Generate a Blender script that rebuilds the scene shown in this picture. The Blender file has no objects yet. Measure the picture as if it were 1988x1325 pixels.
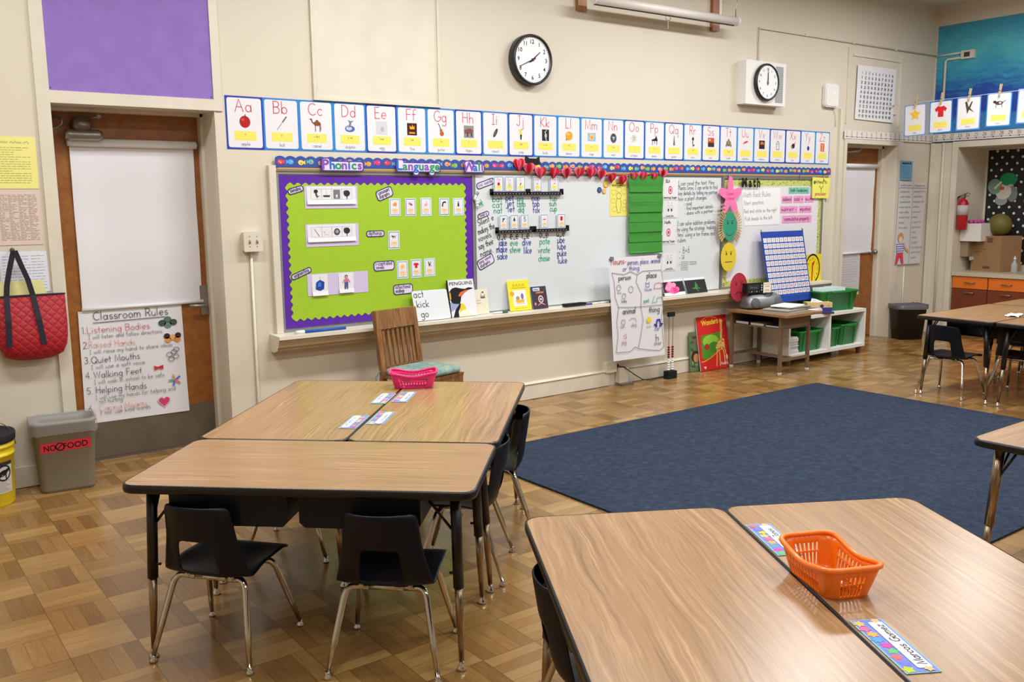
import bpy, bmesh, math, random
from mathutils import Matrix, Vector
PI = math.pi
random.seed(7)
SC = bpy.context.scene
COL = SC.collection

# ------------------------------------------------------------------ camera
cam_d = bpy.data.cameras.new('camera')
cam_d.sensor_width = 36.0
cam_d.lens = 1762.3 / 1988 * 36.0
cam_d.clip_start = 0.05
cam = bpy.data.objects.new('camera', cam_d)
COL.objects.link(cam)
YAW, PITCH, ROLL = (math.radians(a) for a in (36.7294, -8.6776, -0.6698))
_f = Vector((math.sin(YAW) * math.cos(PITCH), math.cos(YAW) * math.cos(PITCH), math.sin(PITCH)))
_r = Vector((math.cos(YAW), -math.sin(YAW), 0))
_u = _r.cross(_f)
_r2 = math.cos(ROLL) * _r + math.sin(ROLL) * _u
_u2 = -math.sin(ROLL) * _r + math.cos(ROLL) * _u
cm = Matrix((_r2, _u2, -_f)).transposed().to_4x4()
cm.translation = Vector((0, -5.6959, 1.58))
cam.matrix_world = cm
SC.camera = cam

# ------------------------------------------------------------------ light
world = bpy.data.worlds.new('world')
SC.world = world
world.use_nodes = True
world.node_tree.nodes['Background'].inputs[0].default_value = (0.9, 0.93, 1.0, 1)
world.node_tree.nodes['Background'].inputs[1].default_value = 0.25

def area(name, x, y, z, sx, sy, power, color):
    l = bpy.data.lights.new(name, 'AREA')
    l.shape = 'RECTANGLE'
    l.size, l.size_y, l.energy, l.color = sx, sy, power, color
    o = bpy.data.objects.new(name, l)
    COL.objects.link(o)
    o.location = (x, y, z)
    return o
for _y, _p in ((-1.75, 1.55), (-4.3, 0.95), (-6.9, 0.55)):
    for _x, _q in ((0.6, 0.78), (3.2, 1.0), (5.8, 0.95), (8.4, 0.82)):
        area('ceiling_lamp', _x, _y, 3.62, 1.25, 0.34, 48 * _p * _q, (0.975, 0.985, 1.0))

vs = SC.view_settings
vs.view_transform = 'Standard'
vs.look = 'None'
vs.exposure = 0.0
vs.gamma = 1.0
vs.use_curve_mapping = False

# ------------------------------------------------------------------ materials
def lin(c):
    return tuple(((v / 255) / 12.92 if v / 255 <= 0.04045 else ((v / 255 + 0.055) / 1.055) ** 2.4) for v in c)
MATS = {}
def mat(name, rgb, rough=0.6, metal=0.0, spec=0.5, noise=0.0, nscale=20.0, trans=0.0, bump=0.0, bscale=60.0):
    if name in MATS:
        return MATS[name]
    m = bpy.data.materials.new(name)
    m.use_nodes = True
    nt = m.node_tree
    b = nt.nodes['Principled BSDF']
    c = lin(rgb) + (1,)
    b.inputs['Base Color'].default_value = c
    b.inputs['Roughness'].default_value = rough
    b.inputs['Metallic'].default_value = metal
    b.inputs['Specular IOR Level'].default_value = spec
    if trans:
        b.inputs['Transmission Weight'].default_value = trans
    if noise:
        tc = nt.nodes.new('ShaderNodeTexCoord')
        n = nt.nodes.new('ShaderNodeTexNoise')
        n.inputs['Scale'].default_value = nscale
        n.inputs['Detail'].default_value = 4
        r = nt.nodes.new('ShaderNodeValToRGB')
        r.color_ramp.elements[0].position = 0.3
        r.color_ramp.elements[1].position = 0.7
        r.color_ramp.elements[0].color = tuple(v * (1 - noise) for v in c[:3]) + (1,)
        r.color_ramp.elements[1].color = tuple(min(1, v * (1 + noise)) for v in c[:3]) + (1,)
        nt.links.new(tc.outputs['Object'], n.inputs['Vector'])
        nt.links.new(n.outputs['Fac'], r.inputs['Fac'])
        nt.links.new(r.outputs['Color'], b.inputs['Base Color'])
    if bump:
        tc2 = nt.nodes.new('ShaderNodeTexCoord')
        n2 = nt.nodes.new('ShaderNodeTexNoise')
        n2.inputs['Scale'].default_value = bscale
        bp = nt.nodes.new('ShaderNodeBump')
        bp.inputs['Strength'].default_value = bump
        bp.inputs['Distance'].default_value = 0.01
        nt.links.new(tc2.outputs['Object'], n2.inputs['Vector'])
        nt.links.new(n2.outputs['Fac'], bp.inputs['Height'])
        nt.links.new(bp.outputs['Normal'], b.inputs['Normal'])
    MATS[name] = m
    return m
def ink(rgb):
    return mat('print_%02x%02x%02x' % tuple(rgb), rgb, 0.7, spec=0.25)

class NB:
    """small node-building helper"""
    def __init__(s, name):
        s.m = bpy.data.materials.new(name); s.m.use_nodes = True
        s.nt = s.m.node_tree; s.b = s.nt.nodes['Principled BSDF']; MATS[name] = s.m
    def n(s, t, **kw):
        n = s.nt.nodes.new(t)
        for k, v in kw.items(): setattr(n, k, v)
        return n
    def _in(s, sock, v):
        if hasattr(v, 'is_output'): s.nt.links.new(v, sock)
        else: sock.default_value = v
    def math(s, op, a, b=0.0, c=None):
        n = s.n('ShaderNodeMath', operation=op)
        s._in(n.inputs[0], a); s._in(n.inputs[1], b)
        if c is not None: s._in(n.inputs[2], c)
        return n.outputs[0]
    def xyz(s, x, y, z):
        n = s.n('ShaderNodeCombineXYZ')
        for i, v in enumerate((x, y, z)): s._in(n.inputs[i], v)
        return n.outputs[0]
    def mix(s, f, a, b):
        n = s.n('ShaderNodeMix', data_type='RGBA')
        s._in(n.inputs[0], f); s._in(n.inputs[6], a); s._in(n.inputs[7], b)
        return n.outputs[2]
    def ramp(s, f, stops):
        n = s.n('ShaderNodeValToRGB')
        while len(n.color_ramp.elements) < len(stops): n.color_ramp.elements.new(0.5)
        for e, (p, c) in zip(n.color_ramp.elements, stops):
            e.position = p; e.color = lin(c) + (1,)
        s._in(n.inputs[0], f)
        return n.outputs[0]
    def noise(s, vec, scale, detail=4, rough=0.5, dist=0.0):
        n = s.n('ShaderNodeTexNoise')
        s.nt.links.new(vec, n.inputs['Vector'])
        n.inputs['Scale'].default_value = scale; n.inputs['Detail'].default_value = detail
        n.inputs['Roughness'].default_value = rough; n.inputs['Distortion'].default_value = dist
        return n.outputs['Fac']
    def obj(s):
        tc = s.n('ShaderNodeTexCoord'); sp = s.n('ShaderNodeSeparateXYZ')
        s.nt.links.new(tc.outputs['Object'], sp.inputs[0])
        return tc.outputs['Object'], sp.outputs[0], sp.outputs[1], sp.outputs[2]
    def color(s, c): s._in(s.b.inputs['Base Color'], c)
    def set(s, **kw):
        for k, v in kw.items(): s._in(s.b.inputs[k.replace('_', ' ')], v)
    def bump(s, h, strength=0.2, dist=0.01):
        n = s.n('ShaderNodeBump')
        n.inputs['Strength'].default_value = strength; n.inputs['Distance'].default_value = dist
        s.nt.links.new(h, n.inputs['Height']); s.nt.links.new(n.outputs[0], s.b.inputs['Normal'])

def mat_parquet():
    k = NB('parquet')
    v, x, y, z = k.obj()
    B = 0.2286
    bx = k.math('DIVIDE', k.math('SUBTRACT', x, 0.766), B)
    by = k.math('DIVIDE', k.math('ADD', y, 0.281), B)
    ix, iy = k.math('FLOOR', bx), k.math('FLOOR', by)
    fx, fy = k.math('SUBTRACT', bx, ix), k.math('SUBTRACT', by, iy)
    par = k.math('FLOORED_MODULO', k.math('ADD', ix, iy), 2.0)      # 1 = strips along y
    across = k.math('ADD', k.math('MULTIPLY', par, fx), k.math('MULTIPLY', k.math('SUBTRACT', 1.0, par), fy))
    along = k.math('ADD', k.math('MULTIPLY', par, y), k.math('MULTIPLY', k.math('SUBTRACT', 1.0, par), x))
    st = k.math('FLOOR', k.math('MULTIPLY', across, 4.0))
    wn = k.n('ShaderNodeTexWhiteNoise', noise_dimensions='3D')
    k.nt.links.new(k.xyz(ix, iy, st), wn.inputs['Vector'])
    rnd = wn.outputs['Value']
    g = k.noise(k.xyz(k.math('MULTIPLY', along, 6.0), k.math('MULTIPLY', across, 12.0), k.math('MULTIPLY', k.math('ADD', rnd, par), 37.0)), 2.0, 6, 0.6, 0.6)
    big = k.noise(v, 0.9, 2)
    t = k.math('ADD', k.math('MULTIPLY', rnd, 0.26), k.math('MULTIPLY', g, 0.34))
    t = k.math('SUBTRACT', k.math('ADD', t, 0.38), k.math('MULTIPLY', par, 0.16))  # strips along y darkened, painting their weaker reflection into the colour
    t = k.math('ADD', t, k.math('MULTIPLY', k.math('SUBTRACT', big, 0.5), 0.3))
    c = k.ramp(t, ((0.05, (74, 48, 22)), (0.35, (114, 81, 42)), (0.62, (148, 111, 61)), (0.95, (184, 148, 92))))
    sf = k.math('FRACT', k.math('MULTIPLY', across, 4.0))
    e1 = k.math('LESS_THAN', k.math('MINIMUM', sf, k.math('SUBTRACT', 1.0, sf)), 0.018)
    mx = k.math('MINIMUM', k.math('MINIMUM', fx, k.math('SUBTRACT', 1.0, fx)), k.math('MINIMUM', fy, k.math('SUBTRACT', 1.0, fy)))
    e2 = k.math('LESS_THAN', mx, 0.008)
    e = k.math('MULTIPLY', k.math('MAXIMUM', e1, e2), 0.5)
    c = k.mix(e, c, lin((60, 36, 18)) + (1,))
    k.color(c)
    k.set(Roughness=k.math('ADD', 0.15, k.math('MULTIPLY', g, 0.16)), Specular_IOR_Level=0.5)
    return k.m

def mat_laminate():
    k = NB('oak_laminate')
    v, x, y, z = k.obj()
    oi = k.n('ShaderNodeObjectInfo')
    off = k.math('MULTIPLY', oi.outputs['Random'], 7.0)
    warp = k.noise(k.xyz(k.math('MULTIPLY', x, 1.3), k.math('MULTIPLY', y, 4.0), off), 1.6, 3, 0.5)
    yy = k.math('ADD', k.math('ADD', y, off), k.math('MULTIPLY', k.math('SUBTRACT', warp, 0.5), 0.085))
    fine = k.noise(k.xyz(k.math('MULTIPLY', x, 1.5), k.math('MULTIPLY', yy, 105.0), off), 1.0, 5, 0.62)
    pore = k.noise(k.xyz(k.math('MULTIPLY', x, 9.0), k.math('MULTIPLY', yy, 170.0), off), 1.0, 3, 0.6)
    mod = k.noise(k.xyz(k.math('MULTIPLY', x, 2.0), k.math('MULTIPLY', yy, 7.0), off), 1.0, 2, 0.5)
    amp = k.math('MULTIPLY', mod, 1.45)
    t = k.math('ADD', k.math('MULTIPLY', k.math('SUBTRACT', fine, 0.5), amp), k.math('ADD', 0.37, k.math('MULTIPLY', pore, 0.25)))
    c = k.ramp(t, ((0.30, (128, 95, 62)), (0.44, (155, 118, 79)), (0.56, (169, 132, 91)), (0.70, (195, 159, 115))))
    k.color(c)
    k.set(Roughness=0.28, Specular_IOR_Level=0.55)
    return k.m

def mat_wood(name, dark, light, axis=2, scale=1.0, rough=0.45):
    k = NB(name)
    v, x, y, z = k.obj()
    cs = [x, y, z]
    m = [k.math('MULTIPLY', c, (3.0 if i == axis else 40.0) * scale) for i, c in enumerate(cs)]
    n = k.noise(k.xyz(*m), 1.0, 5, 0.6, 0.4)
    k.color(k.ramp(n, ((0.3, dark), (0.7, light))))
    k.set(Roughness=rough)
    return k.m

def mat_rug():
    k = NB('rug_pile')
    v, x, y, z = k.obj()
    n1 = k.noise(v, 260.0, 2, 0.7)
    n2 = k.noise(v, 26.0, 4, 0.7)
    t = k.math('ADD', k.math('MULTIPLY', n1, 0.6), k.math('MULTIPLY', n2, 0.4))
    k.color(k.ramp(t, ((0.3, (30, 37, 51)), (0.5, (48, 58, 75)), (0.7, (74, 86, 105)))))
    k.set(Roughness=0.95, Specular_IOR_Level=0.1)
    k.bump(n1, 0.5, 0.01)
    return k.m

def mat_wall(name, rgb):
    k = NB(name)
    v, x, y, z = k.obj()
    n = k.noise(v, 1.3, 5, 0.55)
    n2 = k.noise(v, 70.0, 3)
    c = lin(rgb) + (1,)
    d = tuple(a * 0.9 for a in lin(rgb)) + (1,)
    k.color(k.mix(n, d, c))
    k.set(Roughness=0.5, Specular_IOR_Level=0.35)
    k.bump(n2, 0.08, 0.004)
    return k.m

def mat_mural():
    k = NB('ocean_mural')
    v, x, y, z = k.obj()
    warp = k.noise(v, 1.2, 4, 0.6)
    zz = k.math('ADD', y, k.math('MULTIPLY', k.math('SUBTRACT', warp, 0.5), 0.35))
    st = k.noise(k.xyz(k.math('MULTIPLY', x, 3.0), k.math('MULTIPLY', zz, 16.0), 0.0), 1.3, 6, 0.65, 0.8)
    zn = k.math('DIVIDE', k.math('SUBTRACT', zz, 2.2), 1.3)
    zn = k.math('ADD', zn, k.math('MULTIPLY', k.math('SUBTRACT', st, 0.5), 0.42))
    c = k.ramp(zn, ((0.0, (56, 128, 186)), (0.18, (52, 122, 182)), (0.26, (28, 62, 160)), (0.42, (26, 74, 164)), (0.54, (40, 138, 180)), (0.76, (78, 180, 194)), (0.95, (56, 150, 184))))
    k.color(c)
    k.set(Roughness=0.6)
    return k.m

def mat_dots():
    k = NB('polka_dot_paper')
    v, x, y, z = k.obj()
    s = 0.115
    a = k.math('DIVIDE', x, s); b = k.math('DIVIDE', y, s * 0.62)
    row = k.math('FLOORED_MODULO', k.math('FLOOR', b), 2.0)
    a = k.math('ADD', a, k.math('MULTIPLY', row, 0.5))
    fa = k.math('SUBTRACT', k.math('FRACT', a), 0.5); fb = k.math('MULTIPLY', k.math('SUBTRACT', k.math('FRACT', b), 0.5), 0.62)
    d = k.math('ADD', k.math('MULTIPLY', fa, fa), k.math('MULTIPLY', fb, fb))
    k.color(k.mix(k.math('LESS_THAN', d, 0.016), lin((24, 22, 24)) + (1,), lin((225, 222, 215)) + (1,)))
    k.set(Roughness=0.7)
    return k.m

def mat_cushion():
    k = NB('cushion_fabric')
    v, x, y, z = k.obj()
    n = k.noise(v, 14.0, 4, 0.6, 1.5)
    k.color(k.ramp(n, ((0.3, (84, 112, 122)), (0.45, (118, 146, 140)), (0.58, (134, 158, 148)), (0.72, (170, 178, 146)))))
    k.set(Roughness=0.9)
    return k.m

def mat_quilt():
    k = NB('red_quilted_cloth')
    v, x, y, z = k.obj()
    a = k.math('MULTIPLY', k.math('ADD', x, y), 62.0); b = k.math('MULTIPLY', k.math('SUBTRACT', x, y), 62.0)
    ha = k.math('ABSOLUTE', k.math('SINE', a)); hb = k.math('ABSOLUTE', k.math('SINE', b))
    h = k.math('POWER', k.math('MINIMUM', ha, hb), 0.5)
    k.color(lin((168, 20, 34)) + (1,))
    k.set(Roughness=0.55)
    k.bump(h, 0.6, 0.006)
    return k.m

PARQUET, LAMINATE, RUG, MURAL, DOTS, CUSHION, QUILT = mat_parquet(), mat_laminate(), mat_rug(), mat_mural(), mat_dots(), mat_cushion(), mat_quilt()
WALL = mat_wall('wall_paint', (219, 210, 191))
TRIM = mat('trim_paint', (217, 209, 191), 0.4, noise=0.05, nscale=5)
CEIL = mat('ceiling_paint', (205, 198, 186), 0.8)
DOORW = mat_wood('door_wood', (130, 76, 26), (158, 97, 38), 1, 0.5)
CHAIRW = mat_wood('chair_oak', (104, 68, 34), (160, 112, 64), 2, 1.0)
WOODB = mat_wood('wood_strip', (142, 92, 56), (176, 122, 80), 1)
BLACKP = mat('black_edge_plastic', (20, 17, 17), 0.35)
NAVY = mat('navy_plastic', (12, 13, 24), 0.42, spec=0.3)
SLEEVE = mat('black_enamel', (16, 15, 16), 0.35)
CHROME = mat('chrome', (205, 200, 192), 0.14, 1.0)
DULLCH = mat('dull_chrome', (160, 140, 116), 0.28, 1.0)
STEEL = mat('steel', (150, 148, 142), 0.35, 0.9, noise=0.08)
ALU = mat('aluminium', (158, 160, 164), 0.35, 0.6)
WHITEP = mat('white_paper', (226, 225, 228), 0.7, spec=0.2)
WHITEB = mat('whiteboard_enamel', (216, 221, 222), 0.24)
WHITEL = mat('white_laminate', (232, 230, 224), 0.45)
PURPLE = mat('purple_paper', (92, 44, 160), 0.75, noise=0.05, spec=0.2)
LILAC = mat('lilac_paper', (142, 115, 188), 0.8, noise=0.07, nscale=9, spec=0.2, bump=0.15, bscale=9)
GREENP = mat('lime_paper', (160, 196, 50), 0.75, noise=0.03, spec=0.2)
BLACK = ink((22, 22, 24))
MARKK = ink((38, 38, 44)); MARKB = ink((44, 56, 150)); MARKG = ink((44, 160, 120)); MARKR = ink((200, 50, 70)); MARKP = ink((196, 100, 130)); MARKGR = ink((120, 120, 124))

# ------------------------------------------------------------------ mesh builder
class MB:
    def __init__(s):
        s.v, s.f, s.m, s.sm, s.mats = [], [], [], [], []
        s.M = Matrix()
    def mi(s, m):
        if m not in s.mats: s.mats.append(m)
        return s.mats.index(m)
    def pt(s, p):
        s.v.append(tuple(s.M @ Vector(p))); return len(s.v) - 1
    def face(s, idx, m, smooth=False):
        s.f.append(tuple(idx)); s.m.append(s.mi(m)); s.sm.append(smooth)
    def poly(s, pts, m, w=0.0):
        s.face([s.pt((p[0], p[1], w)) for p in pts], m)
    def rect(s, x0, y0, x1, y1, m, w=0.0):
        s.poly(((x0, y0), (x1, y0), (x1, y1), (x0, y1)), m, w)
    def prism(s, pts, w0, w1, m, mside=None, back=True):
        a = [s.pt((p[0], p[1], w0)) for p in pts]; b = [s.pt((p[0], p[1], w1)) for p in pts]
        n = len(pts)
        s.face(b, m)
        if back: s.face(a[::-1], mside or m)
        for i in range(n):
            j = (i + 1) % n
            s.face((a[i], a[j], b[j], b[i]), mside or m)
    def box(s, x0, y0, z0, x1, y1, z1, m):
        s.prism(((x0, y0), (x1, y0), (x1, y1), (x0, y1)), z0, z1, m)
    def hull8(s, bot, top, m):
        """bot/top: four 3-D corners each"""
        a = [s.pt(p) for p in bot]; b = [s.pt(p) for p in top]
        s.face(b, m); s.face(a[::-1], m)
        for i in range(4):
            j = (i + 1) % 4
            s.face((a[i], a[j], b[j], b[i]), m)
    def tube(s, pts, r, m, n=10, caps=True):
        pts = [Vector(p) for p in pts]
        rs = r if isinstance(r, (list, tuple)) else [r] * len(pts)
        rings = []
        up = None
        for i, p in enumerate(pts):
            d = (pts[min(i + 1, len(pts) - 1)] - pts[max(i - 1, 0)]).normalized()
            if up is None:
                up = Vector((0, 0, 1)) if abs(d.z) < 0.9 else Vector((1, 0, 0))
            a = d.cross(up).normalized(); up = a.cross(d).normalized()
            rings.append([s.pt(p + (a * math.cos(2 * PI * k / n) + up * math.sin(2 * PI * k / n)) * rs[i]) for k in range(n)])
        for q, w in zip(rings, rings[1:]):
            for k in range(n):
                l = (k + 1) % n
                s.face((q[k], q[l], w[l], w[k]), m, True)
        if caps:
            s.face(rings[0][::-1], m); s.face(rings[-1], m)
    def lathe(s, prof, m, n=24, c=(0, 0, 0), ax='z', sx=1.0, sy=1.0):
        rings = []
        for r, h in prof:
            ring = []
            for k in range(n):
                a = 2 * PI * k / n
                p = (r * math.cos(a) * sx, r * math.sin(a) * sy, h)
                if ax == 'x': p = (p[2], p[0], p[1])
                if ax == 'y': p = (p[1], p[2], p[0])
                ring.append(s.pt((p[0] + c[0], p[1] + c[1], p[2] + c[2])))
            rings.append(ring)
        for q, w in zip(rings, rings[1:]):
            for k in range(n):
                l = (k + 1) % n
                s.face((q[k], q[l], w[l], w[k]), m, True)
        if prof[0][0] > 1e-5: s.face(rings[0][::-1], m)
        if prof[-1][0] > 1e-5: s.face(rings[-1], m)
    def ball(s, c, r, m, n=14, sx=1, sy=1, sz=1):
        s.lathe([(max(1e-6, r * math.sin(PI * i / (n // 2))), -r * math.cos(PI * i / (n // 2)) * sz) for i in range(n // 2 + 1)], m, n, c, 'z', sx, sy)
    def ribbon(s, pts, w, m, h=0.0):
        """flat stroke of width w along 2-D points, at height h"""
        pts = [Vector(p) for p in pts]
        if len(pts) < 2: return
        L, R = [], []
        for i, p in enumerate(pts):
            d0 = (p - pts[i - 1]) if i else (pts[1] - p)
            d1 = (pts[i + 1] - p) if i < len(pts) - 1 else (p - pts[i - 1])
            d0 = d0.normalized() if d0.length > 1e-9 else Vector((1, 0)); d1 = d1.normalized() if d1.length > 1e-9 else d0
            d = d0 + d1
            d = d.normalized() if d.length > 1e-6 else d0
            nn = Vector((-d.y, d.x))
            k = w / 2 / max(0.5, abs(nn.dot(Vector((-d0.y, d0.x)))))
            e = d * (w * 0.35 if i == len(pts) - 1 else (-w * 0.35 if i == 0 else 0))
            L.append(p + nn * k + e); R.append(p - nn * k + e)
        li = [s.pt((p.x, p.y, h)) for p in L]; ri = [s.pt((p.x, p.y, h)) for p in R]
        for i in range(len(pts) - 1):
            s.face((ri[i], ri[i + 1], li[i + 1], li[i]), m)
    def disc(s, cx, cy, rx, ry, m, w=0.0, n=20, a0=0.0):
        s.poly([(cx + rx * math.cos(a0 + 2 * PI * k / n), cy + ry * math.sin(a0 + 2 * PI * k / n)) for k in range(n)], m, w)
    def build(s, name, parent=None, M=None):
        me = bpy.data.meshes.new(name)
        me.from_pydata(s.v, [], s.f)
        for m in s.mats: me.materials.append(m)
        me.polygons.foreach_set('material_index', s.m)
        me.polygons.foreach_set('use_smooth', s.sm)
        me.update()
        o = bpy.data.objects.new(name, me)
        COL.objects.link(o)
        if parent is not None: o.parent = parent
        if M is not None: o.matrix_world = M
        return o

# ------------------------------------------------------------------ tagging
def tag(o, label, cat, group=None, kind=None):
    o['label'] = label; o['category'] = cat
    if group: o['group'] = group
    if kind: o['kind'] = kind
    return o
def thing(name, label, cat, M=None, group=None):
    o = bpy.data.objects.new(name, None)
    o.empty_display_size = 0.05
    COL.objects.link(o)
    if M is not None: o.matrix_world = M
    return tag(o, label, cat, group)
def struct(name, mb, label=None, M=None, parent=None, cat=None):
    o = mb.build(name, parent, M)
    if parent is None:
        o['kind'] = 'structure'
        if label: o['label'] = label
        o['category'] = cat or name.split('_')[0]
    return o
def copy_tree(o, M=None, label=None):
    c = o.copy(); COL.objects.link(c)
    for ch in o.children:
        d = copy_tree(ch); d.parent = c
    if M is not None: c.matrix_world = M
    if label: c['label'] = label
    return c
def T(x, y, z, rz=0.0):
    return Matrix.Translation((x, y, z)) @ Matrix.Rotation(rz, 4, 'Z')
def FW(x, z, y=0.0, rot=0.0):
    """frame on the front wall: u right, v up, w out into the room"""
    m = Matrix(((1, 0, 0, x), (0, 0, -1, y), (0, 1, 0, z), (0, 0, 0, 1)))
    return m @ Matrix.Rotation(rot, 4, 'Z')
def RW(y, z, x=10.35, rot=0.0):
    m = Matrix(((0, 0, -1, x), (-1, 0, 0, y), (0, 1, 0, z), (0, 0, 0, 1)))
    return m @ Matrix.Rotation(rot, 4, 'Z')
def TOP(x, y, z, rz=0.0):
    return T(x, y, z, rz)

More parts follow.
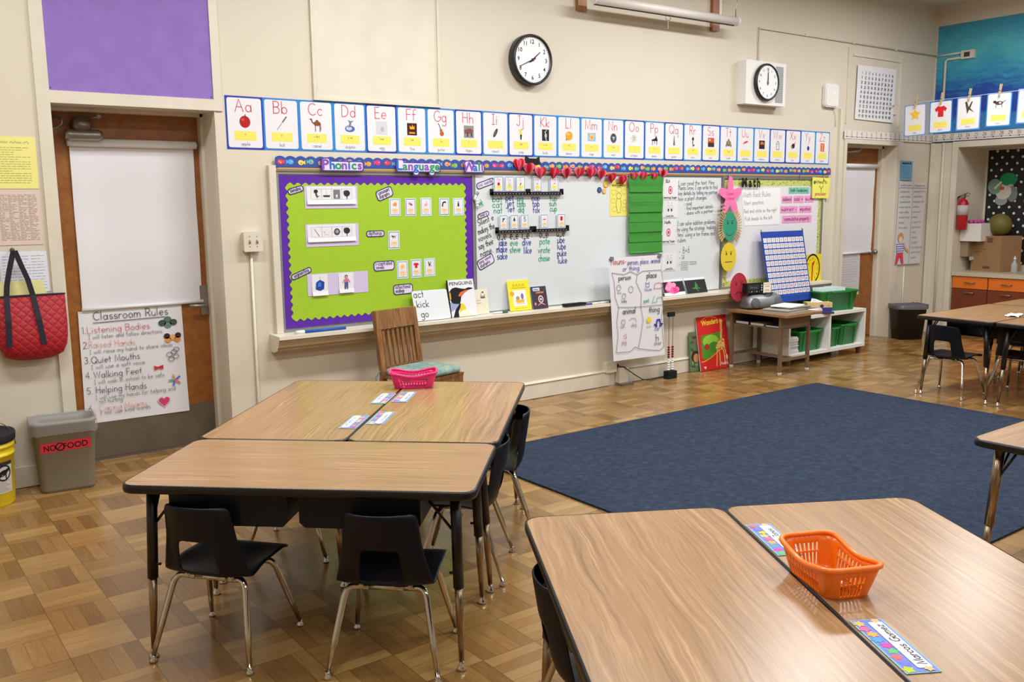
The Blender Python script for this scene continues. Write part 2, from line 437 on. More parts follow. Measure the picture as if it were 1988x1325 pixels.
# ------------------------------------------------------------------ hand-printed lettering
def _A(cx, cy, rx, ry, a0, a1, n=None):
    n = n or max(3, int(abs(a1 - a0) / 30))
    return [(cx + rx * math.cos(math.radians(a0 + (a1 - a0) * i / n)), cy + ry * math.sin(math.radians(a0 + (a1 - a0) * i / n))) for i in range(n + 1)]
_O = lambda cx: _A(cx, .27, .23, .27, 0, 360, 12)
GL = {
 'a': (.58, [_O(.25), [(.48, .54), (.48, 0)]]), 'b': (.56, [[(.03, 1), (.03, 0)], _O(.27)]),
 'c': (.5, [_A(.27, .27, .24, .27, 45, 315)]), 'd': (.58, [_O(.25), [(.48, 1), (.48, 0)]]),
 'e': (.55, [[(.03, .28), (.49, .28)] + _A(.26, .27, .23, .27, 0, 310)]),
 'f': (.4, [_A(.28, .82, .16, .18, 40, 180) + [(.12, 0)], [(0, .54), (.34, .54)]]),
 'g': (.56, [_O(.25), [(.48, .54), (.48, -.2)] + _A(.25, -.2, .23, .2, 0, -150)]),
 'h': (.54, [[(.03, 1), (.03, 0)], [(.03, .3)] + _A(.24, .3, .2, .24, 170, 0) + [(.44, 0)]]),
 'i': (.2, [[(.06, .54), (.06, 0)], [(.06, .72), (.06, .78)]]),
 'j': (.3, [[(.2, .54), (.2, -.2)] + _A(.04, -.2, .16, .18, 0, -130), [(.2, .72), (.2, .78)]]),
 'k': (.5, [[(.03, 1), (.03, 0)], [(.42, .54), (.05, .22), (.44, 0)]]),
 'l': (.2, [[(.06, 1), (.06, 0)]]),
 'm': (.82, [[(.03, .54), (.03, 0)], [(.03, .34)] + _A(.2, .36, .17, .18, 170, 0) + [(.37, 0)], [(.37, .34)] + _A(.55, .36, .18, .18, 170, 0) + [(.73, 0)]]),
 'n': (.54, [[(.03, .54), (.03, 0)], [(.03, .3)] + _A(.24, .3, .2, .24, 170, 0) + [(.44, 0)]]),
 'o': (.56, [_O(.26)]), 'p': (.56, [[(.03, .54), (.03, -.4)], _O(.27)]),
 'q': (.58, [_O(.25), [(.48, .54), (.48, -.38), (.58, -.3)]]),
 'r': (.38, [[(.03, .54), (.03, 0)], [(.03, .3)] + _A(.22, .34, .19, .2, 170, 50)]),
 's': (.45, [_A(.22, .4, .17, .14, 40, 270) + _A(.22, .13, .18, .135, 90, -150)]),
 't': (.36, [[(.16, .88), (.16, 0)], [(0, .54), (.32, .54)]]),
 'u': (.54, [[(.03, .54)] + _A(.24, .22, .21, .22, 180, 350) + [(.45, .54), (.45, 0)]]),
 'v': (.46, [[(0, .54), (.21, 0), (.42, .54)]]), 'w': (.7, [[(0, .54), (.16, 0), (.33, .5), (.5, 0), (.66, .54)]]),
 'x': (.46, [[(0, .54), (.42, 0)], [(.42, .54), (0, 0)]]), 'y': (.46, [[(0, .54), (.22, .02)], [(.43, .54), (.08, -.4)]]),
 'z': (.46, [[(0, .54), (.42, .54), (0, 0), (.42, 0)]]),
 'A': (.78, [[(0, 0), (.35, 1), (.7, 0)], [(.13, .37), (.57, .37)]]),
 'B': (.62, [[(.03, 0), (.03, 1), (.25, 1)] + _A(.28, .76, .24, .24, 90, -90) + [(.03, .52)], [(.28, .52)] + _A(.28, .26, .28, .26, 90, -90) + [(.03, 0)]]),
 'C': (.74, [_A(.42, .5, .4, .5, 50, 310)]), 'D': (.72, [[(.03, 0), (.03, 1), (.2, 1)] + _A(.2, .5, .44, .5, 90, -90) + [(.03, 0)]]),
 'E': (.56, [[(.48, 1), (.03, 1), (.03, 0), (.5, 0)], [(.03, .52), (.42, .52)]]), 'F': (.54, [[(.48, 1), (.03, 1), (.03, 0)], [(.03, .52), (.42, .52)]]),
 'G': (.78, [_A(.42, .5, .4, .5, 50, 350) + [(.78, .44), (.48, .44)]]), 'H': (.68, [[(.03, 1), (.03, 0)], [(.58, 1), (.58, 0)], [(.03, .52), (.58, .52)]]),
 'I': (.36, [[(.15, 1), (.15, 0)], [(0, 1), (.3, 1)], [(0, 0), (.3, 0)]]), 'J': (.5, [[(.36, 1), (.36, .2)] + _A(.18, .2, .18, .2, 0, -170), [(.14, 1), (.5, 1)]]),
 'K': (.6, [[(.03, 1), (.03, 0)], [(.52, 1), (.03, .45), (.55, 0)]]), 'L': (.52, [[(.03, 1), (.03, 0), (.45, 0)]]),
 'M': (.86, [[(.03, 0), (.08, 1), (.4, .1), (.72, 1), (.77, 0)]]), 'N': (.7, [[(.03, 0), (.03, 1), (.6, 0), (.6, 1)]]),
 'O': (.86, [_A(.41, .5, .39, .5, 90, 450, 16)]), 'P': (.58, [[(.03, 0), (.03, 1), (.25, 1)] + _A(.26, .73, .26, .27, 90, -90) + [(.03, .46)]]),
 'Q': (.86, [_A(.41, .5, .39, .5, 90, 450, 16), [(.5, .28), (.8, -.04)]]), 'R': (.6, [[(.03, 0), (.03, 1), (.25, 1)] + _A(.26, .74, .26, .26, 90, -90) + [(.03, .48)], [(.26, .48), (.54, 0)]]),
 'S': (.58, [_A(.27, .75, .23, .25, 35, 270) + _A(.27, .25, .25, .25, 90, -150)]), 'T': (.62, [[(.3, 1), (.3, 0)], [(0, 1), (.6, 1)]]),
 'U': (.68, [[(.03, 1)] + _A(.31, .3, .28, .3, 180, 360) + [(.59, 1)]]), 'V': (.68, [[(0, 1), (.32, 0), (.64, 1)]]),
 'W': (.96, [[(0, 1), (.22, 0), (.45, .95), (.68, 0), (.9, 1)]]), 'X': (.64, [[(0, 1), (.58, 0)], [(.58, 1), (0, 0)]]),
 'Y': (.62, [[(0, 1), (.28, .5), (.56, 1)], [(.28, .5), (.28, 0)]]), 'Z': (.62, [[(0, 1), (.56, 1), (0, 0), (.56, 0)]]),
 '0': (.56, [_A(.25, .5, .23, .5, 90, 450, 12)]), '1': (.28, [[(.03, .82), (.15, 1), (.15, 0)]]), '2': (.54, [_A(.24, .74, .22, .26, 160, -40) + [(0, 0), (.48, 0)]]),
 '3': (.52, [_A(.22, .75, .21, .25, 140, -90), _A(.22, .26, .24, .26, 90, -140)]), '4': (.56, [[(.38, 0), (.38, 1), (0, .34), (.5, .34)]]),
 '5': (.52, [[(.44, 1), (.08, 1), (.05, .56)] + _A(.22, .31, .24, .31, 120, -140)]), '6': (.54, [[(.38, 1), (.06, .42)] + _A(.25, .28, .22, .28, 150, 510)]),
 '7': (.5, [[(0, 1), (.46, 1), (.14, 0)]]), '8': (.54, [_A(.24, .76, .19, .24, -90, 270, 10), _A(.24, .26, .23, .26, 90, 450, 10)]),
 '9': (.54, [_A(.25, .7, .22, .29, 20, 380), [(.46, .7), (.32, 0)]]),
 '.': (.2, [[(.06, 0), (.1, .03)]]), ',': (.2, [[(.1, .04), (.03, -.14)]]), '-': (.4, [[(.05, .34), (.33, .34)]]), "'": (.16, [[(.06, 1), (.05, .84)]]),
 ':': (.2, [[(.07, .05), (.07, .1)], [(.07, .42), (.07, .47)]]), '+': (.56, [[(.25, .1), (.25, .64)], [(0, .36), (.5, .36)]]), '_': (.5, [[(.03, 0), (.46, 0)]]),
 '"': (.24, [[(.04, 1), (.04, .84)], [(.15, 1), (.15, .84)]]), ' ': (.36, []), '/': (.4, [[(0, 0), (.36, 1)]]), '=': (.56, [[(0, .46), (.5, .46)], [(0, .22), (.5, .22)]]),
}
def text_w(t, size, sp=0.1):
    return sum((GL[c][0] + sp) * size for c in t)
def hand(mb, t, x, y, size, m, w=None, h=0.0, ang=0.0, sp=0.1, width=None, align='l', slant=0.0):
    """print t with baseline start (x, y), cap height size; width squeezes it to a length"""
    w = w or size * 0.1
    tw = text_w(t, size, sp)
    kx = width / tw if width else 1.0
    if align == 'c': x0 = -tw * kx / 2
    else: x0 = 0.0
    ca, sa = math.cos(ang), math.sin(ang)
    for c in t:
        adv, strokes = GL[c]
        for st in strokes:
            pts = []
            for px, py in st:
                a = x0 + (px + slant * py) * size * kx; b = py * size
                pts.append((x + a * ca - b * sa, y + a * sa + b * ca))
            mb.ribbon(pts, w, m, h)
        x0 += (adv + sp) * size * kx
_tc = {}
def font(mb, t, x, y, size, m, h=0.0, offset=0.0, align='c', sx=1.0, ang=0.0, thick=0.0, width=None):
    """set t in a plain sans type, cap height about size"""
    key = (t, offset)
    if key not in _tc:
        cu = bpy.data.curves.new('type', 'FONT'); cu.body = t; cu.size = 1.0; cu.offset = offset; cu.resolution_u = 3
        o = bpy.data.objects.new('type', cu); COL.objects.link(o)
        dg = bpy.context.evaluated_depsgraph_get()
        me = o.evaluated_get(dg).to_mesh()
        vs_ = [tuple(v.co) for v in me.vertices]; fs_ = [tuple(p.vertices) for p in me.polygons]
        o.evaluated_get(dg).to_mesh_clear()
        bpy.data.objects.remove(o); bpy.data.curves.remove(cu)
        _tc[key] = (vs_, fs_)
    vs_, fs_ = _tc[key]
    if not vs_: return
    k = size / 0.73
    xs = [v[0] for v in vs_]; x0, x1 = min(xs), max(xs)
    kx = k * sx if not width else width / (x1 - x0)
    ox = {'c': (x0 + x1) / 2, 'l': x0, 'r': x1}[align]
    ca, sa = math.cos(ang), math.sin(ang)
    idx = []
    for v in vs_:
        a, b = (v[0] - ox) * kx, v[1] * k
        idx.append(mb.pt((x + a * ca - b * sa, y + a * sa + b * ca, h)))
    for f in fs_: mb.face([idx[i] for i in f], m)
def rrect(x0, y0, x1, y1, r, n=4):
    pts = []
    for cx, cy, a in ((x1 - r, y0 + r, -90), (x1 - r, y1 - r, 0), (x0 + r, y1 - r, 90), (x0 + r, y0 + r, 180)):
        pts += [(cx + r * math.cos(math.radians(a + 90 * i / n)), cy + r * math.sin(math.radians(a + 90 * i / n))) for i in range(n + 1)]
    return pts
def star(cx, cy, R, r, n=5, a=90):
    return [(cx + (R if i % 2 == 0 else r) * math.cos(math.radians(a + 180 * i / n)), cy + (R if i % 2 == 0 else r) * math.sin(math.radians(a + 180 * i / n))) for i in range(2 * n)]
def heart(cx, cy, s, n=24):
    o = []
    for i in range(n):
        t = 2 * PI * i / n
        o.append((cx + s * 16 * math.sin(t) ** 3 / 17, cy + s * (13 * math.cos(t) - 5 * math.cos(2 * t) - 2 * math.cos(3 * t) - math.cos(4 * t)) / 17))
    return o
def el(cx, cy, rx, ry, n=16, a0=0):
    c0, s0 = math.cos(a0), math.sin(a0)
    o = []
    for k in range(n):
        a, b = rx * math.cos(2 * PI * k / n), ry * math.sin(2 * PI * k / n)
        o.append((cx + a * c0 - b * s0, cy + a * s0 + b * c0))
    return o

def scrawl(b, x0, x1, y, size, m, w, h, seed=0):
    """illegible joined-up line, for writing too small to read"""
    rd = random.Random(seed); x = x0
    while x < x1 - size * .5:
        e = min(x1, x + size * rd.uniform(2.2, 4.5)); n = max(4, int((e - x) / (size * .16))); ph = rd.uniform(0, 6)
        b.ribbon([(x + (e - x) * i / n, y + size * (.28 + .24 * math.sin(ph + i * 1.9) + (.3 if rd.random() < .14 else 0))) for i in range(n + 1)], w, m, h)
        x = e + size * .45

# ================================================================== SETTING
b = MB(); b.box(-2.5, -9.0, -0.1, 11.3, 0.4, 0.0, PARQUET); struct('floor', b, 'parquet floor of oak squares, reflection tones painted light and dark')
b = MB(); b.box(-2.5, -9.0, 3.71, 11.3, 0.4, 3.8, CEIL); struct('ceiling', b, 'plain pale ceiling')
WF = FW(0, 0)
H = 3.71
LD0, LD1, RD0, RD1 = 1.06, 1.985, 8.67, 9.628
b = MB(); b.M = WF
b.box(-2.5, 0, -0.36, LD0, H, 0, WALL); b.box(LD0, 2.16, -0.36, LD1, H, 0, WALL); b.box(LD1, 0, -0.36, RD0, H, 0, WALL)
b.box(RD0, 2.157, -0.36, RD1, H, 0, WALL); b.box(RD1, 0, -0.36, 10.7, H, 0, WALL)
struct('wall_front', b, 'cream front wall with the boards and two recessed doorways')
b = MB(); b.box(-2.6, -9, 0, -2.5, 0.4, H, WALL); struct('wall_left', b)
b = MB(); b.box(-2.6, -9.1, 0, 11.3, -9.0, H, WALL); struct('wall_back', b)
RY0, RY1, RX = -0.335, -3.4, 11.0
b = MB()
b.box(10.35, RY0, 0, 11.2, 0, H, WALL); b.box(10.35, RY1, 2.14, 11.2, RY0, H, WALL); b.box(10.35, -9, 0, 11.2, RY1, H, WALL)
b.box(RX, RY1, 0, 11.2, RY0, 2.14, WALL)
struct('wall_right', b, 'cream right wall with a deep counter recess')
# recess casing
b = MB(); b.M = RW(0, 0)
b.box(0.27, 0, 0, 0.335, 2.205, 0.018, TRIM); b.box(0.335, 2.14, 0, 3.4, 2.205, 0.018, TRIM)
struct('trim_1', b, 'cream casing round the counter recess')
b = MB(); b.M = RW(0, 0); b.box(0.02, 0, 0, 0.055, 2.2, 0.03, TRIM); struct('trim_2', b, 'cream corner moulding')
# left doorway casing, jamb stops and transom frame
b = MB(); b.M = WF
b.box(0.99, 0, 0, LD0, H, 0.014, TRIM); b.box(LD0, 2.16, 0, 1.977, 2.228, 0.012, TRIM); b.box(1.977, 2.16, 0, 2.03, H, 0.012, TRIM)
for x0, x1 in ((LD0, LD0 + 0.018), (LD1 - 0.018, LD1)): b.box(x0, 0, -0.3, x1, 2.16, -0.24, TRIM)
b.box(LD0, 2.142, -0.3, LD1, 2.16, -0.24, TRIM)
b.box(LD1 - 0.006, 0, -0.05, LD1, 2.16, 0.004, TRIM)
struct('trim_3', b, 'cream casing and stops of the left doorway')
b = MB(); b.M = WF
b.box(8.62, 0, 0, RD0, 2.215, 0.014, TRIM); b.box(RD1, 0, 0, 9.74, 2.215, 0.014, TRIM); b.box(RD0, 2.157, 0, RD1, 2.215, 0.014, TRIM)
b.box(8.50, 0, 0, 8.545, 2.5, 0.035, TRIM)
for x0, x1 in ((RD0, RD0 + 0.03), (RD1 - 0.03, RD1)): b.box(x0, 0, -0.2, x1, 2.157, -0.15, TRIM)
b.box(RD0, 2.13, -0.2, RD1, 2.157, -0.15, TRIM)
struct('trim_4', b, 'cream casing and stops of the right doorway')
# panel mouldings
b = MB(); b.M = WF
def frame(b, x0, z0, x1, z1, w, h, m):
    b.box(x0, z0, 0, x0 + w, z1, h, m); b.box(x1 - w, z0, 0, x1, z1, h, m); b.box(x0 + w, z0, 0, x1 - w, z0 + w, h, m); b.box(x0 + w, z1 - w, 0, x1 - w, z1, h, m)
frame(b, 2.64, 2.262, 3.625, 3.6, 0.02, 0.018, TRIM); b.box(2.66, 2.282, 0, 3.605, 3.58, 0.006, TRIM)
struct('trim_5', b, 'flat cream panel framed by thin moulding above the alphabet cards')
b = MB(); b.M = WF
b.box(8.63, 2.36, 0, 8.645, 3.13, 0.012, TRIM); b.box(9.63, 2.36, 0, 9.645, 3.13, 0.012, TRIM); b.box(8.72, 3.05, 0, 9.6, 3.075, 0.014, TRIM)
struct('trim_6', b, 'cream panel over the right door')
b = MB(); b.M = WF
for x0, x1 in ((2.03, 5.28), (5.44, 8.5)):
    b.prism(((x0, 0.004), (x1, 0.004), (x1, 0.122), (x0, 0.122)), 0, 0.018, TRIM)
    b.hull8(((x0, 0.128, 0), (x1, 0.128, 0), (x1, 0.128, 0.026), (x0, 0.128, 0.026)), ((x0, 0.142, 0), (x1, 0.142, 0), (x1, 0.142, 0.012), (x0, 0.142, 0.012)), TRIM)
b.box(9.74, 0.004, 0, 10.35, 0.122, 0.018, TRIM)
b.box(-2.5, 0.004, 0, 0.99, 0.122, 0.018, TRIM)
struct('baseboard_front', b, 'cream baseboard along the front wall')
# ---- left door
kick = mat('door_kick_plate', (122, 114, 100), 0.35, 0.55, noise=0.12, nscale=8)
b = MB(); b.M = WF; b.box(LD0, 0.014, -0.345, LD1, 2.142, -0.30, DOORW)
d1 = struct('door_1', b, 'brown wooden door with white shade and rules poster')
b = MB(); b.M = WF; b.box(LD0 + 0.02, 0.02, -0.30, LD1 - 0.02, 0.285, -0.297, kick); b.build('kick_plate', d1)['label'] = 'worn grey metal kick plate'
b = MB(); b.M = WF
b.box(1.915, 0.87, -0.30, 1.968, 1.065, -0.288, STEEL)
b.tube(((1.942, 0.938, -0.29), (1.942, 0.938, -0.245), (1.925, 0.938, -0.238), (1.825, 0.94, -0.238)), 0.011, STEEL)
b.build('lever_handle', d1)['label'] = 'steel lever handle on a tall plate'
cl = mat('closer_metal', (120, 110, 98), 0.35, 0.8)
b = MB(); b.M = WF
b.tube(((1.165, 2.005, -0.225), (1.185, 2.005, -0.225), (1.35, 2.005, -0.225), (1.37, 2.005, -0.225)), (0.027, 0.033, 0.033, 0.027), STEEL, 14)
b.lathe(((0.056, -0.30), (0.056, -0.235), (0.045, -0.215), (0.0, -0.21)), cl, 20, (1.265, 2.062, 0))
b.box(1.235, 1.985, -0.30, 1.295, 2.08, -0.22, cl)
b.build('closer_body', d1)
b = MB(); b.M = WF
b.tube(((1.25, 2.09, -0.25), (1.33, 2.105, -0.2), (1.345, 2.11, -0.16)), 0.008, STEEL, 8)
b.tube(((1.07, 2.1, -0.26), (1.13, 2.11, -0.24), (1.155, 2.09, -0.2), (1.15, 2.06, -0.2), (1.12, 2.04, -0.2), (1.07, 2.035, -0.22)), 0.009, cl, 8)
b.lathe(((0.014, -0.2), (0.014, -0.14), (0.0, -0.14)), STEEL, 12, (1.345, 2.112, 0))
b.build('closer_arm', d1)
# ---- right door
b = MB(); b.M = WF; b.box(RD0, 0.014, -0.25, RD1, 2.142, -0.20, DOORW)
d2 = struct('door_2', b, 'brown wooden door beside the corner with white shade')
b = MB(); b.M = WF
b.lathe(((0.03, -0.2), (0.03, -0.19), (0.012, -0.185), (0.012, -0.16), (0.028, -0.15), (0.03, -0.13), (0.018, -0.115), (0, -0.113)), STEEL, 16, (9.535, 0.975, 0))
b.build('door_knob', d2)
b = MB(); b.M = WF
b.box(8.70, 1.985, -0.2, 8.86, 2.06, -0.14, cl); b.tube(((8.76, 2.07, -0.15), (9.0, 2.085, -0.05), (9.2, 2.12, -0.16)), 0.01, STEEL, 8)
b.build('door_closer', d2)

# purple paper over the transom
b = MB(); b.box(-0.457, 0, 0, 0.457, 1.2, 0.004, LILAC)
for px in (-0.45, 0.445): b.disc(px, 0.012, 0.005, 0.005, ink((90, 70, 120)), 0.0045, 8)
tag(b.build('lilac_sheet', None, FW(1.519, 2.229, -0.001)), 'large lilac paper sheet covering the transom above the left door', 'paper')

def shade(name, label, x0, x1, z0, z1, y):
    t = thing(name, label, 'shade', FW((x0 + x1) / 2, z1, y))
    w = (x1 - x0) / 2; h = z1 - z0
    b = MB(); b.tube(((-w, -0.02, 0.03), (w, -0.02, 0.03)), 0.024, WHITEP, 14); b.tube(((w, -0.02, 0.03), (w + 0.014, -0.02, 0.03)), 0.009, STEEL, 8); b.build('roller', t)
    b = MB(); n = 10
    a = []
    for i in range(n + 1):
        v = -0.02 - (h - 0.03) * i / n
        a.append((b.pt((-w + 0.012, v, 0.008 + 0.004 * math.sin(i * 1.1))), b.pt((w - 0.012, v, 0.008 + 0.004 * math.sin(i * 1.1 + 0.4)))))
    for p, q in zip(a, a[1:]): b.face((q[0], q[1], p[1], p[0]), WHITEP, True)
    b.build('blind_sheet', t)
    b = MB(); b.tube(((-w + 0.008, -h + 0.01, 0.012), (w - 0.008, -h + 0.01, 0.012)), 0.011, WHITEP, 10); b.build('bottom_rail', t)
shade('roller_shade', 'white roller shade pulled down on the left door', 1.185, 1.94, 0.952, 1.985, 0.297)
shade('roller_shade', 'white roller shade pulled down on the right door', 8.72, 9.545, 0.965, 1.955, 0.197)

# ================================================================== TABLES AND CHAIRS
TABLE_Z = 0.645
def make_table():
    t = thing('activity_table', '', 'table', None, 'activity tables')
    hx, hy = 0.61, 0.305
    out = rrect(-hx, -hy, hx, hy, 0.05, 6)
    inn = rrect(-hx + 0.002, -hy + 0.002, hx - 0.002, hy - 0.002, 0.049, 6)
    b = MB(); b.prism(inn, TABLE_Z - 0.026, TABLE_Z, LAMINATE, LAMINATE); b.build('tabletop', t)
    b = MB()
    prof = ((0.0, -0.030), (0.003, -0.028), (0.0045, -0.022), (0.0045, -0.008), (0.003, -0.001), (-0.002, 0.0008))
    rings = []
    for e, dz in prof:
        rings.append([b.pt((p[0] + e * (1 if p[0] > 0 else -1), p[1] + e * (1 if p[1] > 0 else -1), TABLE_Z + dz)) for p in out])
    n = len(out)
    for q, w in zip(rings, rings[1:]):
        for i in range(n): b.face((q[i], q[(i + 1) % n], w[(i + 1) % n], w[i]), BLACKP, True)
    b.face(rings[0][::-1], BLACKP)
    b.build('edge_band', t)['label'] = 'black plastic edge of the tabletop'
    for sx in (-1, 1):
        for sy in (-1, 1):
            x, y = sx * 0.535, sy * 0.225
            fx, fy = sx * 0.552, sy * 0.262
            g = lambda z: (x + (fx - x) * (1 - z / 0.617), y + (fy - y) * (1 - z / 0.617), z)
            b = MB(); b.tube((g(0.617), g(0.29)), 0.0185, SLEEVE, 14)
            b.box(x - 0.035, y - 0.035, 0.611, x + 0.035, y + 0.035, 0.618, SLEEVE)
            b.tube((g(0.34), (g(0.34)[0] - sx * 0.03, g(0.34)[1], 0.34)), 0.005, SLEEVE, 8)
            leg = b.build('leg', t)
            b = MB(); b.tube((g(0.30), g(0.2), g(0.03)), (0.0145, 0.0140, 0.009), DULLCH, 14); b.build('leg_insert', leg)['label'] = 'dull chrome lower tube'
            b = MB(); c = g(0.0); b.lathe(((0.016, 0.0), (0.018, 0.004), (0.016, 0.011), (0.008, 0.022), (0.008, 0.032)), CHROME, 14, (c[0], c[1], 0)); b.build('glide_foot', leg)
            b = MB(); k = g(0.47)
            b.tube((k, (x - sx * 0.11, y, 0.614)), 0.005, SLEEVE, 8); b.tube((k, (x, y - sy * 0.07, 0.614)), 0.005, SLEEVE, 8)
            b.build('brace', t)
    for sx in (-1, 1):
        b = MB()
        x0, x1 = (-0.452, -0.034) if sx < 0 else (0.006, 0.424)
        y0, y1 = -0.27, 0.13
        pr = [(x0, 0.618), (x0, 0.515), (x0 + 0.018, 0.497), (x1 - 0.018, 0.497), (x1, 0.515), (x1, 0.618)]
        a = [b.pt((p[0], y0, p[1])) for p in pr]; c = [b.pt((p[0], y1, p[1])) for p in pr]
        for i in range(5): b.face((a[i], c[i], c[i + 1], a[i + 1]), NAVY)
        b.face((c[0], c[1], c[2], c[3], c[4], c[5]), NAVY)
        b.face((a[5], a[4], a[3], a[2], a[1], a[0]), NAVY)
        b.build('book_box', t)['label'] = 'dark book box slung under the top'
    return t

def make_chair():
    t = thing('school_chair', '', 'chair', None, 'navy school chairs')
    # shell: rows run from the top of the back down and forward over the seat (+y is forward)
    rows = [(-0.196, 0.580, 0.106), (-0.1945, 0.571, 0.123), (-0.192, 0.55, 0.129), (-0.186, 0.515, 0.132), (-0.181, 0.482, 0.1345), (-0.177, 0.452, 0.138),
            (-0.173, 0.42, 0.142), (-0.168, 0.388, 0.147), (-0.161, 0.358, 0.152), (-0.148, 0.332, 0.156), (-0.125, 0.316, 0.159), (-0.095, 0.311, 0.161),
            (-0.05, 0.310, 0.164), (0.0, 0.312, 0.166), (0.05, 0.316, 0.168), (0.1, 0.322, 0.169), (0.145, 0.327, 0.168), (0.172, 0.325, 0.163), (0.186, 0.317, 0.154), (0.191, 0.306, 0.146)]
    nc = 11
    bm = bmesh.new()
    gr = []
    for i, (y, z, hw) in enumerate(rows):
        r = []
        for j in range(nc + 1):
            s = j / nc * 2 - 1
            e = abs(s) ** 3
            back = 1.0 if i <= 8 else max(0.0, 1 - (i - 8) / 4)
            lift = 0.0 if i < 11 else 0.026 * min(1.0, (i - 10) / 3) * (1.0 if i < 14 else max(0.0, 1 - (i - 13) / 4))
            flare = 0.014 * max(0.0, 1 - abs(i - 10) / 5)
            r.append(bm.verts.new((s * (hw + flare * abs(s)), y + 0.028 * e * back + 0.02 * (s * s) * back, z + lift * e * (1 - back) + (0.0 if i else -0.006 * e))))
        gr.append(r)
    for i in range(len(rows) - 1):
        for j in range(nc):
            if 5 <= i <= 8 and 3 <= j <= 7: continue
            bm.faces.new((gr[i][j], gr[i + 1][j], gr[i + 1][j + 1], gr[i][j + 1]))
    bmesh.ops.recalc_face_normals(bm, faces=bm.faces)
    me = bpy.data.meshes.new('seat_shell'); bm.to_mesh(me); bm.free()
    me.polygons.foreach_set('use_smooth', [True] * len(me.polygons))
    me.materials.append(NAVY)
    o = bpy.data.objects.new('seat_shell', me); COL.objects.link(o); o.parent = t
    md = o.modifiers.new('thickness', 'SOLIDIFY'); md.thickness = 0.009; md.offset = 0
    md = o.modifiers.new('round', 'SUBSURF'); md.levels = 1; md.render_levels = 1
    for sy in (-1, 1):
        for sx in (-1, 1):
            y0 = -0.09 if sy < 0 else 0.09
            top = (sx * 0.06, y0, 0.294)
            ft = Vector((sx * 0.188, sy * 0.184, 0.02))
            k = Vector((sx * 0.137, y0 + sy * 0.008, 0.294))
            pts = [top, (sx * 0.112, y0, 0.294)]
            for q in (0.25, 0.5, 0.75):
                p0, p1, p2 = Vector((sx * 0.112, y0, 0.294)), k, k + (ft - k) * 0.13
                pts.append((p0 * (1 - q) + p1 * q) * (1 - q) + (p1 * (1 - q) + p2 * q) * q)
            pts += [k + (ft - k) * 0.13, k + (ft - k) * 0.6, ft]
            b = MB(); b.tube(pts, [0.0118] * (len(pts) - 2) + [0.0112, 0.0082], CHROME, 12)
            leg = b.build('leg', t)
            b = MB(); b.lathe(((0.012, 0.0), (0.0145, 0.004), (0.013, 0.010), (0.0085, 0.018), (0.0085, 0.028)), CHROME, 14, (ft.x, ft.y, 0)); b.build('glide_foot', leg)
        b = MB(); b.tube(((-0.06, sy * 0.09, 0.294), (0.06, sy * 0.09, 0.294)), 0.0118, CHROME, 10); b.build('cross_tube', t)
    b = MB()
    for sx in (-1, 1): b.tube(((sx * 0.085, -0.11, 0.301), (sx * 0.085, 0.11, 0.301)), 0.008, CHROME, 8)
    b.build('seat_rail', t)
    return t

# near cluster: local axes u (along the front edge) and v (away from the camera)
AN = math.atan2(-0.678, 0.735)
def loc(O, ang, u, v):
    ca, sa = math.cos(ang), math.sin(ang)
    return O[0] + u * ca - v * sa, O[1] + u * sa + v * ca
table0 = make_table(); chair0 = make_chair()
_first = {'t': True, 'c': True}
def place(kind, src, x, y, rz, label):
    M = T(x, y, 0, rz)
    if _first[kind]:
        _first[kind] = False
        src.matrix_world = M; src['label'] = label
        return src
    return copy_tree(src, M, label)
O1 = (1.57, -2.465)
def tbl(O, ang, u, v, rot, label):
    x, y = loc(O, ang, u, v); return place('t', table0, x, y, ang + rot, label)
def chr_(O, ang, u, v, rot, label):
    x, y = loc(O, ang, u, v); return place('c', chair0, x, y, ang + rot, label)
tbl(O1, AN, 0, -0.31, 0, 'oak laminate table with two navy chairs facing the camera, front of the left cluster')
tbl(O1, AN, -0.309, 0.615, -PI / 2, 'oak laminate table behind the front one, its left edge toward the left door')
tbl(O1, AN, 0.309, 0.615, PI / 2, 'oak laminate table behind the front one, on the side of the blue rug')
A2 = math.atan2(-0.497, 0.868)
O2 = (2.12, -3.925)
tbl(O2, A2, -0.309, -0.61, -PI / 2, 'bare oak laminate table in the right foreground, left of the dark gap')
tbl(O2, A2, 0.309, -0.61, PI / 2, 'oak laminate table in the right foreground carrying the orange basket')
t6 = tbl((0, 0), 0, 3.515 + 0.61, -3.995 - 0.305, 0, 'table corner with chrome leg standing on the near end of the blue rug')
tbl((0, 0), 0, 6.955 + 0.61, -1.825 - 0.305, 0, 'far table by the orange cabinets, on the side of the black wastebasket')
tbl((0, 0), 0, 6.955 + 0.61, -2.44 - 0.305, 0, 'far table by the orange cabinets, half cut off by the right edge')
tbl((0, 0), 0, 8.18 + 0.308, -1.825 - 0.61, PI / 2, 'end table of the far group, closest to the orange drawers')
# chairs; a chair's own +y is its facing direction
C1 = math.atan2(0.63, 0.777) - PI / 2
place('c', chair0, 1.025, -2.578, C1, 'navy school chair tucked under the front table, left one with the gap showing floor')
C2 = math.atan2(0.735, 0.678) - PI / 2
place('c', chair0, 1.46, -3.025, C2, 'navy school chair tucked under the front table, right one beside the table leg')
chr_(O1, AN, 0.472, 0.865, PI / 2 + 0.22, 'navy school chair at the rug side of the left cluster, nearest the blue rug')
chr_(O1, AN, 0.43, 0.31, PI / 2, 'navy school chair at the rug side, half behind the front table corner')
chr_(O1, AN, -0.385, 0.50, -PI / 2, 'navy school chair under the left rear table, seen only through the front table legs')
chr_(O2, A2, -0.43, -0.275, -PI / 2, 'navy school chair at the bare right foreground table, back just showing past its edge')
chr_((0, 0), 0, 7.17, -2.03, -PI / 2, 'navy school chair under the far table, nearest the black wastebasket')
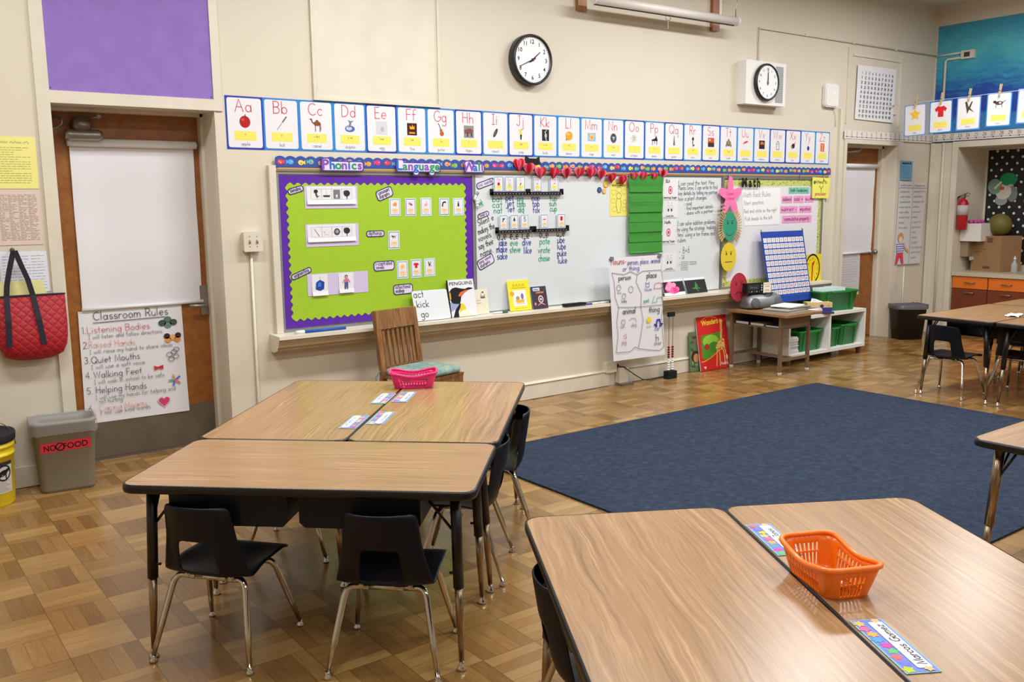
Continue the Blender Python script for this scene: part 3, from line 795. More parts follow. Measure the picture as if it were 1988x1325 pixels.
chr_((0, 0), 0, 7.57, -2.40, -PI / 2, 'navy school chair under the far tables, second one in from their near corner')
chr_((0, 0), 0, 8.30, -2.16, PI / 2, 'navy school chair under the far tables, nearest the orange cabinets')
chr_((0, 0), 0, 3.98, -4.42, 0, 'navy school chair under the table standing on the rug')

def swap(o):
    if o.type == 'MESH' and o.name.startswith('leg') and not o.name.startswith('leg_insert'):
        o.data = o.data.copy()
        for i, m in enumerate(o.data.materials):
            if m == SLEEVE: o.data.materials[i] = DULLCH
    for c in o.children: swap(c)
swap(t6)

# ================================================================== FRONT WALL BOARDS
MARKV = ink((92, 84, 168)); RAISED = ink((236, 170, 160))
LEDGEC = mat('ledge_shade_and_rail_tan', (174, 152, 116), 0.45, noise=0.08, nscale=6)  # map rail tan; on the ledge fascia it paints in the shade
# chalk ledge
b = MB(); b.M = WF
prof = ((0, 0.742), (0.158, 0.737), (0.160, 0.716), (0.150, 0.712), (0.146, 0.70), (0.135, 0.665), (0.118, 0.655), (0.112, 0.64), (0.06, 0.625), (0, 0.622))
a = [b.pt((2.262, z, w)) for w, z in prof]; c = [b.pt((8.29, z, w)) for w, z in prof]
for i in range(len(prof) - 1): b.face((a[i], c[i], c[i + 1], a[i + 1]), TRIM if i < 2 else LEDGEC)  # faces below the nose get the painted-in shade tone
b.face(a, TRIM); b.face(c[::-1], TRIM)
struct('trim_7', b, 'chalk ledge running under the boards')
b = MB(); b.M = WF
b.box(2.30, 0.742, 0, 2.346, 1.835, 0.034, TRIM)
struct('trim_8', b, 'cream upright at the left end of the boards')
b = MB(); b.M = WF
b.box(2.346, 1.80, 0, 8.35, 1.832, 0.022, LEDGEC); b.box(2.36, 1.808, 0.022, 8.34, 1.822, 0.026, mat('cork_strip', (176, 150, 112), 0.8))
struct('trim_9', b, 'map rail along the top of the boards')
b = MB(); b.M = WF
b.box(8.275, 0.76, 0, 8.30, 1.80, 0.02, TRIM)
struct('trim_10', b, 'thin cream strip at the right end of the boards')

def frame_part(t, w, h, bw, d, m, name='frame'):
    b = MB(); frame(b, -w / 2, -h / 2, w / 2, h / 2, bw, d, m); return b.build(name, t)
def wavy(x0, z0, x1, z1, n, m, amp):
    pts = []
    def side(ax, az, bx, bz, k, nx, nz):
        for i in range(k * 6):
            s = i / (k * 6); o = amp * math.cos(2 * PI * k * s)
            pts.append((ax + (bx - ax) * s + nx * o, az + (bz - az) * s + nz * o))
    side(x0, z0, x1, z0, n, 0, 1); side(x1, z0, x1, z1, m, -1, 0); side(x1, z1, x0, z1, n, 0, -1); side(x0, z1, x0, z0, m, 1, 0)
    return pts
# ---- phonics board
PB = FW(3.1285, 1.27, -0.002)
t = thing('bulletin_board', 'lime green bulletin board with scalloped purple border at the left of the whiteboard', 'bulletin board', PB)
frame_part(t, 1.553, 1.055, 0.018, 0.011, ALU)['label'] = 'grey metal frame'
b = MB(); b.rect(-0.76, -0.503, 0.76, 0.503, PURPLE, 0.006); b.build('border_paper', t)['label'] = 'purple border paper'
b = MB(); b.poly(wavy(2.421 - 3.1285, -0.452, 3.823 - 3.1285, 0.448, 26, 17, 0.0085), GREENP, 0.008); b.build('lime_sheet', t)['label'] = 'lime green sheet with wavy edge'
# ---- whiteboard
t = thing('whiteboard', 'long white dry-erase board with handwritten words at the middle of the front wall', 'whiteboard', FW(0, 0, -0.002))
b = MB(); frame(b, 3.907, 0.742, 6.698, 1.797, 0.010, 0.0105, ALU); b.build('frame', t)
b = MB(); b.rect(3.916, 0.752, 6.69, 1.787, WHITEB, 0.008); b.build('writing_surface', t)
b = MB()
def wword(tx, x, z, size, m, width=None, ang=0.0, w=None): hand(b, tx, x, z, size, m, w or size * 0.11, 0.0095, ang, width=width)
for tx, x, z, m in (('bat', 4.072, 1.587, MARKG), ('cat', 4.071, 1.544, MARKG), ('nat', 4.084, 1.500, MARKG), ('pet', 4.198, 1.597, MARKB), ('jet', 4.205, 1.554, MARKB), ('let', 4.219, 1.509, MARKB),
                    ('pig', 4.308, 1.592, MARKG), ('chip', 4.307, 1.547, MARKG), ('dig', 4.318, 1.504, MARKG), ('mop', 4.450, 1.594, MARKB), ('top', 4.458, 1.548, MARKB), ('fox', 4.464, 1.499, MARKB),
                    ('tup', 4.633, 1.590, MARKG), ('sun', 4.629, 1.549, MARKG), ('cup', 4.636, 1.507, MARKG)): wword(tx, x, z, 0.048, m, {'bat':.098,'cat':.1,'nat':.085,'pet':.08,'jet':.08,'let':.07,'pig':.065,'chip':.085,'dig':.06,'mop':.085,'top':.075,'fox':.07,'tup':.08,'sun':.08,'cup':.075}[tx], w=.0055)
for tx, x, z, m in (('a_e', 4.112, 1.300, MARKK), ('e_e', 4.234, 1.299, MARKK), ('i_e', 4.351, 1.299, MARKK), ('o_e', 4.525, 1.301, MARKK), ('u_e', 4.704, 1.305, MARKK),
                    ('jake', 4.122, 1.251, MARKB), ('make', 4.103, 1.201, MARKB), ('sake', 4.109, 1.147, MARKB), ('eve', 4.235, 1.247, MARKG), ('steve', 4.231, 1.193, MARKG), ('dive', 4.354, 1.246, MARKB), ('like', 4.368, 1.182, MARKB),
                    ('pote', 4.528, 1.248, MARKG), ('wrote', 4.513, 1.178, MARKG), ('chose', 4.516, 1.113, MARKG), ('ube', 4.712, 1.253, MARKB), ('lube', 4.711, 1.200, MARKB), ('puke', 4.711, 1.146, MARKB), ('luke', 4.719, 1.086, MARKB)): wword(tx, x, z, 0.054 if '_' not in tx else 0.066, m, {'a_e':.092,'e_e':.088,'i_e':.08,'o_e':.1,'u_e':.09,'jake':.086,'make':.107,'sake':.103,'eve':.08,'steve':.108,'dive':.092,'like':.085,'pote':.11,'wrote':.125,'chose':.12,'ube':.08,'lube':.095,'puke':.1,'luke':.1}[tx], w=.0058)
b.build('word_columns', t)['label'] = 'columns of practice words in blue and green marker'
b = MB()
for tx, x, z, wd in (('Silent e', 3.94, 1.408, 0.155), ('makes the', 3.938, 1.342, 0.165), ('vowels', 3.942, 1.287, 0.125), ('say their', 3.941, 1.228, 0.15), ('name.', 3.958, 1.172, 0.125)): wword(tx, x, z, 0.047, MARKK, wd, 0.3, 0.0044)
wword('eek', 3.938, 1.552, 0.045, MARKG, 0.055, 0.3); b.ribbon(((3.93, 1.537), (3.995, 1.562)), 0.003, MARKG, 0.0095)
b.ribbon(((3.925, 1.625), (3.945, 1.655)), 0.007, BLACK, 0.0095); b.ribbon(((3.918, 1.635), (3.935, 1.665)), 0.005, BLACK, 0.0095)
b.build('silent_e_note', t)['label'] = 'slanted black note about silent e'
b = MB(); MARKS = ink((58, 58, 66))
TEXTW = [('I can read the text: How', 6.114, 1.713, 0.485, 0.034, 0.03), ('Plants Grow. I can write to find', 6.115, 1.673, 0.528, 0.034, 0.02), ('key details by telling my partner', 6.116, 1.627, 0.528, 0.034, 0.02),
 ('how a plant changes', 6.117, 1.578, 0.378, 0.034, 0.03), ('- read', 6.187, 1.534, 0.110, 0.030, 0.05), ('- find important details', 6.198, 1.494, 0.388, 0.030, 0.04), ('- share with a partner', 6.199, 1.450, 0.388, 0.030, 0.05),
 ('I can solve addition problems', 6.112, 1.356, 0.509, 0.036, 0.02), ('by using the strategy "making', 6.110, 1.306, 0.514, 0.036, 0.02), ('tens" using a ten frame and', 6.115, 1.258, 0.504, 0.036, 0.0), ('cubes.', 6.116, 1.207, 0.119, 0.036, 0.04),
 ('- 8+6', 6.138, 1.101, 0.146, 0.055, 0.06), ('- 14', 6.139, 1.050, 0.074, 0.04, 0.0), ('-', 6.135, 0.99, None, 0.04, 0.0)]
for tx, x, z, wd, s, an in TEXTW: wword(tx, x, z, s * 1.1, MARKS, wd, an, 0.0031)
for i in range(6): b.ribbon(((6.165 + 0.018 * i, 1.03), (6.165 + 0.018 * i, 0.955)), 0.0022, MARKGR, 0.0095)
for i in range(5): b.ribbon(((6.165, 1.03 - 0.01875 * i), (6.255, 1.03 - 0.01875 * i)), 0.0022, MARKGR, 0.0095)
for i in range(5): b.ribbon(((6.275 + 0.02 * i, 1.0), (6.29 + 0.02 * i, 1.0), (6.29 + 0.02 * i, 1.028), (6.275 + 0.02 * i, 1.028), (6.275 + 0.02 * i, 1.0)), 0.002, MARKGR, 0.0095)
b.build('lesson_goals', t)['label'] = 'lesson goals handwritten in black marker'
# ---- math board
t = thing('bulletin_board', 'white bulletin board with yellow-green dotted border at the right of the whiteboard', 'bulletin board', FW(7.487, 1.27, -0.002))
frame_part(t, 1.572, 1.055, 0.02, 0.018, ALU)
b = MB(); b.rect(-0.768, -0.508, 0.768, 0.508, mat('dotted_border', (196, 204, 116), 0.7), 0.006)
rd = random.Random(3); dotc = ink((120, 128, 50))
for i in range(330):
    s = rd.random()
    if rd.random() < 0.6: x, z = -0.76 + 1.52 * s, rd.choice((rd.uniform(0.44, 0.5), rd.uniform(-0.5, -0.46)))
    else: x, z = rd.choice((rd.uniform(-0.762, -0.7), rd.uniform(0.715, 0.762))), -0.5 + s
    b.disc(x, z, 0.0055, 0.0055, dotc, 0.0066, 8)
b.build('dotted_border', t)
b = MB(); b.poly(wavy(-0.695, -0.455, 0.715, 0.437, 40, 26, 0.007), WHITEP, 0.008); b.build('white_sheet', t)

# ---- fish border
FISH = [ink(c) for c in ((226, 66, 74), (128, 190, 60), (236, 214, 90), (226, 60, 130), (240, 160, 90), (90, 170, 226), (236, 150, 50), (110, 180, 160))]
blu = mat('border_blue', (42, 74, 156), 0.6)
b = MB()
L = 8.372 - 2.345
n = 85
pts = [(0, 0), (L, 0)]
for i in range(n * 6, -1, -1):
    s = i / (n * 6); pts.append((s * L, 0.058 + 0.0135 * abs(math.sin(PI * n * s)) ** 0.8))
b.prism(pts, 0.0, 0.0012, blu)
rd = random.Random(11)
for i in range(n):
    cx = (i + 0.5) * L / n; cz = 0.034 + rd.uniform(-0.006, 0.006); m = FISH[(i * 5 + (i // 7)) % 8]; d = rd.choice((-1, 1))
    b.disc(cx, cz, 0.02, 0.0165, m, 0.002, 12)
    b.poly(((cx + d * 0.012, cz), (cx + d * 0.031, cz + 0.015), (cx + d * 0.031, cz - 0.015)) if d > 0 else ((cx - 0.012, cz), (cx - 0.031, cz - 0.015), (cx - 0.031, cz + 0.015)), m, 0.0019)
    b.disc(cx - d * 0.008, cz + 0.003, 0.0032, 0.0032, WHITEP, 0.0026, 8); b.disc(cx + d * 0.002, cz - 0.004, 0.006, 0.005, FISH[(i * 3 + 2) % 8], 0.0024, 8)
tag(b.build('border_strip', None, FW(2.345, 1.825, -0.027)), 'long scalloped blue border strip with small colourful fish above the boards', 'border')

# ---- word cut-outs
def sign(name, label, x, z, letters, size, cols, y=-0.04, rot=0.0, desc=0.0):
    t = thing(name, label, 'sign', FW(x, z, y, rot))
    ws = [{'W': 1.5, 'P': 1.15, 'l': 0.6, 'i': 0.6, 'L': 1.0}.get(c, 1.0) for c in letters]
    w = sum(ws) * size * 0.74; at = [(sum(ws[:i]) + ws[i] / 2) / sum(ws) * w for i in range(len(ws))]
    edge = ink((84, 58, 140)); 
    def back(g, h0, h1, m, nm):
        b = MB(); b.prism(rrect(-w / 2 - g, -size * 0.5 - g, w / 2 + g, size * 0.42 + g, size * 0.25, 4), h0, h1, m)
        b.prism(rrect(-w / 2 - g, 0, -w / 2 + size * 0.9 + g, size * 0.75 + g, size * 0.25, 4), h0 - 0.0003, h1 - 0.0002, m)
        if desc:
            for dx in desc: b.prism(rrect(dx * w - size * 0.3 - g, -size * 0.9 - g, dx * w + size * 0.3 + g, 0, size * 0.22, 4), h0 - 0.0003, h1 - 0.0002, m)
        b.build(nm, t)
    back(0.008, 0.0, 0.0015, edge, 'outline'); back(0.0, 0.0018, 0.003, ink((222, 210, 238)), 'backing')
    b = MB()
    for i, ch in enumerate(letters):
        font(b, ch, -w / 2 + at[i], -size * 0.36, size * (0.95 if i else 1.1), ink(cols[i % len(cols)]), 0.0042, 0.03, sx=1.15)
    b.build('lettering', t)
PU, GR, BL = (134, 84, 176), (44, 150, 90), (48, 110, 190)
sign('word_cutout', 'cut-out sign reading Phonics over the lime board', 2.815, 1.838, 'Phonics', 0.06, (PU, BL, GR, PU, BL, GR, PU))
sign('word_cutout', 'cut-out sign reading Language over the lime board', 3.408, 1.838, 'Language', 0.06, (BL, GR, PU, BL, GR, PU, GR, GR), desc=(-0.06, 0.31))
sign('word_cutout', 'cut-out sign reading Wall above the corner of the whiteboard', 3.89, 1.838, 'Wall', 0.06, (PU, BL, GR, PU))

# ---- alphabet cards
PIC = {
 'apple': [('e', (176, 28, 34), 0, 0, .8, .85), ('e', (214, 70, 66), -.3, .3, .25, .2), ('l', (70, 50, 30), ((0, .75), (.1, 1)), .12)],
 'bat': [('l', (150, 146, 150), ((-.7, -.9), (.5, .6)), .1), ('l', (110, 104, 108), ((.2, .25), (.75, .95)), .2)],
 'camel': [('e', (134, 74, 54), .1, .2, .6, .35), ('e', (134, 74, 54), .1, .5, .25, .25), ('l', (134, 74, 54), ((-.4, .2), (-.65, .35), (-.8, .8)), .18), ('e', (134, 74, 54), -.88, .82, .2, .1), ('l', (100, 56, 40), ((-.2, .1), (-.2, -.95)), .1), ('l', (100, 56, 40), ((.5, .1), (.55, -.95)), .1), ('l', (120, 66, 50), ((.65, .2), (.7, -.7)), .07)],
 'dolphin': [('e', (84, 104, 168), 0, -.35, .85, .5), ('e', (190, 200, 220), -.15, -.3, .5, .3), ('p', (120, 124, 140), ((-.3, -.2), (.1, -.1), (.3, .6), (.7, .9), (.1, .8), (-.3, 1.0), (-.05, .5)))],
 'egg': [('p', (206, 206, 214), ((-1, -1), (1, -1), (1, 1), (-1, 1))), ('e', (176, 178, 186), .1, -.25, .3, .42)],
 'fire': [('p', (70, 22, 16), ((-.9, -.95), (.9, -.95), (.9, .95), (-.9, .95))), ('p', (240, 170, 50), ((-.4, 0), (-.45, .6), (-.1, .3), (.1, .75), (.25, .3), (.5, .6), (.45, 0))), ('p', (230, 150, 60), ((-.6, -.7), (.6, -.7), (.5, -.45), (-.5, -.45)))],
 'guitar': [('e', (176, 92, 50), .15, -.5, .4, .4), ('e', (186, 110, 60), 0, 0, .27, .25), ('l', (60, 44, 40), ((0, .1), (-.5, 1.1)), .12)],
 'hippo': [('p', (140, 138, 136), ((-1, -1), (1, -1), (1, 1), (-1, 1))), ('e', (126, 82, 74), .1, .1, .75, .42), ('e', (126, 82, 74), -.6, 0, .3, .35), ('p', (84, 52, 46), ((-.4, -.2), (-.15, -.2), (-.15, -.8), (-.4, -.8))), ('p', (84, 52, 46), ((.4, -.2), (.65, -.2), (.65, -.8), (.4, -.8)))],
 'insect': [('E', (56, 54, 44), 0, 0, .85, .3, 1.05), ('E', (110, 108, 84), -.05, 0, .6, .12, 1.05)],
 'jump': [('e', (236, 200, 110), -.1, .55, .2, .22), ('p', (240, 210, 60), ((-.3, .35), (.25, .35), (.2, -.1), (-.2, -.1))), ('p', (40, 42, 60), ((-.2, -.1), (.2, -.1), (.1, -.95), (-.15, -.95))), ('l', (240, 210, 60), ((-.2, .3), (-.5, .8)), .12)],
 'kudu': [('p', (44, 44, 46), ((-.8, -1), (.8, -1), (.8, 1), (-.8, 1))), ('e', (200, 200, 200), .05, -.1, .25, .4), ('l', (210, 210, 210), ((.1, .2), (-.15, .5), (.2, .85)), .14), ('l', (190, 190, 190), ((0, -.4), (.15, -.9)), .2)],
 'lemon': [('e', (226, 160, 50), 0, .05, .85, .8), ('e', (246, 200, 90), -.2, .35, .3, .25), ('E', (206, 130, 40), -.6, -.6, .25, .2, .6)],
 'map': [('p', (150, 190, 216), ((-1, -.7), (1, -.75), (1, .8), (-1, .75))), ('p', (232, 200, 110), ((-.9, .1), (-.3, .6), (.4, .4), (.7, .7), (.4, -.2), (0, -.6), (-.5, -.3))), ('p', (226, 120, 90), ((-.3, .2), (.3, .1), (0, -.5))), ('p', (120, 180, 100), ((-.8, .1), (-.4, .4), (-.4, 0)))],
 'nest': [('e', (96, 82, 74), 0, 0, .8, .9), ('e', (56, 50, 50), 0, .05, .5, .55), ('e', (150, 190, 226), -.15, .15, .18, .2), ('e', (150, 190, 226), .18, .1, .17, .2), ('e', (150, 190, 226), 0, -.2, .18, .18)],
 'octopus': [('e', (210, 198, 176), .1, -.2, .4, .3)] + [('l', (196, 184, 160), ((0, 0), (.5 * math.cos(a), .5 * math.sin(a) + .2), (.9 * math.cos(a + .4), .8 * math.sin(a + .4))), .13) for a in (.2, 1.0, 1.8, 2.6, 3.6)],
 'piano': [('p', (34, 34, 40), ((-.8, -.2), (.8, -.2), (.8, .1), (.4, .9), (.1, .3), (-.8, .05))), ('l', (34, 34, 40), ((-.6, -.2), (-.6, -.9)), .13), ('l', (34, 34, 40), ((.6, -.2), (.6, -.9)), .13), ('l', (34, 34, 40), ((0, -.2), (0, -.7)), .1)],
 'queen': [('p', (120, 112, 124), ((-.3, -.9), (.3, -.9), (.15, .3), (-.15, .3))), ('e', (170, 150, 140), 0, .5, .17, .22), ('p', (160, 150, 140), ((-.15, .65), (.15, .65), (.1, 1), (-.1, 1)))],
 'rose': [('e', (50, 46, 50), 0, .55, .3, .35), ('l', (60, 60, 60), ((0, .3), (-.1, -.2), (.15, -.9)), .2), ('E', (70, 70, 70), .2, -.75, .35, .12, .4)],
 'sun': [('p', (206, 84, 40), ((-.95, -.9), (.95, -.9), (.95, .95), (-.95, .95))), ('p', (60, 42, 38), ((-.95, -.9), (.95, -.9), (.95, -.05), (-.95, 0))), ('e', (250, 226, 160), -.4, .5, .2, .2)],
 'turtle': [('e', (122, 112, 72), 0, 0, .75, .65), ('e', (150, 136, 80), 0, .2, .5, .4), ('e', (122, 112, 72), -.75, -.5, .2, .25), ('e', (122, 112, 72), .75, -.5, .2, .25), ('e', (122, 112, 72), 0, .75, .2, .2)],
 'umbrella': [('p', (210, 84, 80), ((-.9, -.1), (-.5, .4), (0, .6), (.5, .7), (.95, .5), (.4, .25), (-.2, .1)))],
 'volcano': [('p', (50, 34, 32), ((-.95, -.9), (.95, -.9), (.95, .9), (-.95, .9))), ('p', (220, 110, 60), ((-.6, .2), (-.3, .7), (.3, .6), (.7, .3), (.5, -.1), (.1, .2), (-.2, -.1)))],
 'window': [('l', (80, 80, 84), ((-.45, -.9), (-.45, .45), (0, .95), (.45, .45), (.45, -.9), (-.45, -.9)), .12), ('l', (120, 120, 124), ((-.45, .3), (.45, .3)), .08)],
 'box': [('E', (70, 48, 40), 0, 0, .6, .55, .3), ('p', (170, 140, 116), ((.1, .6), (.8, .9), (.6, .1))), ('p', (150, 124, 104), ((-.9, .1), (-.3, -.8), (-.2, -.1))), ('e', (40, 30, 28), .05, .05, .3, .3)],
 'yoyo': [('e', (54, 60, 130), .1, -.35, .45, .5), ('l', (110, 110, 120), ((.1, .1), (.05, .9)), .06)],
 'zipper': [('p', (226, 104, 60), ((-.75, -.95), (.75, -.95), (.75, .95), (-.75, .95))), ('l', (246, 190, 80), ((0, -.8), (0, .3)), .25), ('l', (250, 210, 130), ((-.3, .8), (0, .3), (.3, .8)), .1)],
 'cheese': [('p', (232, 150, 60), ((-.8, 0), (.1, .85), (.9, .1), (.5, -.7), (-.7, -.5)))],
 'shell': [('E', (196, 130, 150), 0, 0, .9, .4, -.5), ('E', (110, 70, 90), .2, -.1, .35, .25, -.5)],
 'flamingo': [('E', (236, 160, 170), -.1, -.3, .65, .45, .4), ('l', (236, 160, 170), ((.3, 0), (.1, .5), (.25, .9)), .14)],
 'orca': [('l', (28, 28, 34), ((-.7, -.6), (-.5, .3), (0, .6), (.6, .5)), .45), ('p', (28, 28, 34), ((-.9, -.9), (-.4, -.9), (-.55, -.4)))],
 'singer': [('p', (36, 36, 44), ((-.35, -.9), (.35, -.9), (.3, .3), (-.3, .3))), ('e', (196, 150, 130), 0, .5, .2, .25), ('e', (40, 30, 30), 0, .68, .22, .17)],
 'cow': [('e', (80, 50, 56), 0, .1, .6, .28), ('e', (60, 40, 44), -.65, .3, .25, .2), ('l', (110, 90, 90), ((-.4, 0), (-.45, -.55)), .1), ('l', (110, 90, 90), ((.4, 0), (.45, -.5)), .1), ('e', (220, 214, 214), .15, .12, .2, .14), ('l', (60, 40, 44), ((.6, .2), (.95, .45)), .07)],
 'star': [('s', (242, 190, 70))],
 'shirt': [('p', (210, 34, 46), ((-.45, -.85), (.45, -.85), (.45, .15), (.75, -.05), (1, .4), (.45, .85), (.15, .75), (-.15, .75), (-.45, .85), (-1, .4), (-.75, -.05), (-.45, .15)))],
 'stick': [('p', (86, 66, 54), ((-.6, .9), (-.3, .9), (0, .1), (.4, .9), (.6, .9), (.25, -.1), (.9, -.8), (.1, -.3), (-.2, -.95), (-.35, -.2)))],
 'boy': [('e', (220, 170, 140), 0, .65, .25, .25), ('e', (40, 30, 30), 0, .8, .25, .15), ('p', (240, 130, 50), ((-.4, -.1), (.4, -.1), (.3, .45), (-.3, .45))), ('p', (90, 120, 180), ((-.3, -.1), (.3, -.1), (.3, -.9), (-.3, -.9)))],
 'plane': [('p', (56, 44, 70), ((-.7, -.7), (-.4, .1), (-.7, .7), (.1, .5), (.8, .9), (.5, .2), (-.1, -.2), (-.3, -.9)))],
 'leaf': [('p', (34, 38, 50), ((-.6, -.4), (0, 1), (.6, -.4), (.1, -.5), (.1, -.9), (-.1, -.9), (-.1, -.5)))],
 'boat': [('p', (206, 60, 70), ((-.8, -.1), (.85, 0), (.6, -.4), (-.5, -.4))), ('l', (220, 140, 140), ((-.1, -.1), (.1, .3)), .1)],
 'cube': [('p', (206, 34, 48), ((-.6, -.8), (.3, -.95), (.65, -.5), (.65, .7), (-.1, .95), (-.6, .6)))],
 'five': [('t', (40, 92, 60), '5')],
 'tree': [('e', (46, 46, 50), 0, .2, .8, .7), ('e', (56, 56, 60), -.4, .5, .4, .35), ('l', (46, 46, 50), ((0, -.4), (0, -.95)), .18)],
 'afro': [('e', (40, 40, 44), -.1, .65, .5, .4), ('p', (70, 70, 74), ((-.2, .3), (.1, .3), (.3, -.4), (.9, -.3), (.2, -.7), (-.2, -.3))), ('l', (90, 90, 94), ((.1, -.6), (.1, -.95)), .08)],
 'ship': [('p', (70, 70, 74), ((-.9, -.2), (.9, -.2), (.7, -.6), (-.7, -.6))), ('l', (190, 190, 194), ((-.1, -.2), (-.1, .9)), .06)],
 'ear': [('p', (120, 120, 124), ((-.8, -1), (.8, -1), (.8, 1), (-.8, 1))), ('p', (226, 226, 228), ((-.3, -.2), (.2, 0), (.1, -.8), (-.2, -.8)))],
 'needle': [('l', (120, 116, 120), ((-.6, .8), (.6, -.9)), .09)],
 'faintstar': [('S', (224, 222, 224))],
}
def pic(b, key, cx, cy, s, h, sy=None):
    sy = sy or s
    for i, q in enumerate(PIC[key]):
        hh = h + 0.00025 * i; m = ink(q[1])
        if q[0] in 'eE':
            b.poly([(cx + p[0] * s, cy + p[1] * sy) for p in el(q[2], q[3], q[4], q[5], 16, q[6] if q[0] == 'E' else 0)], m, hh)
        elif q[0] == 'p': b.poly([(cx + p[0] * s, cy + p[1] * sy) for p in q[2]], m, hh)
        elif q[0] == 'l': b.ribbon([(cx + p[0] * s, cy + p[1] * sy) for p in q[2]], q[3] * s, m, hh)
        elif q[0] in 'sS': b.poly([(cx + p[0] * s, cy + p[1] * sy) for p in star(0, 0, 1, .5)], m, hh)
        elif q[0] == 't': hand(b, q[2], cx - .25 * s * 1.2, cy - .8 * sy, 1.7 * sy, m, .22 * s, hh)
YEL = ink((238, 222, 104)); PEACH = ink((240, 206, 150)); REDL = ink((206, 62, 84)); GREYT = ink((150, 150, 156))
BORD = [ink((52, 132, 204)), ink((36, 66, 168))]
WORDS = 'apple bat camel dolphin egg fire guitar hippo insect jump kudu lemon map nest octopus piano queen rose sun turtle umbrella volcano window box yoyo zipper'.split()
SPELL = {'C': 'c ck k', 'D': 'd _ed', 'E': 'e ea', 'F': 'f ph', 'J': 'j ge', 'K': 'k c ck', 'L': 'l le', 'N': 'n kn', 'R': 'r wr', 'S': 's ce', 'T': 't _ed'}
def letter_card(name, label, cap, word, M, w, h, border, group, caption=True, letters=True):
    b = MB()
    b.prism(((-w / 2, -h / 2), (w / 2, -h / 2), (w / 2, h / 2), (-w / 2, h / 2)), 0, 0.0008, border)
    g = w * 0.045
    b.poly(rrect(-w / 2 + g, -h / 2 + g, w / 2 - g, h / 2 - g, w * 0.06), WHITEP, 0.0013)
    if letters:
        tx = cap + cap.lower(); s = h * 0.23
        hand(b, tx, 0, h * 0.44 - s, s, REDL, h * 0.016, 0.0019, align='c', sp=0.12)
    pic(b, word, 0, h * (0.02 if letters else 0.17), h * (0.135 if letters else 0.2), 0.002)
    b.rect(-w * 0.29, -h * 0.33, w * 0.29, -h * 0.155, YEL, 0.0019)
    if caption:
        hand(b, SPELL.get(cap, cap.lower()) if letters else word[:1], 0, -h * 0.225, h * 0.035, MARKGR, h * 0.006, 0.0023, align='c')
        hand(b, word, 0, -h * 0.425, h * 0.062, GREYT, h * 0.0085, 0.0019, align='c')
    o = b.build(name, None, M)
    return tag(o, label, 'card', group)
cw, chh = 0.243, 0.327
CW = (2.0482, 8.3680)
step = (CW[1] - CW[0]) / 26
for i, wd in enumerate(WORDS):
    cap = 'ABCDEFGHIJKLMNOPQRSTUVWXYZ'[i]
    letter_card('alphabet_card', 'blue bordered wall alphabet card %s%s with a picture of a %s' % (cap, cap.lower(), wd) if wd[0] not in 'aeiou' else 'blue bordered wall alphabet card %s%s with a picture of an %s' % (cap, cap.lower(), wd),
                cap, wd, FW(CW[0] + (i + 0.5) * step, 2.0955, -0.002, random.uniform(-0.004, 0.004)), step, chh, BORD[1] if i in (0, 4, 7, 9, 14, 16, 18, 22, 23) else BORD[0], 'alphabet cards along the front wall')

# ---- papers on the phonics board (y = -0.012)
def small_card(label, x0, x1, z0, z1, word, border, band, group, y=-0.0115, letters=None, rot=0.0):
    w, h = x1 - x0, z1 - z0
    b = MB()
    b.prism(((-w / 2, -h / 2), (w / 2, -h / 2), (w / 2, h / 2), (-w / 2, h / 2)), 0, 0.0008, ink((214, 232, 236)))
    b.rect(-w * .43, -h * .44, w * .43, h * .45, border, 0.0013); b.rect(-w * .39, -h * .41, w * .39, h * .42, WHITEP, 0.0017)
    if letters:
        hand(b, letters, 0, h * .2, h * .2, REDL, h * .012, .0022, align='c'); pic(b, word, 0, h * .02, h * .12, .0022)
    else: pic(b, word, 0, h * .17, h * .17, .0022)
    b.poly(rrect(-w * .27, -h * .3, w * .27, -h * .08, w * .05), band, .0022)
    b.ribbon(((-w * .12, -h * .16), (w * .12, -h * .16)), h * .02, GREYT, .0026); b.ribbon(((-w * .1, -h * .36), (w * .1, -h * .36)), h * .02, GREYT, .0022)
    o = b.build('picture_card', None, FW((x0 + x1) / 2, (z0 + z1) / 2, y, rot))
    return tag(o, label, 'card', group)
g1, g2, g3 = ink((80, 150, 170)), ink((60, 80, 130)), ink((110, 180, 200))
for x0, x1, z0, z1, wd, bo, lb in ((3.177, 3.268, 1.495, 1.618, 'cheese', g1, 'an orange wedge'), (3.306, 3.395, 1.493, 1.619, 'shell', g2, 'a pink seashell'), (3.434, 3.526, 1.491, 1.622, 'flamingo', g3, 'a pink bird'),
                                   (3.591, 3.679, 1.490, 1.619, 'orca', g2, 'a black whale'), (3.711, 3.807, 1.490, 1.618, 'singer', g3, 'a standing figure in black'), (3.160, 3.253, 1.262, 1.391, 'cow', g2, 'a small cow'),
                                   (3.223, 3.315, 1.048, 1.178, 'star', g1, 'a yellow star'), (3.338, 3.427, 1.048, 1.183, 'shirt', g1, 'a red shirt'), (3.450, 3.544, 1.052, 1.184, 'stick', g3, 'brown sticks')):
    small_card('small picture card on the lime board showing ' + lb, x0, x1, z0, z1, wd, bo, PEACH, 'picture cards on the lime board')
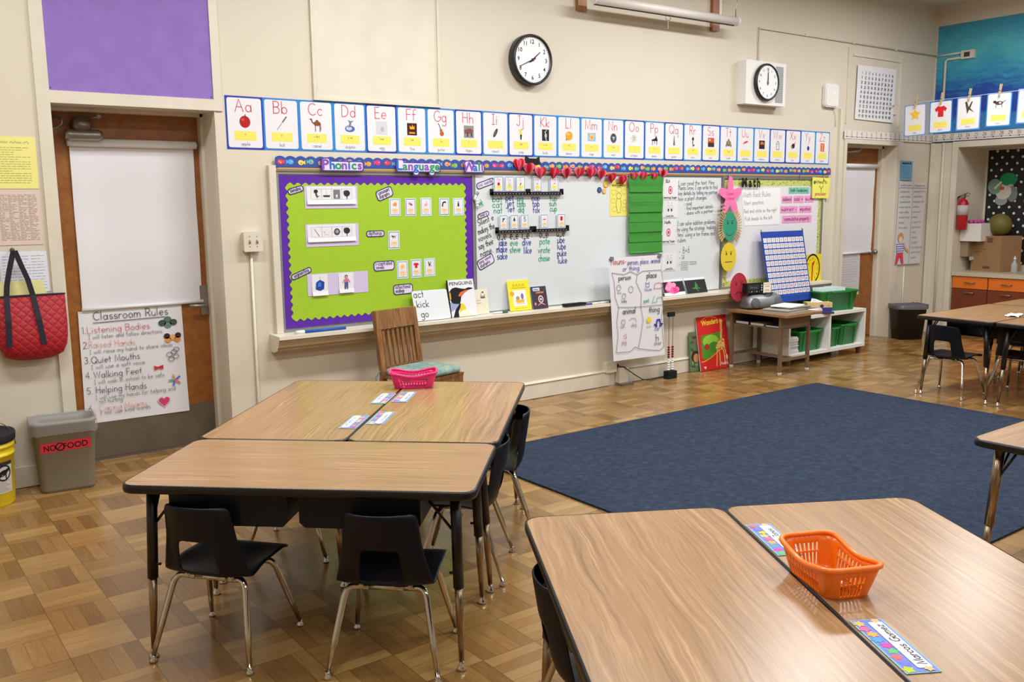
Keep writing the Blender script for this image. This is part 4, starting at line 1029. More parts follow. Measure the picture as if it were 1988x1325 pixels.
def bubble(label, x, z, w, h, lines, rot, y=-0.0115, group='heading tags'):
    w *= 1.14; h *= 1.14
    b = MB(); edge = ink((72, 70, 108)); fill = ink((226, 214, 240))
    b.prism(rrect(-w / 2, -h / 2, w / 2, h / 2, min(h * .42, .022)), 0, .0012, edge); k = .0075
    b.poly(rrect(-w / 2 + k, -h / 2 + k, w / 2 - k, h / 2 - k, min((h - 2 * k) * .42, .017)), fill, .0016)
    n = len(lines)
    for i, tx in enumerate(lines):
        zz = (n / 2 - i - .5) * (h - .02) / n - .008
        hand(b, tx, -w / 2 + .018, zz, .029, MARKK, .0036, .002, width=(w - .036) * min(1, len(tx) / max(len(q) for q in lines) + .1 * (n == 1)))
    return tag(b.build('heading_tag', None, FW(x, z, y, rot)), label, 'tag', group)
bubble('purple edged tag reading blending on the lime board', 2.484, 1.677, .1, .038, ['blending'], .27)
bubble('purple edged tag reading segmenting on the lime board', 2.497, 1.128, .135, .036, ['segmenting'], .36)
bubble('purple edged tag reading consonant digraphs on the lime board', 3.143, 1.652, .118, .066, ['consonant', 'digraphs'], .36)
bubble('purple edged tag reading dipthongs on the lime board', 3.061, 1.3755, .126, .04, ['dipthongs'], 0.0)
bubble('purple edged tag reading r-controlled vowels on the lime board', 3.122, 1.148, .148, .062, ['r-controlled', 'vowels'], .02)
bubble('purple edged tag reading inflectional endings on the lime board', 3.270, .973, .142, .066, ['inflectional', 'endings'], .02)
bubble('purple edged tag reading cvc words at the top of the whiteboard', 4.008, 1.724, .148, .044, ['cvc words'], .3)
bubble('purple edged tag reading final e on the whiteboard', 3.984, 1.489, .095, .036, ['final e'], .3)
bubble('purple edged tag reading long vowel digraphs low on the whiteboard', 4.0, 1.135, .14, .072, ['long vowel', 'digraphs'], .42)
lil = mat('lilac_card', (206, 194, 224), .7, spec=.2)
def strip(label, x0, x1, z0, z1, inner, pics, group='picture strips on the lime board'):
    cx, cz = (x0 + x1) / 2, (z0 + z1) / 2
    t = thing('picture_strip', label, 'picture strip', FW(cx, cz, -.0115), group)
    b = MB(); b.prism(((x0 - cx, z0 - cz), (x1 - cx, z0 - cz), (x1 - cx, z1 - cz), (x0 - cx, z1 - cz)), 0, .001, lil); b.build('backing', t)
    for q in inner:
        a0, a1, c0, c1 = q[0] - cx, q[1] - cx, q[2] - cz, q[3] - cz
        b = MB()
        A = [b.pt((a0, c1, .002)), b.pt((a1, c1, .002)), b.pt((a1, c0 + .03, .004)), b.pt((a0, c0 + .03, .004)), b.pt((a1, c0, .012)), b.pt((a0, c0, .012))]
        b.face((A[3], A[2], A[1], A[0]), WHITEP); b.face((A[5], A[4], A[2], A[3]), WHITEP)
        n = len(q[4]); ww = (a1 - a0 - .06) / n if n > 1 else (a1 - a0)
        for i, k in enumerate(q[4]):
            px = a0 + (.03 if n > 1 else 0) + (i + .5) * ww
            if n > 1: b.ribbon(((px - ww / 2, c0 + .032), (px + ww / 2, c0 + .032), (px + ww / 2, c1 - .014), (px - ww / 2, c1 - .014), (px - ww / 2, c0 + .032)), .0014, ink((190, 190, 196)), .005)
            pic(b, k, px, (c0 + c1) / 2 + (.008 if n > 1 else 0), min(ww * .4, .05), .0055)
        b.build('picture_sheet', t)
PIC['crystal'] = [('p', (36, 66, 160), ((-.7, -.6), (-.6, .4), (0, .75), (.7, .4), (.6, -.6), (0, -.85))), ('p', (70, 120, 210), ((-.4, -.3), (-.3, .3), (.1, .45), (.2, -.2))), ('l', (190, 190, 200), ((.1, .7), (0, 1.3)), .06)]
PIC['lady'] = [('e', (60, 40, 36), 0, .95, .25, .26), ('e', (210, 160, 140), 0, .88, .17, .2), ('p', (214, 110, 160), ((-.3, .1), (.3, .1), (.35, .65), (-.3, .65))), ('p', (80, 90, 140), ((-.3, .1), (.3, .1), (.25, -1), (.05, -1), (0, -.2), (-.1, -1), (-.35, -1))), ('l', (214, 130, 160), ((.3, .55), (.6, .1)), .14), ('l', (214, 130, 160), ((-.3, .55), (-.55, .1)), .14)]
PIC['ring'] = [('e', (80, 80, 84), 0, 0, .75, .8), ('e', (190, 190, 194), 0, .05, .35, .35), ('e', (90, 90, 94), -.05, .1, .15, .15)]
strip('lilac strip with four grey pictures at the top of the lime board', 2.545, 2.933, 1.555, 1.705, [(2.56, 2.918, 1.583, 1.700, ('afro', 'ship', 'ear', 'tree'))], 0)
strip('lilac strip with four grey pictures at mid height of the lime board', 2.54, 2.931, 1.301, 1.452, [(2.552, 2.908, 1.333, 1.448, ('needle', 'faintstar', 'ring', 'tree'))], 0)
strip('lilac strip with a blue crystal and a standing girl on the lime board', 2.537, 2.99, .972, 1.121, [(2.568, 2.684, .972, 1.116, ('crystal',)), (2.766, 2.878, .979, 1.117, ('lady',))], 0)

# ---- trays of cards on the whiteboard
def tray(label, x0, x1, z, mids=()):
    b = MB(); k = ink((30, 30, 32))
    b.box(x0, z - .046, 0, x1, z - .03, .03, k); b.box(x0, z - .046, 0, x0 + .014, z, .03, k); b.box(x1 - .014, z - .046, 0, x1, z, .03, k)
    b.box(x0, z - .03, .026, x1, z - .022, .03, k)
    for m_ in mids: b.box(m_ - .018, z - .04, 0, m_ + .018, z, .03, k)
    for i in range(int((x1 - x0) / .03)): b.disc(x0 + .02 + .03 * i, z - .036, .003, .003, WHITEP, .0304, 6)
    return tag(b.build('card_tray', None, FW(0, 0, -.011)), label, 'tray', 'black card trays on the whiteboard')
tray('long black card tray under the top row of vowel cards', 4.048, 4.752, 1.684, (4.399,))
tray('black card tray holding the three cards of the second row', 4.094, 4.444, 1.394)
tray('black card tray holding the two cards right of the second row', 4.460, 4.811, 1.394)
for x0, x1, wd, lt in ((4.077, 4.169, 'apple', 'Aa'), (4.179, 4.274, 'egg', 'Ee'), (4.285, 4.381, 'insect', 'Ii'), (4.455, 4.545, 'octopus', 'Oo'), (4.624, 4.721, 'umbrella', 'Uu')):
    small_card('vowel card %s standing in the top black tray on the whiteboard' % lt, x0, x1, 1.656, 1.782, wd, ink((70, 90, 150)), YEL, 'vowel cards in the trays', -.022, lt)
for x0, x1, wd, lb in ((4.125, 4.206, 'plane', 'a dark plane'), (4.229, 4.308, 'leaf', 'a dark leaf'), (4.328, 4.410, 'five', 'a green five'), (4.526, 4.608, 'boat', 'a red boat'), (4.699, 4.789, 'cube', 'a red cube')):
    small_card('card in the lower black trays showing ' + lb, x0, x1, 1.37, 1.488, wd, ink((70, 90, 150)), PEACH, 'vowel cards in the trays', -.022)
def magnet(label, x, z, r, cols, shape='disc'):
    b = MB(); b.lathe(((r, 0), (r, .005), (r * .9, .006)), ink(cols[0]), 14); 
    b.disc(0, 0, r * .8, r * .8, ink(cols[1]), .0066)
    return tag(b.build('magnet', None, FW(x, z, -.011)), label, 'magnet', 'magnets beside the yellow poster')
magnet('small round dark blue magnet on the whiteboard', 5.165, 1.675, .024, ((44, 58, 110), (70, 90, 150)))
magnet('small yellow magnet on the whiteboard', 5.235, 1.722, .028, ((232, 186, 50), (240, 200, 80)))
magnet('small tan magnet on the whiteboard', 5.217, 1.665, .022, ((220, 160, 60), (236, 190, 110)))
# blank putty clump
b = MB()
for px, pz in ((3.905, 1.625), (3.91, 1.60), (3.915, 1.58), (3.918, 1.56), (3.9, 1.612)): b.ball((px, pz, .01), .014, WHITEP, 8, 1, 1.2, .8)
tag(b.build('tape_scrap', None, FW(0, 0, -.018)), 'crumpled white tape on the frame between lime board and whiteboard', 'tape')

# ---- posters over the whiteboard
def sheet(name, label, cat, pts, M, m, wob=.004, part=True, group=None, nseg=10):
    """hanging paper from four corners (tl, tr, br, bl), slightly wavy; returns thing and a builder for its printing"""
    b = MB(); tl, tr, br, bl = [Vector(p) for p in pts]
    rows = []
    for i in range(nseg + 1):
        s = i / nseg; r = []
        for j in range(5):
            u = j / 4; p = (tl * (1 - u) + tr * u) * (1 - s) + (bl * (1 - u) + br * u) * s
            r.append(b.pt((p.x, p.y, wob * math.sin(s * 5 + u * 2) * s)))
        rows.append(r)
    for p, q in zip(rows, rows[1:]):
        for j in range(4): b.face((q[j], q[j + 1], p[j + 1], p[j]), m, True)
    return b
def zig(b, pts, w, m, h): b.ribbon(pts, w, m, h)

b = MB(); yp = ink((238, 224, 112))
b.prism(((-.1, -.15), (.105, -.15), (.1, .15), (-.1, .15)), 0, .001, yp)
font(b, 'GROWTH MINDSET', 0, .1, .016, BLACK, .0016, .02, width=.165); b.ribbon(((-.03, .125), (.03, .125)), .006, BLACK, .0016)
for cx, cz, r in ((-.06, .05, .028), (.0, .075, .03), (.06, .055, .028), (-.065, -.02, .026), (.07, -.03, .024), (-.05, -.09, .028), (.065, -.09, .026)): b.ribbon(el(cx, cz, r, r * .75) + [el(cx, cz, r, r * .75)[0]], .002, MARKGR, .0016)
b.ribbon(el(0, .02, .028, .025) + [el(0, .02, .028, .025)[0]], .003, MARKK, .0016); b.ribbon(((-.02, 0), (-.03, -.05), (-.015, -.12), (.015, -.12), (.03, -.05), (.02, 0)), .003, MARKK, .0016)
tag(b.build('poster', None, FW(5.386, 1.605, -.0115)), 'yellow growth mindset poster beside the green hanging chart', 'poster')

gch = mat('green_plastic_chart', (58, 140, 52), .45, noise=.08, nscale=10)
t = thing('pocket_chart', 'green hanging pocket chart with clear pockets on the whiteboard', 'pocket chart', FW(5.68, 1.795, -.03))
b = MB(); rows = []
for i in range(25):
    v = -i / 24 * .665; rows.append((b.pt((-.203 - .003 * math.sin(i), v, .012 + .004 * math.sin(i * .9))), b.pt((.208 - .006 * i / 24, v, .012 + .004 * math.sin(i * .9 + .6)))))
for p, q in zip(rows, rows[1:]): b.face((q[0], q[1], p[1], p[0]), gch, True)
b.build('chart_sheet', t)
b = MB(); clear = mat('pocket_band', (64, 146, 58), .35)
for k in range(7):
    v = -.09 - .085 * k
    b.hull8(((-.2, v - .05, .014), (.2, v - .05, .014), (.2, v - .05, .0175), (-.2, v - .05, .0175)), ((-.2, v, .012), (.2, v, .012), (.2, v, .0182), (-.2, v, .0182)), clear)
b.build('pocket_strip', t)
b = MB(); b.tube(((-.2, -.655, .018), (.2, -.657, .018)), .008, gch, 8); b.build('bottom_rail', t)

t = thing('poster', 'white nouns chart paper hanging from the whiteboard over the ledge', 'poster', FW(5.5, .68, -.165))
b = sheet('', '', '', ((-.372, .437), (.237, .439), (.311, -.444), (-.304, -.436)), None, WHITEP, .003); b.build('chart_paper', t)
b = MB(); hh = .0055
NOUN = [('Nouns-', -.345, .383, .177, .05, MARKR), ('person, place, animal', -.155, .373, .393, .042, MARKV), ('or thing', -.212, .322, .197, .042, MARKV), ('person', -.258, .247, .148, .045, MARKK), ('place', .07, .247, .127, .05, MARKK), ('animal', -.209, -.042, .157, .05, MARKK), ('thing', .102, -.053, .136, .05, MARKK),
 ('boy', -.271, .135, .047, .022, MARKGR), ('baby', -.223, .058, .064, .03, MARKGR), ('house', .05, .138, .085, .026, MARKB), ('park', .038, .038, .07, .035, MARKG), ('cat', -.235, -.159, .054, .03, MARKGR), ('dog', -.106, -.156, .062, .03, MARKGR), ('pig', -.213, -.296, .054, .035, MARKP), ('sun', .076, -.183, .057, .025, MARKGR), ('car', .176, -.217, .065, .035, MARKB), ('chair', .171, -.346, .094, .035, MARKGR)]
for tx, x, z, wd, s, m in NOUN: hand(b, tx, x, z, s, m, s * .1, hh, width=wd)
for L_ in (((-.336, .313), (-.199, .292), (-.124, .313), (-.042, .283), (.02, .31), (.125, .309), (.246, .308)), ((-.042, .283), (-.055, .22), (.009, .116), (.003, .006), (.033, -.108), (.007, -.247), (-.02, -.346)), ((-.257, .021), (-.121, .01), (.003, .006), (.158, .004), (.28, .004)),
           ((-.336, .313), (-.309, .235), (-.297, .108), (-.257, .016), (-.276, -.101), (-.261, -.221), (-.28, -.364)), ((-.28, -.364), (-.117, -.371), (-.062, -.337), (-.006, -.358), (.107, -.38), (.237, -.399), (.295, -.369)), ((.246, .308), (.27, .199), (.262, .077), (.28, .004), (.258, -.107), (.292, -.369))):
    b.ribbon(L_, .0045, MARKGR, hh)
for cx, cz, r in ((-.258, .185, .024), (-.116, .162, .027), (-.197, .112, .022), (-.202, -.11, .022)):
    b.ribbon(el(cx, cz, r, r) + [el(cx, cz, r, r)[0]], .004, MARKGR, hh); b.disc(cx - r * .35, cz + r * .2, .003, .003, MARKGR, hh, 6); b.disc(cx + r * .35, cz + r * .2, .003, .003, MARKGR, hh, 6)
b.poly(star(.103, -.116, .035, .02, 9), ink((236, 212, 60)), hh)
b.ribbon(((.17, -.165), (.195, -.165), (.205, -.125), (.235, -.125), (.245, -.165), (.27, -.165)), .014, MARKB, hh); b.disc(.195, -.178, .012, .012, MARKB, hh + .0003); b.disc(.245, -.178, .012, .012, MARKB, hh + .0003)
b.ribbon(((.06, .17), (.06, .21), (.08, .195), (.1, .21), (.1, .17), (.06, .17)), .004, MARKB, hh); b.ribbon(((.16, .15), (.17, .19), (.21, .2), (.25, .19), (.26, .15), (.16, .15)), .004, MARKR, hh)
b.ribbon(((.17, .09), (.14, .03), (.2, .035), (.2, .07), (.26, .07), (.26, .035)), .004, MARKG, hh)
b.ribbon(((-.13, -.1), (-.1, -.085), (-.06, -.09), (-.05, -.12)), .004, MARKGR, hh); b.ribbon(((-.2, -.23), (-.17, -.215), (-.16, -.25), (-.2, -.25)), .004, MARKP, hh)
b.ribbon(((.19, -.25), (.195, -.31)), .005, MARKK, hh); b.ribbon(((.193, -.28), (.22, -.28), (.222, -.31)), .005, MARKK, hh)
b.build('drawing', t)['label'] = 'marker words and small drawings'
for px in (-.35, .215):
    b = MB(); b.prism(((px - .02, .425), (px + .02, .415), (px + .03, .445), (px - .005, .45)), .003, .012, ink((120, 120, 126))); b.build('clip', t)

# target tiles
def tile(label, x0, x1, z0, z1, kind, cap, head=None):
    cx, cz = (x0 + x1) / 2, (z0 + z1) / 2; w, h = x1 - x0, z1 - z0
    b = MB(); b.prism(((-w / 2, -h / 2), (w / 2, -h / 2), (w / 2, h / 2), (-w / 2, h / 2)), 0, .001, WHITEP)
    if head: hand(b, head, -w * .28, h * .33, h * .13, MARKK, .005, .0016)
    if kind == 'eyes':
        for s in (-1, 1):
            b.ribbon(el(s * .022, .012, .016, .03, 14) + [el(s * .022, .012, .016, .03, 14)[0]], .002, MARKGR, .0016); b.disc(s * .02, -.002, .008, .013, BLACK, .0018, 10); b.ribbon(((s * .012, .055), (s * .03, .062)), .003, MARKGR, .0016)
    else:
        b.disc(0, .01 if head is None else -.005, .026, .036, MARKR, .0016); b.disc(0, .01 if head is None else -.005, .018, .026, WHITEP, .0019); b.disc(0, .01 if head is None else -.005, .011, .016, MARKR, .0022)
    font(b, cap, 0, -h * .41, .016, BLACK, .0018, .025, width=w * .85 if len(cap) > 9 else w * .5); b.ribbon(((-w * .4, -h * .45), (w * .4, -h * .45)), .0025, BLACK, .0016)
    tag(b.build('target_tile', None, FW(cx, cz, -.0115)), label, 'sign', 'objective tiles on the whiteboard')
tile('white tile with a red target under the ELA heading', 5.91, 6.11, 1.585, 1.77, 'target', 'Learning Target', 'ELA')
tile('white tile with two eyes, upper one right of the green chart', 5.91, 6.108, 1.425, 1.578, 'eyes', 'Look For')
tile('white tile with a red target under the Math heading', 5.9, 6.09, 1.195, 1.415, 'target', 'Learning Target', 'Math:')
tile('white tile with two eyes, lower one near the bottom of the whiteboard', 5.914, 6.104, .956, 1.115, 'eyes', 'Look For')

# ---- math board papers
b = MB(); b.prism(((-.302, .167), (-.245, -.177), (.291, -.175), (.296, .181)), 0, .001, ink((240, 240, 242)))
for tx, x, z, wd, s, an in (('Math Rack Rules', -.27, .093, .41, .045, .02), ('Start position', -.262, .019, .3, .036, .03), ('Red and white on the right', -.255, -.057, .5, .034, .02), ('Push beads to the left', -.24, -.129, .42, .034, .02)): hand(b, tx, x, z, s * 1.1, MARKGR, .0035, .0016, an, width=wd)
tag(b.build('poster', None, FW(7.28, 1.51, -.0115)), 'white Math Rack Rules chart on the right bulletin board', 'poster')
def vcard(label, x0, x1, z0, z1, tx, rgb):
    cx, cz = (x0 + x1) / 2, (z0 + z1) / 2; w, h = x1 - x0, z1 - z0
    b = MB(); b.prism(((-w / 2, -h / 2), (w / 2, -h / 2), (w / 2, h / 2), (-w / 2, h / 2)), 0, .001, ink(rgb))
    hand(b, tx, -w * .44, -h * .2, h * .52, MARKK, .0045, .0016, width=w * .86)
    tag(b.build('word_card', None, FW(cx, cz, -.0115)), label, 'card', 'vocabulary cards on the math board')
vcard('teal heading card reading Math Vocabulary', 7.705, 8.04, 1.636, 1.698, 'Math Vocabulary', (126, 200, 180))
PK = (238, 158, 206)
vcard('pink card reading addend on the math board', 7.60, 7.765, 1.545, 1.612, 'addend', PK)
vcard('pink card reading add with a plus sign', 7.785, 7.955, 1.545, 1.614, 'add +', PK)
vcard('pink card reading sum beside the yellow note', 7.97, 8.12, 1.548, 1.615, 'sum', PK)
vcard('pink card reading subtract with a minus sign', 7.58, 7.86, 1.446, 1.513, 'subtract -', PK)
vcard('pink card reading equation on the math board', 7.884, 8.09, 1.446, 1.513, 'equation', PK)
vcard('wide pink card reading commutative property', 7.614, 8.092, 1.346, 1.419, 'commutative property', PK)
b = MB()
for ch, px in zip('Math', (-.098, -.012, .048, .112)): font(b, ch, px, -.042, .085, BLACK, .0015, .045, sx=.86, ang=.04)
k = len(b.v)
tag(b.build('word_cutout', None, FW(7.09, 1.745, -.035)), 'black cut-out word Math at the top of the right bulletin board', 'sign')
b = MB(); yn = ink((236, 232, 110)); b.prism(((-.153, .108), (.155, .1), (.14, -.108), (-.148, -.103)), 0, .001, yn)
hand(b, 'Attend to', -.1, .045, .035, MARKK, .005, .0016, width=.2); b.disc(-.115, .055, .018, .018, ink((60, 130, 70)), .0016); b.ribbon(((-.03, .02), (0, -.01), (.035, .02)), .008, ink((110, 120, 60)), .0016); b.ribbon(((0, -.01), (0, -.045)), .008, ink((110, 120, 60)), .0016)
hand(b, 'precision', -.1, -.075, .036, MARKR, .006, .0016, width=.19)
tag(b.build('poster', None, FW(8.213, 1.692, -.03)), 'yellow Attend to precision note clipped over the right end of the board', 'poster')

# feelings chain hanging in front of the math board
def ov(name, label, x, z, rx, rz, rgb, y, mood, cat='cut-out'):
    t = thing(name, label, cat, FW(x, z, y), 'paper faces hanging in a column')
    b = MB(); b.prism(el(0, 0, rx, rz, 28), 0, .002, mat('felt_%d' % rgb[0], rgb, .8)); b.build('face_disc', t)
    b = MB(); k = ink((60, 44, 40))
    for s in (-1, 1): b.disc(s * rx * .3, rz * .22, rx * .08, rz * .09, k, .0028, 10); b.ribbon(((s * rx * .42, rz * .4), (s * rx * .22, rz * .34)), rx * .05, k, .0026)
    if mood == 'smile': b.ribbon(_A(0, -rz * .35, rx * .5, rz * .3, 200, 340, 8), rx * .05, k, .0026)
    elif mood == 'flat': b.ribbon(((-rx * .45, -rz * .35), (rx * .45, -rz * .33)), rx * .06, k, .0026)
    else: b.ribbon(_A(0, -rz * .7, rx * .5, rz * .35, 30, 150, 8), rx * .06, k, .0026)
    b.build('drawn_face', t)
    return t
b = MB()
pk = mat('pink_paper', (244, 120, 176), .75)
pts = []
for i in range(50):
    a = 2 * PI * i / 50; r = .135 + .055 * math.cos(5 * a)
    pts.append((r * math.sin(a) * .88, r * math.cos(a)))
b.prism(pts, 0, .002, pk); hand(b, 'Super', -.05, .015, .03, MARKR, .003, .0026, width=.1); hand(b, 'Listener', -.06, -.03, .03, MARKR, .003, .0026, width=.12)
tag(b.build('paper_star', None, FW(6.775, 1.612, -.05)), 'pink paper star at the top of the hanging column of faces', 'cut-out')
green = ov('smiley_cutout', 'green smiling paper oval ringed with wooden clothespins', 6.771, 1.337, .103, .135, (48, 148, 116), -.055, 'smile')
ov('smiley_cutout', 'yellow paper oval with straight mouth below the green one', 6.757, 1.05, .109, .135, (222, 196, 50), -.06, 'flat')
ov('smiley_cutout', 'red frowning paper oval hanging lowest beside the radio', 6.775, .772, .122, .135, (178, 40, 60), -.175, 'frown')
pin0 = None
cpw = mat('clothespin_wood', (204, 176, 128), .6)
pinpos = [(6.771 + .135 * math.cos(a), 1.337 + .15 * math.sin(a), a) for a in [math.radians(d) for d in list(range(-52, 60, 9)) + list(range(128, 235, 9))]] + [(6.668, 1.467 + .035 * i, PI) for i in range(3)]
for px, pz, a in pinpos:
    if pin0 is None:
        t = thing('clothespin', 'small wooden clothespin clipped round the green paper face', 'clothespin', None, 'clothespins round the green face')
        for s in (-1, 1):
            b = MB(); b.hull8(((-.035, s * .001, 0), (.037, s * .0025, 0), (.037, s * .0025 + s * .0045, 0), (-.035, s * .001 + s * .004, 0)) if s > 0 else ((-.035, -.005, 0), (.037, -.007, 0), (.037, -.0025, 0), (-.035, -.001, 0)),
                              ((-.035, s * .001, .008), (.037, s * .0025, .008), (.037, s * .007, .008), (-.035, s * .005, .008)) if s > 0 else ((-.035, -.005, .008), (.037, -.007, .008), (.037, -.0025, .008), (-.035, -.001, .008)), cpw)
            b.build('arm', t)
        b = MB(); b.tube(((0, -.006, .009), (0, .006, .009)), .002, STEEL, 6); b.build('spring', t)
        pin0 = t; t.matrix_world = FW(px, pz, -.053, a)
    else: copy_tree(pin0, FW(px, pz, -.053, a))
# ---- hundreds pocket chart leaning on the shelf
pc = Matrix.Translation((7.53, -.075, 1.27)) @ Matrix(((1, 0, 0, 0), (0, 0, -1, 0), (0, 1, 0, 0), (0, 0, 0, 1))) @ Matrix.Rotation(-.205, 4, 'X')
t = thing('hundreds_chart', 'blue hundreds pocket chart with red and black number cards leaning on the math board', 'pocket chart', pc)
bcl = mat('blue_nylon', (28, 66, 160), .55, noise=.06)
b = MB(); b.prism(((-.335, 0), (.335, 0), (.325, -.70), (-.325, -.70)), 0, .003, bcl); b.build('chart_cloth', t)
b = MB()
for k in range(10): b.box(-.315, -.135 - .057 * k, .003, .315, -.105 - .057 * k, .0045, mat('clear_pocket', (44, 82, 172), .25))
b.build('pocket_strip', t)
for r in range(10):
    for c in range(10):
        b = MB(); x = -.285 + .0632 * c; v = -.085 - .057 * r
        b.box(x - .0275, v - .0225, .005, x + .0275, v + .0225, .0056, WHITEP)
        n_ = r * 10 + c + 1; hand(b, str(n_), x, v - .011, .024, MARKR if (r + c) % 3 else MARKGR, .0035, .0063, align='c')
        b.build('number_card', t)
for s in (-1, 1):
    b = MB(); b.tube(((s * .325, -.01, .003), (s * .325, .012, .006), (s * .318, .02, .0)), .006, STEEL, 6); b.build('grommet_hook', t)
# yellow teaching clock card
t = thing('teaching_clock', 'yellow paper teaching clock with red hands above the green bin', 'clock', FW(8.12, .865, -.03))
b = MB(); b.prism(((-.145, -.155), (.155, -.155), (.14, .15), (-.135, .15)), 0, .0015, mat('yellow_card', (238, 214, 30), .6)); b.build('card', t)
b = MB(); k = 28
ring = el(-.005, .002, .128, .155, k); rin = el(-.005, .002, .112, .137, k)
for i in range(k):
    j = (i + 1) % k
    if i % 2 == 0 or True: b.face([b.pt((p[0], p[1], .002)) for p in (ring[i], ring[j], rin[j], rin[i])], ink((34, 30, 20)))
for i in range(12):
    a = PI / 2 - (i + 1) * PI / 6; font(b, str(i + 1), -.005 + .088 * math.cos(a), .002 + .108 * math.sin(a) - .011, .022, ink((60, 50, 20)), .0022, .01)
b.build('dial', t)
b = MB(); rh = ink((200, 50, 30)); b.ribbon(((-.005, .06), (-.01, -.125)), .018, rh, .003); b.ribbon(((-.01, .02), (.02, .075)), .018, rh, .0034); b.build('hands', t)

# ---- paper hearts garland
RED1, RED2 = mat('red_card', (206, 36, 54), .7), mat('pink_card', (250, 120, 150), .7)
HP = [(4.306, 1.872, .058), (4.402, 1.842, .055), (4.519, 1.815, .055), (4.656, 1.812, .052), (4.785, 1.812, .052), (4.919, 1.817, .052), (5.050, 1.818, .052), (5.162, 1.804, .05), (5.275, 1.777, .05), (5.404, 1.762, .05), (5.527, 1.787, .046), (5.633, 1.792, .05), (5.765, 1.789, .046), (5.883, 1.815, .05)]
for i, (x, z, s) in enumerate(HP):
    b = MB(); rd = random.Random(i); hp = heart(0, 0, s * 1.04, 24)
    half = [(p[0], p[1]) for p in hp if p[0] >= -1e-6]
    half = sorted(half, key=lambda p: -math.atan2(p[0], p[1] - .0) if False else math.atan2(p[1], p[0] + 1e-9), reverse=True)
    top = [p for p in hp[:13]]                     # right half from the cleft to the tip
    for j, ang in enumerate((8, 42, 78, 102, 138, 172)):
        a = math.radians(ang + rd.uniform(-8, 8)); m = (RED1, RED2, RED1, RED2, RED2, RED1)[(j + i * 2) % 6] if i not in (3, 8, 10, 12) else (RED1 if j % 3 else RED2)
        ids = [b.pt((p[0] * math.cos(a), p[1], abs(p[0]) * math.sin(a) + .0006)) for p in top]
        ids2 = [b.pt((p[0] * math.cos(a) + .0008 * math.sin(a), p[1], abs(p[0]) * math.sin(a) + .0006 - .0008 * math.cos(a))) for p in top]
        b.face(ids, m); b.face(ids2[::-1], m)
    o = b.build('paper_heart', None, FW(x, z, -.032, rd.uniform(-.15, .15)))
    pos = ['first', 'second', 'third', 'fourth', 'fifth', 'sixth', 'seventh', 'eighth', 'ninth', 'tenth', 'eleventh', 'twelfth', 'thirteenth', 'fourteenth'][i]
    tag(o, 'red and pink folded paper heart, %s along the string from the black bow' % pos, 'paper heart', 'folded paper hearts')
b = MB(); b.tube([(x, z + .02, .0) for x, z, s in HP], .0012, WHITEP, 5)
tag(b.build('garland_string', None, FW(0, 0, -.031)), 'thin string carrying the paper hearts', 'string')
b = MB()
b.prism(((-.08, -.03), (.08, -.03), (.075, 0), (.072, .032), (.04, .012), (-.03, .014), (-.065, .036), (-.074, .0)), 0, .004, mat('black_felt', (22, 20, 22), .9))
tag(b.build('paper_bow', None, FW(4.442, 1.905, -.03)), 'black paper bow with two points above the fish border', 'decoration')
for x in (6.775, 7.86, 8.25):
    b = MB(); b.tube(((0, .03, .0), (0, .0, .006), (0, -.03, .012), (.006, -.036, .016)), .004, STEEL, 6); b.box(-.01, .0, .0, .01, .03, .004, STEEL)
    tag(b.build('map_hook', None, FW(x, 1.80, -.024)), 'small metal hook on the map rail ' + ('above the pink star' if x < 7 else 'right of the word Math' if x < 8 else 'holding the yellow note'), 'hook')

# ================================================================== MORE ON THE FRONT WALL
def notice(label, pts, M, rgb, lines=0, cat='paper', name='notice', head=None, seed=1, cols=1):
    b = MB(); m = ink(rgb)
    b.prism(pts, 0, .001, m)
    xs = [p[0] for p in pts]; zs = [p[1] for p in pts]; x0, x1, z0, z1 = min(xs) + .015, max(xs) - .015, min(zs) + .02, max(zs) - .03
    rd = random.Random(seed); tm = ink(tuple(int(c * .72) for c in rgb))
    if head: scrawl(b, x0 + .01, x1 - .02, z1 - .008, .02, tm, .0026, .0015, seed); z1 -= .03
    for i in range(lines):
        for c in range(cols):
            a = x0 + (x1 - x0) * c / cols; e = x0 + (x1 - x0) * (c + .9) / cols - (0 if rd.random() < .7 else (x1 - x0) / cols * rd.uniform(.1, .5)); z = z1 - (z1 - z0) * i / lines
            n = 4; cur = a
            while cur < e - .006:
                wl = min(rd.uniform(.008, .03), e - cur); b.ribbon(((cur, z), (cur + wl, z)), .0032, tm, .0015); cur += wl + .007
    return tag(b.build(name, None, M), label, cat)
notice('bright yellow typed notice left of the door, top of its column', ((-.12, -.14), (.095, -.14), (.098, .142), (-.12, .142)), FW(.872, 1.827, -.002), (236, 231, 140), 16, head='Notice to families', seed=4)
notice('pale pink typed class list under the yellow notice', ((-.12, -.152), (.098, -.152), (.103, .152), (-.12, .152)), FW(.866, 1.53, -.002), (220, 200, 186), 30, seed=8, cols=4)
notice('white printed form partly hidden behind the red bag straps', ((-.13, -.13), (.115, -.115), (.108, .112), (-.13, .118)), FW(.868, 1.228, -.002), (226, 228, 236), 12, seed=9, cols=3)
notice('pale yellow folder strip behind the top of the red bag', ((-.14, -.045), (.1, -.045), (.08, .04), (-.14, .042)), FW(.862, 1.138, -.006), (232, 226, 158), 0, cat='folder', name='folder')
